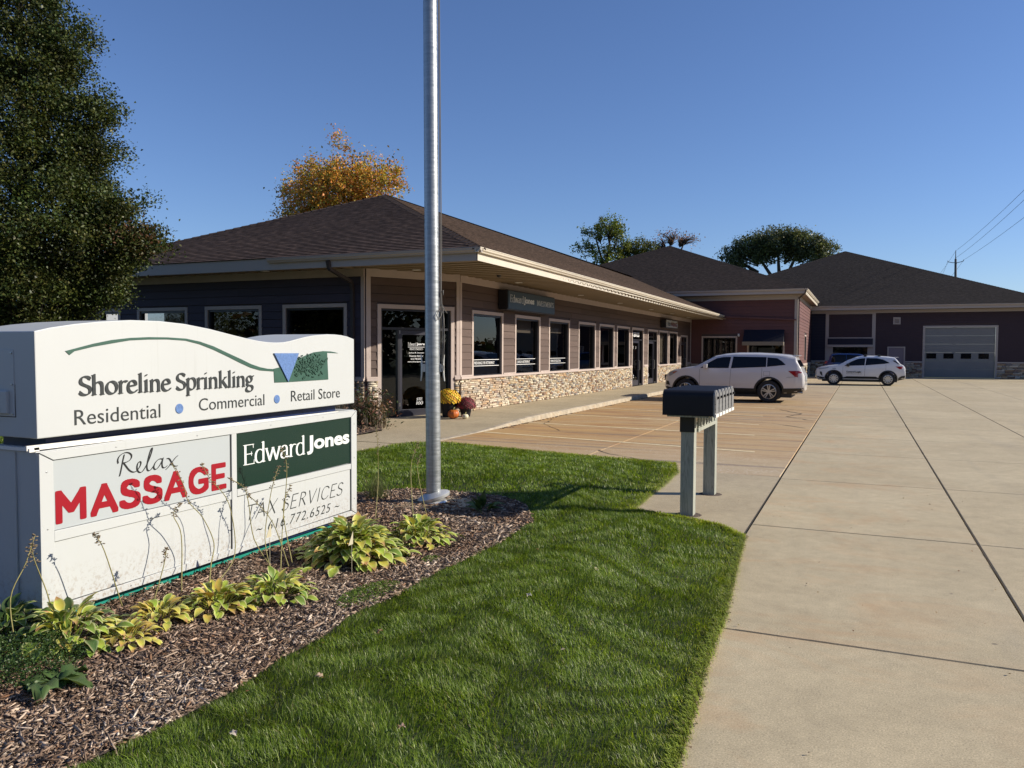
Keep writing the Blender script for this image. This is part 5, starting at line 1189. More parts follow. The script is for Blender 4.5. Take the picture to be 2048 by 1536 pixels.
            mb = MB(); mb.lathe([(0,-sgn*.06),(r_-.03,-sgn*.06),(r_-.03,-sgn*.1)], (wx,yo,tyre_r), 30, 'y'); mb.build('brake_disc', M['wheel_dark'], wd)
            # dark arch lip
            pts = []; rr = rw+.002
            mb = MB(); N_ = 26
            for i in range(N_+1):
                a = R(-14)+R(208)*i/N_; 
                for q in (rw-.004, rw+.055):
                    x = wx+q*cs(a); z = tyre_r+.01+q*sn(a); mb.v.append((x, yc+sgn*(shape.side(x,max(z,interp(shape.bot,x)+.02))+.012), z))
            for i in range(N_): mb.f.append((2*i,2*i+1,2*i+3,2*i+2)); mb.m.append(0)
            mb.build('arch_trim', M['car_black'], body, smooth=True)
    mb = MB(); mb.box((x0+.35,yc-shape.hw*.86,.19),(x1-.4,yc+shape.hw*.86,.42)); mb.build('underbody', M['wheel_dark'], root)
    return root, body, patch
def line(pts, w=.008):      # thin strip along a polyline on the car side
    out = [(x-w/2 if abs(pts[0][1]-pts[-1][1])>abs(pts[0][0]-pts[-1][0]) else x, z if abs(pts[0][1]-pts[-1][1])>abs(pts[0][0]-pts[-1][0]) else z-w/2) for x,z in pts]
    bk = [(x+w/2 if abs(pts[0][1]-pts[-1][1])>abs(pts[0][0]-pts[-1][0]) else x, z if abs(pts[0][1]-pts[-1][1])>abs(pts[0][0]-pts[-1][0]) else z+w/2) for x,z in pts][::-1]
    return out+bk
suv = CarShape(
 [(-6.53,.66),(-6.50,.80),(-6.44,.90),(-6.33,1.01),(-6.14,1.10),(-5.72,1.18),(-5.38,1.235),(-5.11,1.385),(-4.71,1.605),(-4.37,1.675),(-3.94,1.71),(-3.25,1.712),(-2.7,1.685),(-2.3,1.65),(-2.03,1.60),(-1.97,1.42),(-1.86,1.22),(-1.80,1.08),(-1.735,.95),(-1.72,.62),(-1.73,.55)],
 [(-6.53,.44),(-6.4,.27),(-6.2,.23),(-2.3,.25),(-1.95,.32),(-1.74,.42)],
 [(-6.6,1.0),(-5.9,1.12),(-5.2,1.15),(-2.9,1.20),(-2.3,1.24),(-1.7,1.25)],
 [(-6.53,.60),(-6.47,.76),(-6.35,.87),(-6.1,.945),(-5.6,.985),(-4,1.0),(-2.4,.985),(-2.0,.94),(-1.80,.87),(-1.73,.80)], .97, .36)
ex_ = [([(-2.25,1.10),(-2.02,.90),(-1.93,.89),(-1.93,1.02),(-1.82,1.03),(-1.81,1.095),(-1.94,1.105)],'tail_lamp',M['tail_red'],.010),
 ([(-6.40,.92),(-6.30,.86),(-6.18,.92),(-6.0,1.035),(-6.15,1.055),(-6.30,1.0)],'headlight',M['lamp_clear'],.010),
 ([(-6.16,.965),(-6.02,1.03),(-6.08,1.035),(-6.2,.98)],'side_marker',M['amber'],.014),
 ([(-6.44,.56),(-6.28,.54),(-6.33,.68),(-6.43,.70)],'fog_lamp_grille',M['car_black'],.008),
 ([(-5.26,.27),(-3.28,.27),(-3.28,.485),(-5.26,.485)],'sill_cladding',M['car_black'],.012),
 ([(-6.46,.44),(-6.10,.27),(-6.05,.40),(-6.2,.45),(-6.44,.50)],'bumper_cladding',M['car_black'],.010),
 ([(-2.42,.30),(-1.80,.36),(-1.76,.52),(-2.44,.50)],'bumper_cladding',M['car_black'],.012),
 (line([(-5.22,1.13),(-5.225,.8),(-5.21,.47)]),'door_gap',M['seam'],.005),(line([(-4.14,1.16),(-4.16,.8),(-4.18,.47)]),'door_gap',M['seam'],.005),
 (line([(-3.10,1.19),(-3.11,1.0),(-3.11,.81)]),'door_gap',M['seam'],.005),
 (line([(-2.30,.88),(-1.95,.905)],.006),'bumper_gap',M['seam'],.006),
 (line([(-5.0,.62),(-4.0,.60),(-3.35,.66)],.012),'body_crease',M['car_pearl'],.010)]
for hx_ in (-4.30,-3.38): ex_.append(([(hx_-.10,1.035),(hx_+.10,1.035),(hx_+.10,1.065),(hx_-.10,1.065)],'door_handle',M['car_pearl'],.030))
fx,fz = -2.945,1.005
for a,b in (((fx-.1,fz-.075),(fx+.1,fz-.075)),((fx-.1,fz+.075),(fx+.1,fz+.075))): ex_.append((line([a,b],.006),'fuel_flap_gap',M['seam'],.004))
for a,b in (((fx-.1,fz-.07),(fx-.1,fz+.07)),((fx+.1,fz-.07),(fx+.1,fz+.07))): ex_.append((line([a,b],.006),'fuel_flap_gap',M['seam'],.004))
r1,b1,patch1 = car('parked_suv','large pearl white SUV with six side windows parked nose-in behind the mailboxes','car',suv,-4.1,29.2,-6.53,-1.73,M['car_pearl'],(-5.70,-2.87),.445,.385,
 [[(-5.20,1.165),(-4.22,1.175),(-4.16,1.565),(-4.42,1.555),(-4.65,1.51),(-4.93,1.35)],[(-4.14,1.17),(-2.97,1.23),(-2.97,1.565),(-4.08,1.575)],[(-2.94,1.235),(-2.33,1.305),(-2.46,1.43),(-2.62,1.53),(-2.94,1.555)]],
 ex_, spokes=5, group='white cars parked nose-in')
def mirror(root, x, yw, z, paint):
    mb = MB()
    for s_ in (-1,1): mb.obox((x,root.location.y+s_*(yw+.12),z),(1,0,0),(0,1,0),(0,0,1),.07,.10,.075); mb.obox((x+.02,root.location.y+s_*(yw+.0),z-.07),(1,0,0),(0,1,0),(0,0,1),.05,.08,.015)
    mb.build('mirror', paint, root, bevel=.03)
mirror(r1,-5.0,.93,1.235,M['car_pearl'])
def slopepane(root, x0,z0,x1,z1, hw0,hw1, yc, name='windscreen', off=.012):
    mb = MB(); d = Vector((x1-x0,0,z1-z0)).normalized(); n_ = Vector((-d.z,0,d.x)) if d.x>0 else Vector((d.z,0,-d.x))
    if n_.z < 0: n_ = -n_
    N=8
    for i in range(N+1):
        t = -1+2*i/N; mb.v += [tuple(Vector((x0,yc+t*hw0,z0))+n_*off), tuple(Vector((x1,yc+t*hw1,z1))+n_*off)]
    for i in range(N): mb.f.append((2*i,2*i+1,2*i+3,2*i+2)); mb.m.append(0)
    mb.build(name, M['car_glass'], root)
slopepane(r1,-5.34,1.262,-4.73,1.605,.78,.60,29.2,off=.02); slopepane(r1,-1.985,1.46,-1.86,1.24,.62,.76,29.2,'rear_window',off=.02)
mb = MB(); mb.box((-2.12,28.55,1.60),(-1.93,29.85,1.635)); mb.build('spoiler', M['car_pearl'], r1, bevel=.012)
mb = MB(); mb.box((-1.735,28.85,.78),(-1.715,29.55,.93)); mb.build('number_plate', M['sign_grey'], r1)
mb = MB(); mb.tube([(-1.95,28.45,.36),(-1.78,28.45,.36)], .035, 12); mb.build('exhaust', M['steel'], r1)
mb = MB(); mb.box((-6.545,28.62,.70),(-6.50,29.78,.90)); mb.build('grille', M['car_black'], r1)
esc = CarShape(
 [(-2.24,.70),(-2.20,.82),(-2.13,.89),(-2.0,.95),(-1.6,1.03),(-1.19,1.075),(-1.04,1.10),(-.66,1.32),(-.24,1.49),(.04,1.545),(.35,1.565),(.77,1.562),(1.31,1.525),(1.62,1.475),(1.70,1.39),(1.90,1.13),(2.02,1.08),(2.09,1.0),(2.12,.92),(2.08,.6),(2.14,.5)],
 [(-2.24,.42),(-2.1,.26),(1.7,.25),(2.14,.36)],
 [(-2.3,.9),(-1.2,1.0),(-.8,1.01),(.2,1.05),(1.1,1.13),(1.5,1.2),(2.2,1.2)],
 [(-2.24,.62),(-2.18,.78),(-2.0,.90),(-1.6,.97),(-.6,1.0),(1.2,.99),(1.7,.93),(2.0,.84),(2.14,.78)], .92, .36)
e_ = [([(1.66,1.01),(1.84,.88),(1.94,.87),(1.96,.94),(2.02,.95),(2.09,1.0),(1.96,1.02)],'tail_lamp',M['tail_red'],.010),
 ([(-2.12,.84),(-1.99,.82),(-1.62,.89),(-1.52,.95),(-1.95,.905)],'headlight',M['lamp_clear'],.010),
 ([(-2.0,.60),(-1.9,.48),(-1.87,.48),(-1.90,.69),(-2.0,.71)],'fog_lamp_grille',M['car_black'],.008),
 ([(-.86,.27),(.86,.27),(.86,.40),(.72,.47),(-.66,.47),(-.86,.40)],'sill_cladding',M['car_black'],.012),
 ([(-2.18,.42),(-1.80,.27),(-1.78,.40),(-2.17,.46)],'bumper_cladding',M['car_black'],.010),
 ([(1.78,.27),(2.10,.36),(2.11,.54),(1.96,.52),(1.80,.42)],'bumper_cladding',M['car_black'],.012),
 ([(1.5,1.32),(1.62,1.33),(1.85,1.12),(1.80,1.12)],'quarter_glass',M['car_glass'],.008),
 (line([(-.86,.99),(-.87,.75),(-.86,.5)]),'door_gap',M['seam'],.005),(line([(.21,1.03),(.20,.75),(.19,.48)]),'door_gap',M['seam'],.005),(line([(1.20,1.13),(1.20,1.0),(1.20,.82)]),'door_gap',M['seam'],.005)]
for hx_ in (-.01,.97): e_.append(([(hx_-.10,.885),(hx_+.10,.885),(hx_+.10,.912),(hx_-.10,.912)],'door_handle',M['car_white'],.030))
r2,b2,patch2 = car('parked_crossover','small white crossover with roof rack mounts and company lettering on its front door','car',esc,0,46.35,-2.24,2.14,M['car_white'],(-1.31,1.31),.40,.345,
 [[(-.80,1.02),(.18,1.06),(.22,1.435),(.06,1.425),(-.17,1.385),(-.49,1.235)],[(.22,1.06),(1.09,1.145),(1.38,1.19),(1.26,1.27),(1.07,1.365),(.78,1.435),(.27,1.44)]],
 e_, spokes=10, double=False, group='white cars parked nose-in')
mirror(r2,-.62,.90,1.07,M['car_black'])
slopepane(r2,-1.0,1.125,-.30,1.47,.74,.58,46.35,off=.02); slopepane(r2,1.70,1.41,1.89,1.15,.58,.70,46.35,'rear_window',off=.02)
mb = MB(); mb.box((1.45,45.8,1.475),(1.80,46.9,1.50)); mb.build('spoiler', M['car_white'], r2, bevel=.01)
for x in (.21,.88):
    mb = MB()
    for s_ in (-1,1): mb.obox((x,46.35+s_*.62,1.57),(1,0,0),(0,1,0),(0,0,1),.07,.05,.055); mb.obox((x,46.35+s_*.63,1.62),(1,0,0),(0,1,0),(0,0,1),.045,.03,.03)
    mb.build('rack_foot', M['car_black'], r2, bevel=.01)
mb = MB(); mb.box((-2.26,45.9,.60),(-2.22,46.8,.80)); mb.build('grille', M['car_black'], r2)
o_ = letters(font_mesh('Control Logix', offset=.04), 'lettering', M['letter_black'], b2, FACE_Y, -.69,.03,.645,.755, 46.35-.937, .002)
letters(font_mesh('Industrial Automation Solutions', offset=.0), 'lettering', M['letter_black'], b2, FACE_Y, -.69,.05,.595,.625, 46.35-.937, .002)
letters(font_mesh('SUPER', offset=.04), 'lettering', M['navy'], b2, FACE_Y, -1.38,-1.20,.865,.905, 46.35-.905, .002)
b_top = [(-2.3,.7),(-2.22,.9),(-2.1,1.05),(-1.95,1.25),(-1.88,1.55),(-1.80,1.62),(-1.5,1.66),(-.8,1.665),(-.13,1.64),(.1,1.58),(.55,1.28),(.8,1.16),(1.5,1.08),(1.9,.98),(2.05,.8),(2.1,.6)]
blu = CarShape(b_top, [(-2.3,.4),(-2.1,.28),(1.9,.28),(2.1,.4)], [(-2.3,1.0),(2.1,1.02)], [(-2.3,.8),(-2.1,.92),(-1.5,.98),(0,1.0),(1.4,.97),(1.9,.86),(2.1,.66)], .92, .3)
r3,b3,p3 = car('parked_suv','blue SUV with dark windows half hidden behind the white crossover','car',blu,0,57.2,-2.3,2.1,M['car_blue'],(-1.35,1.3),.40,.34,
 [[(-1.80,1.08),(-.9,1.06),(-.9,1.58),(-1.70,1.58)],[(-.86,1.06),(-.1,1.06),(-.14,1.58),(-.86,1.58)],[(-.05,1.06),(.62,1.07),(.30,1.36),(-.05,1.56)]],
 [([(-2.24,.98),(-2.05,.98),(-2.0,1.12),(-2.15,1.14)],'tail_lamp',M['tail_red'],.01)], spokes=5, double=False)
# ------------------------------------------------------------------ grass
def in_view(P, margin=1.06):
    d = np.stack([P[:,0],P[:,1],np.zeros(len(P))-EYE],1); f_,r_,u_2 = (np.array(v) for v in (_f,_r,_u))
    w = d@f_; u = (d@r_)/w; v = (d@u_2)/w
    return (w>.3)&(np.abs(u)<1024/FPX*margin+.02)&(v>-768/FPX*margin-.06)
def blades(name, poly, holes, dens, hfun, label=None):
    A = npoly(poly); mn,mx = A.min(0),A.max(0); mn = np.maximum(mn,[-22,-.5]); mx = np.minimum(mx,[0,17])
    Vs,Cs = [],[]
    for r0,r1,de,wd,hh in dens:
        n = int((mx[0]-mn[0])*(mx[1]-mn[1])*de); P = rng.uniform(mn,mx,(n,2)); dist = np.hypot(P[:,0],P[:,1])
        P = P[(dist>=r0)&(dist<r1)]; P = P[in_view(P)]; P = P[inside(P,poly)]
        for h in holes:
            P = P[~inside(P,h)]
        n = len(P)
        if not n: continue
        patch = .5+.5*np.sin(P[:,0]*2.3+np.sin(P[:,1]*1.7)*1.8)*np.cos(P[:,1]*1.9+P[:,0])
        z = hfun(P)-.004; H = hh*rng.uniform(.55,1.25,n)*(.85+.3*patch); clump = 2.6*np.sin(P[:,0]*5.1+np.sin(P[:,1]*4.3)*2)+2.1*np.cos(P[:,1]*6.7+np.sin(P[:,0]*3.9)*2); tuft = .5+.5*np.sin(P[:,0]*9.7+np.sin(P[:,1]*8.1)*2.2)*np.sin(P[:,1]*10.9+np.sin(P[:,0]*7.3)*2)
        a = clump+rng.normal(0,.95,n); H = H*(.78+.34*tuft); lean = rng.uniform(.15,1.15,n)*H
        dx,dy = np.cos(a),np.sin(a); wv = wd*rng.uniform(.6,1.3,n); b = a+rng.uniform(1.0,2.1,n); px,py = np.cos(b)*wv/2,np.sin(b)*wv/2
        base = np.stack([P[:,0],P[:,1],z],1); off = np.stack([px,py,np.zeros(n)],1)
        mid = base+np.stack([dx*lean*.35,dy*lean*.35,H*.6],1); tip = base+np.stack([dx*lean,dy*lean,H*rng.uniform(.8,1.0,n)],1)
        V = np.stack([base-off,base+off,mid+off*.75,mid-off*.75,tip],1)
        g = np.array([[.150,.225,.022],[.215,.305,.030],[.090,.155,.016],[.38,.43,.17],[.050,.095,.014]])
        ci = rng.choice(5,n,p=[.36,.24,.22,.08,.10]); c = g[ci]*rng.uniform(.75,1.2,(n,1))*(1.32-.30*patch[:,None]-.20*(1-tuft[:,None])); ed = edge_dist(P,poly)[:,None]; c = c*(1+np.array([.75,.45,.15])*np.exp(-ed/.10)); dead = rng.random(n)<.012; c[dead] = [.34,.27,.13]  # sunlit rim painted in: blades turn brighter and yellower towards the lawn edge
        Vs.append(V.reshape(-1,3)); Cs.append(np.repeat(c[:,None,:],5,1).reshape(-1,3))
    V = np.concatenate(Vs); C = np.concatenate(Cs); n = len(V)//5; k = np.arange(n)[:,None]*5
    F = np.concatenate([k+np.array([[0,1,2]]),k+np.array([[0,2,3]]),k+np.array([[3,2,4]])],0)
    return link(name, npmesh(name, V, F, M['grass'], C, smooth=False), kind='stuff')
BED_IN = [(x+(.03 if x<-4.5 else -.02), y) for x,y in BED]
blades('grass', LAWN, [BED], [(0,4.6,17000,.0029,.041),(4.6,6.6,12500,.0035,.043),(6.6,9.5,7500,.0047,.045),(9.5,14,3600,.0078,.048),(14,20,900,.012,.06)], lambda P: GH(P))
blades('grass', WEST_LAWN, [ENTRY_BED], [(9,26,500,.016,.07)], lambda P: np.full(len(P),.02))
# ragged longer grass hanging over the drive edge
def fringe(poly_pts, n, name='edge_grass'):
    A = npoly(poly_pts); Vs=[]; Cs=[]
    seg = np.hypot(*(A[1:]-A[:-1]).T); cum = np.concatenate([[0],np.cumsum(seg)]); s_ = rng.uniform(0,cum[-1],n); i = np.clip(np.searchsorted(cum,s_)-1,0,len(seg)-1); t = (s_-cum[i])/seg[i]
    P = A[i]+(A[i+1]-A[i])*t[:,None]; d = (A[i+1]-A[i])/seg[i][:,None]; nrm = np.stack([d[:,1],-d[:,0]],1); P = P+nrm*rng.normal(-.015,.018,(n,1))
    H = rng.uniform(.025,.06,n); out = rng.uniform(-.02,.05,n); al = rng.normal(0,.03,n); w = rng.uniform(.0025,.0045,n)
    base = np.column_stack([P,np.full(n,.006)]); off = np.column_stack([d*w[:,None],np.zeros(n)]); mv = np.column_stack([nrm*out[:,None]+d*al[:,None],np.zeros(n)])
    mid = base+mv*.4+np.column_stack([np.zeros((n,2)),H*.7]); tip = base+mv+np.column_stack([np.zeros((n,2)),H*rng.uniform(.5,1,n)])
    V = np.stack([base-off,base+off,mid+off*.6,mid-off*.6,tip],1).reshape(-1,3); c = np.array([.27,.34,.045])*rng.uniform(.6,1.35,(n,1)); dd = rng.random(n)<.08; c[dd]=[.3,.24,.13]  # fringe blades coloured lighter to carry on the painted sunlit rim
    k = np.arange(n)[:,None]*5; F = np.concatenate([k+np.array([[0,1,2]]),k+np.array([[0,2,3]]),k+np.array([[3,2,4]])],0)
    link(name, npmesh(name, V, F, M['grass'], np.repeat(c[:,None,:],5,1).reshape(-1,3)), kind='stuff')
fringe(LAWN[1:14][::-1], 9000); fringe(LAWN[13:25][::-1], 3500)

# ------------------------------------------------------------------ mulch chips
def chips(name, poly, dens, hfun, lo=.008, hi=.066):
    A = npoly(poly); mn,mx = A.min(0),A.max(0); mn = np.maximum(mn,[-21,.3]); Vs=[];Cs=[]
    for r0,r1,de,sc in dens:
        n = int((mx[0]-mn[0])*(mx[1]-mn[1])*de); P = rng.uniform(mn,mx,(n,2)); ds = np.hypot(P[:,0],P[:,1]); P = P[(ds>=r0)&(ds<r1)]; P = P[in_view(P)&inside(P,poly)]; n = len(P)
        if not n: continue
        L = (lo+(hi-lo)*rng.random(n)**3.9)*sc; L = np.where(rng.random(n)<.022, L*2+.03, L); Wd = np.minimum(L*rng.uniform(.11,.38,n),.013*sc); T = Wd*rng.uniform(.2,.5,n)
        a = rng.uniform(0,2*np.pi,n); el = rng.normal(0,.28,n); roll = rng.normal(0,.5,n)
        ax = np.stack([np.cos(a)*np.cos(el),np.sin(a)*np.cos(el),np.sin(el)],1); up = np.stack([-np.sin(a)*np.sin(roll),np.cos(a)*np.sin(roll),np.cos(roll)],1); sd_ = np.cross(up,ax); sd_ /= np.linalg.norm(sd_,axis=1,keepdims=True)
        c = np.column_stack([P,hfun(P)+.020+rng.random(n)*.018])
        X_,Y_,Z_ = ax*L[:,None]/2, sd_*Wd[:,None]/2, np.cross(ax,sd_)*T[:,None]/2
        j = lambda: rng.uniform(.6,1.1,(n,1))
        V = np.stack([c-X_*j()-Y_,c+X_*j()-Y_*.8,c+X_*j()+Y_*.9,c-X_*j()+Y_,c-X_-Y_*.8+Z_*2,c+X_-Y_*.7+Z_*2,c+X_+Y_*.7+Z_*2,c-X_+Y_*.9+Z_*2],1)
        pal = np.array([[.17,.135,.115],[.27,.225,.195],[.42,.375,.34],[.54,.50,.46],[.10,.078,.066],[.33,.275,.235],[.64,.60,.55],[.24,.16,.11]])
        ci = rng.choice(8,n,p=[.22,.20,.13,.07,.17,.12,.035,.055]); C = pal[ci]*rng.uniform(.8,1.2,(n,1)); pz = .5+.5*np.sin(P[:,0]*3.1+np.sin(P[:,1]*2.7)*2)*np.cos(P[:,1]*2.3+np.sin(P[:,0]*4.1)); C = C*np.array([1.05,.95,.82])*(np.array([.80,.66,.58])*pz[:,None]+np.array([1.18,1.16,1.15])*(1-pz[:,None]))
        Vs.append(V.reshape(-1,3)); Cs.append(np.repeat(C[:,None,:],8,1).reshape(-1,3))
    V = np.concatenate(Vs); C = np.concatenate(Cs); n = len(V)//8; k = np.arange(n)[:,None]*8
    F = np.concatenate([k+np.array([q]) for q in ((4,5,6,7),(0,1,5,4),(1,2,6,5),(2,3,7,6),(3,0,4,7))],0)
    return link(name, npmesh(name, V, F, M['chip'], C), kind='stuff')
chips('mulch', BED, [(0,4.8,14500,.88),(4.8,7,7800,1.0),(7,11,3200,1.3)], lambda P: GH(P))
chips('mulch', ENTRY_BED, [(10,30,500,2.0)], lambda P: np.full(len(P),.03))
# litter along the concrete edge and a few dry leaves
def drive_edge(y): return np.interp(y, [2.0,3.24,4.32,5.2,6.08,6.94,7.56], [-.62,-.69,-.77,-.80,-.87,-.94,-.98])
n = 900; yv = rng.uniform(2.6,7.7,n); xv = drive_edge(yv)+np.abs(rng.normal(0,.02,n)); V=[];F=[];C=[]
for x,y in zip(xv,yv):
    k=len(V); s_=rnd.uniform(.004,.016); a=rnd.uniform(0,6.28); q=rnd.uniform(.2,.5)
    for dx,dy in ((-1,-q),(1,-q*.5),(1,q),(-1,q*.7)): V.append((x+(dx*cs(a)-dy*sn(a))*s_,y+(dx*sn(a)+dy*cs(a))*s_,.004+rnd.random()*.010))
    F.append((k,k+1,k+2,k+3)); C += [tuple(np.array(rnd.choice([(.20,.13,.08),(.42,.34,.24),(.08,.05,.03),(.3,.2,.12)]))*rnd.uniform(.7,1.1))]*4
link('edge_litter', npmesh('edge_litter', np.array(V), np.array(F), M['chip'], np.array(C)), kind='stuff')

# ------------------------------------------------------------------ leafy plants
def leaf_mesh(name, L, W, pet, el, droop, cc, cm, tipc=None, wavy=.1, rows=6, fold=.25, jag=0, mat_='leaf_gloss'):
    """one leaf growing from the origin along +X; centre colour cc, margin colour cm"""
    V,F,C = [],[],[]; p = Vector((0,0,0)); a = el; n0 = 3
    V += [(0,-.004,0),(0,.004,0)]; C += [cc,cc]
    q = Vector((cs(a)*pet,0,sn(a)*pet)); V += [(q.x,-.004,q.z),(q.x,.004,q.z)]; C += [cc,cc]; F.append((0,2,3,1)); p = q
    prof = [.10,.62,.95,1.0,.78,.42,.04] if rows==6 else [.1,.8,1.0,.7,.05]
    ac = (-1,-.62,0,.62,1)
    for i,w in enumerate(prof):
        t = i/(len(prof)-1)
        if i: a -= droop/(len(prof)-1); p = p+Vector((cs(a),0,sn(a)))*L/(len(prof)-1)
        nv = Vector((-sn(a),0,cs(a)))
        for c in ac:
            ww = W/2*w*(1+(jag*rnd.uniform(-.5,.5) if abs(c)==1 else 0)); h = abs(c)*W/2*w*fold+(wavy*W*rnd.uniform(-.5,.5) if abs(c)>.5 else 0)
            V.append(tuple(p+Vector((0,c*ww,0))+nv*h)); col = cm if abs(c)==1 else cc
            if tipc and t > .8: col = tipc
            C.append(tuple(x*(1+.12*rnd.uniform(-1,1)) for x in col))
    for i in range(len(prof)-1):
        for j in range(4): k = 4+i*5+j; F.append((k,k+5,k+6,k+1))
    return npmesh(name, np.array(V), np.array(F), M[mat_], np.array(C), smooth=True)
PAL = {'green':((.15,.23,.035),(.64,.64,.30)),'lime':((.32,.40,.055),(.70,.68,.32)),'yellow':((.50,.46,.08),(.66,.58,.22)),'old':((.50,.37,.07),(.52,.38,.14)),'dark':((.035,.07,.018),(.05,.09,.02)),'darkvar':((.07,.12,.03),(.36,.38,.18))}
leafset = {}
def leaves_of(pal, ring, L, W):
    k = (pal,ring)
    if k not in leafset:
        el,dr,pet = {0:(1.25,1.0,.10),1:(.95,1.35,.11),2:(.62,1.35,.10),3:(.30,1.0,.09)}[ring]
        cc,cm = PAL[pal]
        leafset[k] = [leaf_mesh('leaf', .135*rnd.uniform(.9,1.15), .068*rnd.uniform(.85,1.15), pet*rnd.uniform(.8,1.1), el+rnd.uniform(-.15,.15), dr+rnd.uniform(-.3,.5), cc, cm, (.42,.25,.10) if (pal in('yellow','old') and rnd.random()<.5) else None) for _ in range(4)]
    return rnd.choice(leafset[k])
def hosta(x, y, r, n, label, pals, stalks=(), name='hosta'):
    z = gz(x,y)+.02; root = empty(name, (x,y,z), label, 'plant', 'hostas planted along the foot of the sign' if name=='hosta' else None)
    n = int(n*1.4)
    for i in range(n):
        t = (i+.5)/n; ring = 0 if t<.16 else 1 if t<.45 else 2 if t<.8 else 3
        me = leaves_of(rnd.choice(pals), ring, 0, 0); sc = (r/.26)**.45*(.62+.34*rnd.random()); th = i*2.39996+rnd.uniform(-.3,.3)
        o = inst('leaf', me, root, (x+cs(th)*r*(.12+.55*t)*rnd.uniform(.4,1.3), y+sn(th)*r*(.12+.55*t)*rnd.uniform(.4,1.3), z+rnd.uniform(0,.02)+max(0,r-.2)*.5*(1-t)), (rnd.uniform(-.25,.25),rnd.uniform(-.2,.2),th), (sc,sc*rnd.uniform(.85,1.15),sc))
    for pts in stalks: stalk(root, pts)
    return root
M['stalk'] = mat('dry flower stalk', (.27,.24,.09), .8, nscale=40, namp=.3); M['pod'] = mat('seed pod', (.20,.15,.09), .85, nscale=60, namp=.4)
def stalk(root, pts, pods=22):
    P = [Vector(p) for p in pts]; sm = []
    for i in range(len(P)-1):
        a,b,c,d = P[max(i-1,0)],P[i],P[i+1],P[min(i+2,len(P)-1)]
        for k in range(5):
            t = k/5; sm.append(.5*((2*b)+(c-a)*t+(2*a-5*b+4*c-d)*t*t+(-a+3*b-3*c+d)*t**3))
    sm.append(P[-1]); n = len(sm); mb = MB(); mb.tube(sm, [.0042*(1-.5*i/(n-1)) for i in range(n)], 6); st = mb.build('flower_stalk', M['stalk'], root, smooth=True)
    mb = MB(); tot = n-1
    for k in range(pods):
        t = .62+.38*k/pods; i = min(int(t*tot),tot-1); q = sm[i].lerp(sm[i+1], t*tot-i); th = rnd.uniform(0,6.28); d = Vector((cs(th),sn(th),rnd.uniform(-.4,.6))).normalized(); L = rnd.uniform(.014,.036)
        mb.tube([q,q+d*L*.4,q+d*L*.7,q+d*L], [.0010,.0018,.0048,.0008], 5)
    for k in range(6): 
        d = Vector((rnd.uniform(-1,1),rnd.uniform(-1,1),rnd.uniform(0,1))).normalized(); mb.tube([sm[-1],sm[-1]+d*.010,sm[-1]+d*.018], [.002,.0045,.0008], 5)
    mb.build('seed_pods', M['pod'], st, smooth=True)['kind'] = 'stuff'
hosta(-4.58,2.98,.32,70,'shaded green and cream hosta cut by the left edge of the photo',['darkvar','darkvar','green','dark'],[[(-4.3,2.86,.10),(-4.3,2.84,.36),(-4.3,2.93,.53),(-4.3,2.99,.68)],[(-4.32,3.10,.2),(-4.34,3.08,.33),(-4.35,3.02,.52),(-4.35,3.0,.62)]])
hosta(-4.20,3.10,.33,95,'broad green hosta with cream leaf edges at the left front corner of the sign',['green','green','lime','yellow','darkvar'],[[(-4.25,3.52,.12),(-4.25,3.40,.50),(-4.25,3.33,.62)]])
hosta(-3.90,3.26,.15,42,'small yellowed hosta just right of the broad green one, below the blank panel',['yellow','yellow','old','lime'])
hosta(-4.04,3.62,.18,50,'small pale yellow hosta third from the left at the teal sign base',['yellow','lime','yellow','old'],[[(-4.2,3.72,.1),(-4.2,3.80,.30),(-4.2,3.83,.42)]])
hosta(-3.88,3.95,.24,70,'yellow-green hosta fourth from the left with long dry flower stalks before the red lettering',['yellow','lime','lime','old'],
 [[(-4.1,4.10,.1),(-4.2,4.22,.22),(-4.25,4.30,.35),(-4.25,4.20,.55),(-4.25,4.07,.69),(-4.25,4.02,.83),(-4.25,3.93,.97)],[(-4.1,4.15,.1),(-4.15,4.40,.25),(-4.2,4.40,.62),(-4.2,4.22,.83),(-4.2,4.15,.94)]])
hosta(-3.70,4.30,.25,80,'yellow-green hosta fifth from the left, below the tax services panel',['lime','green','yellow','lime'],
 [[(-3.9,4.5,.12),(-4.15,4.72,.30),(-4.15,4.78,.60),(-4.15,4.83,.74),(-4.15,4.88,.83)],[(-3.9,4.55,.1),(-4.2,4.66,.3),(-4.2,4.60,.60),(-4.2,4.55,.72),(-4.2,4.42,.80)],[(-3.9,4.6,.1),(-4.2,4.98,.33),(-4.2,5.03,.67),(-4.2,5.03,.85),(-4.2,4.98,.96)]])
EXTRA_ST = [[(-4.15,3.9,.08),(-4.3,3.86,.30),(-4.38,3.90,.42)],[(-4.2,4.3,.08),(-4.3,4.36,.35),(-4.36,4.30,.55)],[(-4.1,4.0,.1),(-4.3,3.75,.30),(-4.38,3.5,.42)],[(-3.95,4.75,.1),(-4.2,4.86,.4),(-4.3,4.72,.62)],[(-4.2,3.95,.1),(-4.3,4.05,.45),(-4.34,4.02,.60),(-4.36,4.10,.66)],[(-4.0,4.85,.1),(-4.25,5.05,.45),(-4.3,5.2,.62)]]
for pts in EXTRA_ST[:0]: pass
big = hosta(-3.80,5.36,.44,280,'largest hosta, a dense lime green mound at the right front corner of the sign',['lime','green','lime','yellow'], EXTRA_ST[3:])
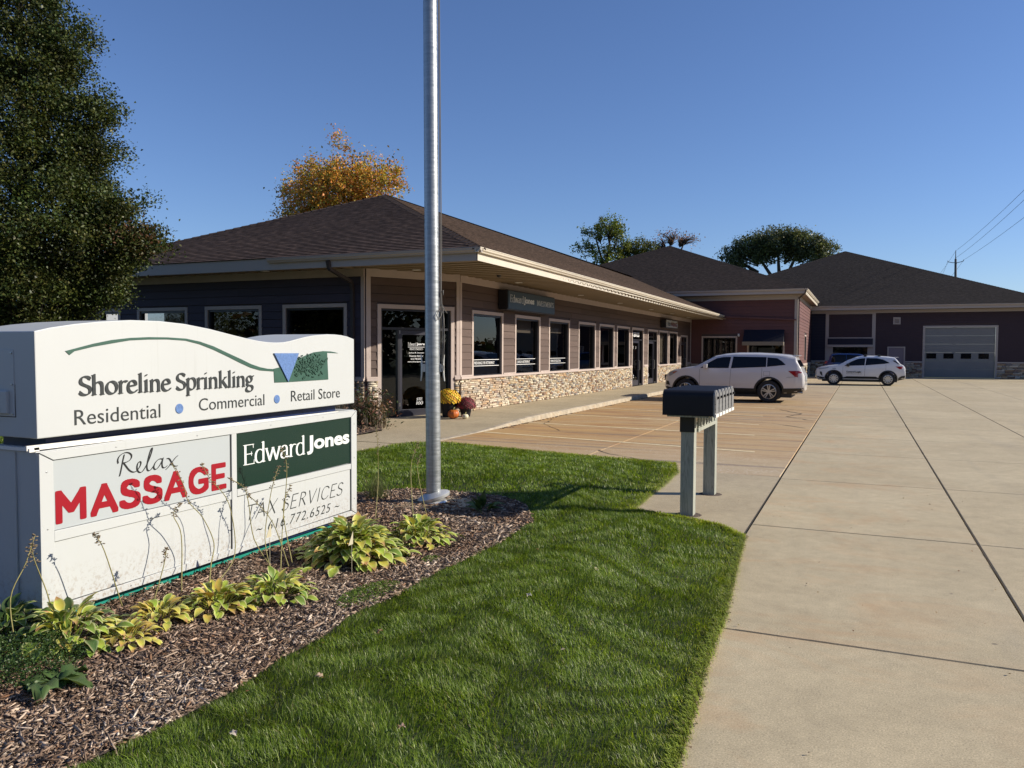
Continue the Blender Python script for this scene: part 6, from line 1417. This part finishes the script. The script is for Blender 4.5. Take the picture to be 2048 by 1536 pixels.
hosta(-3.62,6.12,.30,105,'lime green hosta farthest right, in front of the flagpole',['lime','green','lime','yellow'],
 [[(-4.3,6.45,.12),(-4.6,6.95,.35),(-4.6,6.95,.70),(-4.6,6.92,.95)],[(-3.9,6.5,.1),(-4.2,6.95,.55),(-4.2,7.1,.78)],[(-3.8,6.6,.1),(-4.15,7.0,.5),(-4.15,7.06,.66)]])
# dark upright plant right of the pole
r_ = empty('broadleaf_plant', (-3.68,7.50,gz(-3.68,7.5)+.02), 'dark green upright broadleaf plant in the mulch right of the flagpole', 'plant')
um = [leaf_mesh('leaf', .22, .085, .08, 1.2, .35, *PAL['darkvar']), leaf_mesh('leaf', .18, .09, .07, .7, .8, (.08,.13,.03),(.12,.17,.05)), leaf_mesh('leaf', .20, .07, .06, 1.35, .2, *PAL['dark'])]
for i in range(15): inst('leaf', rnd.choice(um), r_, (-3.68+rnd.uniform(-.04,.04),7.5+rnd.uniform(-.04,.04),gz(-3.68,7.5)+.02), (rnd.uniform(-.3,.3),rnd.uniform(-.3,.3),rnd.uniform(0,6.28)), (s:=rnd.uniform(.7,1.15),s,s))
# weeds at the lower left
r_ = empty('burdock_weed', (-3.74,2.68,gz(-3.74,2.68)+.02), 'dull green toothed weed spreading over the mulch in the lower left corner', 'plant')
um = [leaf_mesh('leaf', .20, .10, .04, .6, 1.3, (.085,.14,.045),(.11,.17,.06), jag=.6, wavy=.45, mat_='leaf') for _ in range(6)]
for th,sc in ((-.9,1.15),(.3,1.0),(.9,.7),(1.6,1.0),(2.6,.8),(3.7,.8),(-2.2,.7),(-.2,.55),(-1.6,.6),(2.1,.5),(.6,.5),(4.4,.6)): inst('leaf', rnd.choice(um), r_, (-3.74,2.68,gz(-3.74,2.68)+.025), (0,rnd.uniform(-.25,.05),th), (sc,sc,sc))
def tuft_np(name, cx, cy, r, h, n, cols, parent=None, size=.012, mat_='leaf', squash=1.0, **kw):
    th = rng.uniform(0,2*np.pi,n); rr = r*np.sqrt(rng.random(n)); zz = rng.random(n)*h*np.sqrt(np.maximum(0,1-(rr/r)**2*.8)); P = np.column_stack([cx+rr*np.cos(th),cy+rr*np.sin(th)*squash,kw.pop('z0',gz(cx,cy)+.02)+zz])
    return leafquads(name, P, size, cols, M[mat_], parent, **kw)
def leafquads(name, P, size, cols, m, parent=None, aspect=.55, upb=.25, per=0, **kw):
    n = len(P); N_ = rng.normal(size=(n,3)); N_[:,2] = np.abs(N_[:,2])+upb; N_ /= np.linalg.norm(N_,axis=1,keepdims=True); A = np.cross(N_,rng.normal(size=(n,3))); A /= np.linalg.norm(A,axis=1,keepdims=True); B = np.cross(N_,A)
    s_ = (size*rng.uniform(.6,1.25,n))[:,None]; V = np.stack([P-A*s_*.5,P+B*s_*aspect*.5-A*s_*.05+N_*s_*.10,P+A*s_*.5-N_*s_*.06,P-B*s_*aspect*.5-A*s_*.05+N_*s_*.10],1).reshape(-1,3)
    cols = np.array(cols); C = cols[rng.integers(0,len(cols),n)]*rng.uniform(.7,1.25,(n,1))
    if per: gq = np.repeat(rng.uniform(.62,1.38,(n//per+1,1))*rng.uniform([.88,.95,.8],[1.15,1.05,1.2],(n//per+1,3)),per,0)[:n]; C = C*gq
    k = np.arange(n)[:,None]*4; F = k+np.array([[0,1,2,3]])
    return link(name, npmesh(name, V, F, m, np.repeat(C[:,None,:],4,1).reshape(-1,3)), parent, **kw)
tuft_np('ground_cover', -4.12, 2.74, .34, .17, 8200, [(.05,.10,.025),(.035,.075,.02),(.08,.13,.03)], size=.014, kind='stuff')
tuft_np('ground_cover', -3.12, 4.60, .15, .055, 3200, [(.14,.22,.02),(.09,.17,.02)], size=.012, kind='stuff', squash=2.2)
tuft_np('ground_cover', -3.2, 5.6, .07, .04, 500, [(.14,.22,.02),(.09,.17,.02)], size=.012, kind='stuff', squash=1.6)
def grassclump(name, x, y, n, L, cols, label, cat='plant', w=.004, z=None, spread=.8, r0=.06):
    z = gz(x,y)+.02 if z is None else z; root = empty(name, (x,y,z), label, cat); V=[];F=[];C=[]
    for i in range(n):
        th = rnd.uniform(0,6.28); l = L*rnd.uniform(.5,1.1); sp = rnd.uniform(0,spread); p = Vector((x+rnd.gauss(0,r0),y+rnd.gauss(0,r0),z)); c = rnd.choice(cols); k = len(V); sd2 = Vector((-sn(th),cs(th),0))*w*.5
        for t in (0,.35,.7,1): q = p+Vector((cs(th)*sp*l*t*t,sn(th)*sp*l*t*t,l*t*(1-.35*sp*t))); V += [tuple(q-sd2*(1-t*.9)),tuple(q+sd2*(1-t*.9))]; C += [c,c]
        F += [(k,k+1,k+3,k+2),(k+2,k+3,k+5,k+4),(k+4,k+5,k+7,k+6)]
    o = link('blades', npmesh('blades', np.array(V), np.array(F), M['leaf'], np.array(C)), root, kind='stuff'); return root
grassclump('ornamental_grass', -5.15, 7.75, 420, .34, [(.07,.10,.03),(.14,.14,.05),(.05,.08,.03),(.20,.17,.08)], 'wispy tuft of fine grass behind the right end of the sign', w=.003)
r_ = grassclump('perennial_clump', -10.05, 14.75, 420, .85, [(.05,.06,.03),(.10,.08,.06),(.16,.12,.09),(.22,.17,.13)], 'dark fading perennial clump beside the stone pillar left of the entrance', w=.012, z=.03, spread=.55, r0=.20)
P = rng.normal(size=(900,3))*[.28,.26,.22]+[-10.0,14.7,.42]; P[:,2] = np.abs(P[:,2]); leafquads('leaves', P, .10, [(.035,.055,.02),(.05,.07,.02),(.16,.07,.05),(.30,.19,.14)], M['leaf'], r_, kind='stuff', aspect=.35)
r_ = grassclump('perennial_clump', -11.1, 14.9, 300, .75, [(.05,.06,.03),(.10,.08,.06),(.16,.12,.09)], 'tall dark perennial clump half hidden behind the sign near the downspout', w=.012, z=.03, spread=.5, r0=.25)
# plant tags
for (x,y,z),lb in (((-4.0,4.60,.40),'small pale triangular plant tag on a stalk in front of the tax services panel'),((-3.55,5.0,.30),'small white plant marker among the leaves of the largest hosta')):
    mb = MB(); mb.prism([(-.03,-.05),(.03,-.05),(.0,.06)], lambda p:(x-.001+p[1]*.2,y+p[0],z+p[1]), lambda p:(x+.001+p[1]*.2,y+p[0],z+p[1])); mb.tube([(x,y,gz(x,y)),(x,y,z-.05)], .002, 5); tag(mb.build('plant_tag', mat('aged plant tag',(.55,.50,.36),.6)), lb, 'plant tag')
# fallen leaves on the lawn, the mulch and the concrete
LP = [(-1.75,2.85,'lawn'),(-2.45,2.55,'lawn'),(-2.5,3.2,'lawn'),(-1.25,2.7,'lawn'),(-1.95,4.75,'lawn'),(-1.80,5.6,'lawn'),(-2.55,3.9,'lawn'),(-3.5,3.35,'mulch'),(-3.2,3.5,'mulch'),(-.93,7.62,'edge'),(-1.3,2.45,'lawn')]
lab = ['pale curled leaf lying low on the near lawn at the bottom centre','dry leaf in the grass near the mulch edge at the bottom of the photo','small pinkish dry leaf on the lawn below the blank sign panel','white crumpled leaf at the bottom right of the lawn','pale leaf standing in the middle of the lawn right of the large hosta','small white leaf on the lawn farther up, left of the mailboxes','little brown leaf on the lawn near the bed edge','tan leaf on the mulch in front of the yellowed hosta','brown leaf on the mulch close to the lawn edge','shrivelled leaf cluster at the corner where lawn and concrete joint meet','small dry leaf near the driveway edge at the bottom']
for (x,y,wh),lb in zip(LP,lab):
    z = (gz(x,y)+(.045 if wh=='lawn' else .035)) if wh!='edge' else .02
    c = rnd.choice([(.62,.55,.46),(.50,.36,.26),(.66,.62,.55),(.42,.26,.15)]); me = leaf_mesh('dry_leaf', .040,.030,.010,.3,1.6,c,tuple(v*.85 for v in c), wavy=.6, jag=.5, mat_='leaf')
    o = bpy.data.objects.new('dry_leaf', me); COL.objects.link(o); o.location = (x,y,z); o.rotation_euler = (rnd.uniform(-.5,.5),rnd.uniform(-.4,.4),rnd.uniform(0,6)); tag(o, lb, 'leaf')

n = 170; Pl = np.column_stack([rng.uniform(-3.2,2.2,n), rng.uniform(2.6,11,n)]); V=[];F=[];C=[]
for x,y in Pl:
    onl = bool(inside(np.array([[x,y]]),LAWN)[0]); z = gz(x,y)+.035 if onl else .005
    if onl and rnd.random() < .35: continue
    s_ = rnd.uniform(.006,.018) if onl else rnd.uniform(.003,.011); a = rnd.uniform(0,6.28); q = rnd.uniform(.3,.7); k = len(V)
    for dx,dy in ((-1,0),(0,-q),(1,.1),(.1,q)): V.append((x+(dx*cs(a)-dy*sn(a))*s_,y+(dx*sn(a)+dy*cs(a))*s_,z+rnd.uniform(0,.012)))
    F.append((k,k+1,k+2,k+3)); C += [tuple(np.array(rnd.choice([(.34,.22,.10),(.10,.06,.04),(.46,.38,.26),(.25,.12,.06)]))*rnd.uniform(.7,1.1))]*4
link('leaf_litter', npmesh('leaf_litter', np.array(V), np.array(F), M['leaf'], np.array(C)), kind='stuff')
# ------------------------------------------------------------------ autumn display at the entrance
def mum(x, y, rp, hp, rf, cols, label):
    z = wz(y); root = empty('potted_chrysanthemum', (x,y,z), label, 'potted plant')
    mb = MB(); mb.lathe([(0,.005),(rp*.72,.005),(rp,hp),(rp*1.06,hp),(rp*1.06,hp+.02),(rp*.94,hp+.02),(rp*.9,hp-.03),(0,hp-.03)], (x,y,z), 26); mb.build('pot', M['mail_black'], root, smooth=40)
    n = 1500; D = rng.normal(size=(n,3)); D[:,2] = np.abs(D[:,2])-.25; D /= np.linalg.norm(D,axis=1,keepdims=True); P = D*rf*rng.uniform(.6,.97,(n,1))*[1,1,.85]+[x,y,z+hp+rf*.28]
    leafquads('foliage', P, .035, [(.03,.06,.015),(.045,.08,.02)], M['leaf'], root, kind='stuff')
    mb = MB(); n = 240
    for i in range(n):
        zz = 1-1.28*(i+.5)/n; th = i*2.39996; rr = math.sqrt(max(0,1-zz*zz)); d = Vector((rr*cs(th),rr*sn(th),zz*.85)); c = Vector((x,y,z+hp+rf*.28))+d*rf*rnd.uniform(.93,1.03); d.normalize(); t1 = d.orthogonal().normalized(); t2 = d.cross(t1); s_ = rf*rnd.uniform(.085,.115); k = len(mb.v)
        mb.v.append(tuple(c+d*s_*.15))
        for j in range(8): a = 2*math.pi*j/8; ww = s_*(1 if j%2 else .72); mb.v.append(tuple(c+(t1*cs(a)+t2*sn(a))*ww+d*s_*.25))
        mb.v.append(tuple(c-d*s_*.5))
        for j in range(8): mb.f += [(k,k+1+j,k+1+(j+1)%8),(k+9,k+1+(j+1)%8,k+1+j)]; mb.m += [i%len(cols)]*2
    o = mb.build('blossoms', cols, root); o['kind'] = 'stuff'
YM = [mat('golden blossom',(.75,.42,.015),.7), mat('yellow blossom',(.80,.55,.03),.7), mat('amber blossom',(.55,.25,.01),.7)]
RM = [mat('burgundy blossom',(.13,.008,.018),.7), mat('wine blossom',(.20,.012,.03),.7), mat('deep red blossom',(.09,.006,.012),.7)]
mum(-9.36,17.28,.20,.34,.31,YM,'black pot of golden yellow chrysanthemums beside the entrance'); mum(-8.99,17.50,.15,.20,.25,RM,'black pot of burgundy chrysanthemums in front of the stone wall')
def pumpkin(x, y, r, h, m, stem, label):
    z = wz(y); root = empty('pumpkin', (x,y,z), label, 'pumpkin'); mb = MB(); NU,NV = 60,16
    for i in range(NV+1):
        ph = math.pi*i/NV
        for j in range(NU):
            a = 2*math.pi*j/NU; rb = 1-.075*abs(sn(a*5))**.0*(1-abs(sn(a*5.0+.3))**.55); rr = r*sn(ph)**.8*rb; mb.v.append((x+rr*cs(a),y+rr*sn(a),z+h/2-h/2*cs(math.pi-ph)*(1-.16*math.exp(-(sn(ph)/.35)**2))))
    for i in range(NV):
        for j in range(NU): mb.f.append((i*NU+j,i*NU+(j+1)%NU,(i+1)*NU+(j+1)%NU,(i+1)*NU+j)); mb.m.append(0)
    mb.build('body', m, root, smooth=True); mb = MB(); mb.tube([(x,y,z+h*.9),(x+.005,y,z+h*1.02),(x+.02,y+.015,z+h*1.02+stem)], [.022,.012,.014], 8); mb.build('stem', M['stalk'], root, smooth=True)
pumpkin(-9.06,16.98,.14,.23,mat('orange pumpkin rind',(.50,.125,.018),.42,nscale=9,namp=.12),.05,'large orange pumpkin on the walk in front of the flower pots')
pumpkin(-8.78,17.06,.085,.125,mat('cream pumpkin rind',(.66,.60,.42),.45,nscale=9,namp=.08),.04,'small cream white pumpkin beside the orange one')

# ------------------------------------------------------------------ trees
def tree(name, label, base, lobes, n_cl, per, sig, size, cols, trunk_r, fork_z, bark='bark', shell=.55, limbs=60, group=None, mat_='leaf', aspect=.6, limb_r=.05, trunks=1, keep=None):
    root = empty(name, base, label, 'tree', group); Cn = []
    tot = sum(l[3]*l[4]*l[5] for l in lobes)
    for cx,cy,cz,rx,ry,rz in lobes:
        k = max(2,int(n_cl*rx*ry*rz/tot)); D = rng.normal(size=(k,3)); D /= np.linalg.norm(D,axis=1,keepdims=True); r = (shell+(1-shell)*rng.random(k)**.6)[:,None]; Cn.append(np.array([cx,cy,cz])+D*r*[rx,ry,rz])
    Cn = np.concatenate(Cn)
    if keep is not None: Cn = Cn[keep(Cn)]
    P = np.repeat(Cn,per,0)+rng.normal(size=(len(Cn)*per,3))*sig*rng.uniform(.5,1.3,(len(Cn),1)).repeat(per,0)
    leafquads('crown', P, size, cols, M[mat_], root, kind='stuff', aspect=aspect, per=per)
    mb = MB(); b = Vector(base)
    for t in range(trunks):
        tp = Vector(lobes[t%len(lobes)][:3])
        off = Vector((rnd.uniform(-.3,.3),rnd.uniform(-.3,.3),0))*(trunks>1)
        mb.tube([b+off,b+off*1.5+Vector((0,0,(fork_z-b.z)*.5)),b.lerp(tp,.0)+off*2+Vector((rnd.uniform(-.1,.1),0,fork_z-b.z)),(b+Vector((0,0,fork_z))).lerp(tp,.6),tp], [trunk_r*1.25,trunk_r,trunk_r*.85,trunk_r*.5,trunk_r*.15], 10)
    mb.build('trunk', M[bark], root, smooth=True)
    mb = MB(); idx = rng.choice(len(Cn), min(limbs,len(Cn)), replace=False)
    for i in idx:
        e = Vector(Cn[i]); near = min(lobes, key=lambda l:(Vector(l[:3])-e).length); ax = Vector(near[:3]); s_ = Vector((b.x,b.y,max(fork_z, min(e.z-.6, fork_z+(e.z-fork_z)*.55)))).lerp(ax, .25 if len(lobes)<3 else .45); s_.z = min(s_.z, e.z-.15*(e-s_).length)
        md_ = s_.lerp(e,.5)+Vector((0,0,.10*(e-s_).length)); mb.tube([s_,md_,e], [limb_r,limb_r*.6,limb_r*.15], 5, caps=False)
    mb.build('limbs', M[bark], root, smooth=True)['kind'] = 'stuff'
    return root
# the pear tree left of the shop
prof_z = [1.9,2.2,2.55,3.2,4.0,4.8,5.85,6.9,8.95,10.3,11.4]; prof_r = [.2,.7,1.2,1.75,1.95,1.65,1.45,1.2,.50,.28,.05]
cx0,cy0 = -15.75,10.85
K = 1350; zz = 2.0+9.3*rng.random(K*3)**1.25; rr = np.interp(zz,prof_z,prof_r); th = rng.uniform(0,2*np.pi,K*3)
wob = 1+.08*np.sin(th*3+zz*1.9)+.08*np.sin(th*5-zz*3.1)+.06*np.sin(zz*5.3+th)
acc = rng.random(K*3) < (rr/2.1)**1.0; zz,rr,th,wob = zz[acc][:K],rr[acc][:K],th[acc][:K],wob[acc][:K]
q_ = (.45+.55*rng.random(len(zz))**.5); Cn = np.column_stack([cx0+rr*wob*q_*np.cos(th), cy0+rr*wob*q_*np.sin(th), zz])
Ex = []
for rr_,z_,k_ in ((2.05,4.65,20),(1.75,6.6,18),(1.75,5.8,16),(1.12,8.2,12),(2.45,3.98,20),(2.25,3.5,16),(1.2,7.6,12),(1.7,2.95,14),(.55,8.9,8)):
    Ex.append(np.array([cx0+.915*rr_-.12,cy0+.404*rr_,z_])+rng.normal(size=(k_,3))*[.14,.28,.14])
Cn = np.concatenate([Cn]+Ex)
tw = empty('pear_tree', (cx0+.1,cy0,0), 'tall dense dark green pyramidal tree left of the shop, rising out of the frame', 'tree')
per = 160; P = np.repeat(Cn,per,0)+rng.normal(size=(len(Cn)*per,3))*[.15,.15,.115]
leafquads('crown', P, .066, [(.045,.060,.012),(.062,.078,.015),(.030,.044,.010),(.085,.088,.022),(.036,.058,.016),(.055,.075,.018)], M['leaf_gloss'], tw, kind='stuff', aspect=.62, per=per)
P2 = np.array([(-13.60+rng.normal()*.22, 11.75+rng.normal()*.3, 4.0+rng.normal()*.16) for _ in range(2600)]); leafquads('reddened_leaves', P2, .07, [(.10,.045,.018),(.07,.06,.02),(.05,.065,.016)], M['leaf_gloss'], tw, kind='stuff')
mb = MB(); mb.tube([(cx0+.3,cy0,0),(cx0+.28,cy0,1.5),(cx0+.1,cy0,3),(cx0,cy0,6),(cx0,cy0,10)], [.17,.14,.13,.09,.02], 12); mb.build('trunk', M['bark'], tw, smooth=True)
mb = MB()
for i in rng.choice(len(Cn), 120, replace=False):
    e = Vector(Cn[i]); s_ = Vector((cx0,cy0,max(1.6,e.z-1.2-.5*rnd.random()))); mb.tube([s_,s_.lerp(e,.5)+Vector((0,0,-.1)),e], [.04,.022,.006], 5, caps=False)
mb.build('limbs', M['bark'], tw, smooth=True)['kind'] = 'stuff'
tree('bushy_tree','low yellow-green bushy tree at the far left edge behind the sign',(-19.8,12.5,0),[(-19.8,12.5,1.9,1.9,1.9,1.3)],120,60,.22,.09,[(.12,.15,.03),(.09,.12,.025),(.16,.16,.04)],.08,.8,limbs=20)
tree('autumn_tree','golden orange autumn tree rising behind the shop roof',(-29.5,40,0),
 [(-29.6,40,11.0,3.3,3.3,2.2),(-27.0,40,11.7,2.1,2.1,1.7),(-31.0,40,12.1,1.4,1.4,1.4),(-28.9,40,13.4,.9,.9,1.5),(-32.6,40,10.0,1.2,1.2,.8),(-29.5,40,8.5,4,4,1.6)],900,50,.27,.17,[(.60,.31,.06),(.68,.42,.08),(.50,.22,.05),(.34,.31,.06),(.64,.27,.08),(.50,.38,.08),(.20,.21,.045)],.25,6,limbs=90,shell=.3,limb_r=.06)
tree('locust_tree','sparse yellow-green tree with open branches above the first roof ridge',(-26.2,85,0),
 [(-25.6,85,15.3,1.9,1.9,1.4),(-27.6,85,14.9,1.4,1.4,.9),(-28.7,85,13.2,1.3,1.3,.9),(-24.2,85,13.7,.9,.9,.9),(-26.2,85,12.4,1.8,1.8,1.2)],150,34,.30,.26,[(.16,.20,.035),(.22,.24,.05),(.08,.12,.03),(.12,.16,.04)],.22,10.5,limbs=70,shell=.3,limb_r=.055,trunks=2)
tree('maple_tree','thin nearly bare reddish tree behind the apex of the middle roof',(-19.6,90,0),
 [(-20.4,90,14.8,1.5,1.5,.8),(-18.4,90,14.4,1.7,1.7,.6),(-22.0,90,14.0,1.0,1.0,.8)],130,6,.30,.20,[(.26,.11,.08),(.17,.11,.07),(.30,.17,.10)],.2,11.5,limbs=130,shell=.35,limb_r=.06,trunks=3)
tree('bushy_tree','dense olive bushy tree peeking over the left slope of the middle roof',(-23.6,88,0),[(-23.7,88,13.4,1.8,1.8,1.1),(-22.3,88,13.2,1.2,1.2,.8),(-24.8,88,12.4,1.5,1.5,1.0)],110,40,.28,.24,[(.12,.14,.03),(.17,.17,.04),(.08,.10,.03)],.2,10,limbs=30,shell=.3)
tree('willow_tree','wide dark grey-green tree with a flat domed crown between the two far roofs',(-9.9,105,0),
 [(-9.7,105,15.75,3.2,3.0,1.55),(-12.7,105,15.1,2.6,2.6,1.5),(-6.8,105,15.2,2.7,2.6,1.5),(-15.0,105,13.9,1.9,1.8,1.6),(-4.4,105,14.1,1.9,1.8,1.4),(-11.4,105,13.9,2.2,2,1.0),(-8.0,105,14.1,2.2,2,.9),(-14.9,105,12.5,1.7,1.7,1.3),(-4.9,105,12.9,1.6,1.6,1.0)],760,46,.34,.26,[(.13,.15,.075),(.09,.115,.06),(.19,.20,.09),(.07,.09,.05)],.35,9.5,limbs=110,shell=.30,limb_r=.09,trunks=5, keep=lambda C: (C[:,2]>12.5+rng.random(len(C))*.9)|(np.abs(C[:,0]+9.9)>4.2))
# unseen tree mass right of and behind the camera, added to darken glass reflections
Cn = np.column_stack([rng.uniform(34,62,700), rng.uniform(62,200,700), np.zeros(700)]); rt_ = (Cn[:,1]-20)/(Cn[:,0]+9.6); hgt = np.where((rt_>1.40)&(rt_<2.0), .9, 13.0); Cn[:,2] = rng.random(700)*hgt
P = np.repeat(Cn,22,0)+rng.normal(size=(700*22,3))*1.1; P = P[P[:,2]>0]; Pb = np.column_stack([rng.uniform(48,66,15000), rng.uniform(-60,62,15000), rng.random(15000)*14]); Pc = np.column_stack([rng.uniform(-75,30,14000), rng.uniform(-62,-46,14000), rng.random(14000)*13]); P = np.concatenate([P,Pb,Pc]); leafquads('unseen_wood', P, 1.5, [(.05,.07,.02),(.10,.09,.03),(.14,.08,.03)], M['leaf'], kind='stuff')
# white house behind the pear tree
wh = empty('white_house', (-36,26,0), 'white clapboard house glimpsed through the dark tree on the left', 'house'); WH = Wall((-42,24,0),(1,0)); WH2 = Wall((-30.6,24,0),(0,1))
mb = MB(); WH.box(mb,0,11.4,-3,-.05,-.1,4.2); mb.prism([(-42.0,4.2),(-30.65,4.2),(-36.3,6.6)], lambda p:(p[0],24.06,p[1]), lambda p:(p[0],26.9,p[1])); mb.build('wall', mat('white clapboard',(.72,.74,.76),.6), wh)
for W_,a,b in ((WH,0,11.4),(WH2,0,3)):
    z = 0.2
    while z < 4.1:
        mb = MB(); p = [W_.p(a,-.04,z),W_.p(b,-.04,z),W_.p(b,.0,z),W_.p(a,.0,z),W_.p(a,-.04,z+.2),W_.p(b,-.04,z+.2),W_.p(b,-.03,z+.2),W_.p(a,-.03,z+.2)]; mb.add(p,[(0,1,2,3),(3,2,6,7),(0,3,7,4),(1,5,6,2)]); mb.build('clapboard', bpy.data.materials['white clapboard'], wh); z += .2
mb = MB(); mb.prism([(-42.6,4.0),(-36.3,6.75),(-30.0,4.0),(-30.0,4.2),(-36.3,6.95),(-42.6,4.2)], lambda p:(p[0],23.5,p[1]), lambda p:(p[0],27.4,p[1])); mb.build('roof', mat('grey house shingles',(.16,.17,.19),.9,nscale=6,namp=.2), wh)
mb = MB(); mb.prism([(-33.5,2.75),(-29.9,2.75),(-29.9,2.85),(-33.5,3.2)], lambda p:(p[0],22.3,p[1]), lambda p:(p[0],23.95,p[1])); mb.build('porch_roof', bpy.data.materials['grey house shingles'], wh)
for a in (2.2,6.0,9.2): window(WH, wh, a, a+1.1, 1.0, 2.5, tm='sign_white')

# ------------------------------------------------------------------ power line
pp = empty('utility_pole', (9.36,100,0), 'slim utility pole with a single crossarm behind the garage roof on the right', 'utility pole')
mb = MB(); mb.tube([(9.42,100,0),(9.38,100,10),(9.34,100,12.1)], [.16,.13,.11], 12); mb.tube([(9.34,100,12.1),(9.33,100,12.9)], [.05,.035], 8); mb.build('shaft', mat('grey utility pole',(.13,.12,.11),.85,nscale=3,namp=.2), pp, smooth=40)
mb = MB(); mb.tube([(8.60,100,11.80),(9.0,100,11.70),(9.36,100,11.66),(9.75,100,11.72),(10.12,100,11.84)], .035, 6); mb.tube([(9.36,99.9,11.66),(9.36,100.1,11.5)],.12,8); mb.build('crossarm', bpy.data.materials['grey utility pole'], pp)
for x,z in ((8.60,11.84),(10.12,11.88),(9.33,12.92)):
    mb = MB(); mb.lathe([(0,0),(.05,.0),(.03,.05),(.05,.08),(.0,.12)], (x,100,z), 10); mb.build('insulator', mat('insulator',(.25,.2,.18),.3) if 'insulator' not in bpy.data.materials else bpy.data.materials['insulator'], pp, smooth=True)
M['wire'] = mat('power cable', (.03,.03,.035), .6)
def wire(A, B, sag, label, r=.013):
    A,B = Vector(A),Vector(B); mb = MB(); pts = [A.lerp(B,i/24)-Vector((0,0,sag*4*(i/24)*(1-i/24))) for i in range(25)]; mb.tube(pts, r, 5); tag(mb.build('power_cable', M['wire'], smooth=True), label, 'cable', 'power cables on the utility pole')
wire((9.33,100,12.98),(10.0,20,13.6),.75,'upper power cable running from the pole top towards the upper right corner')
wire((9.36,99.9,12.2),(10.0,20,13.1),.75,'middle power cable just below the uppermost one')
wire((10.12,100,11.95),(10.6,20,11.7),.55,'lowest power cable leaving the right tip of the crossarm')
wire((9.33,100,12.98),(10.4,132,13.4),.1,'cable from the pole top dropping left behind the garage roof')
wire((8.60,100,11.95),(9.9,122,12.4),.1,'cable from the left tip of the crossarm dropping behind the garage roof')
wire((10.12,100,11.95),(10.6,118,11.75),.05,'cable from the right tip of the crossarm dropping behind the garage roof')
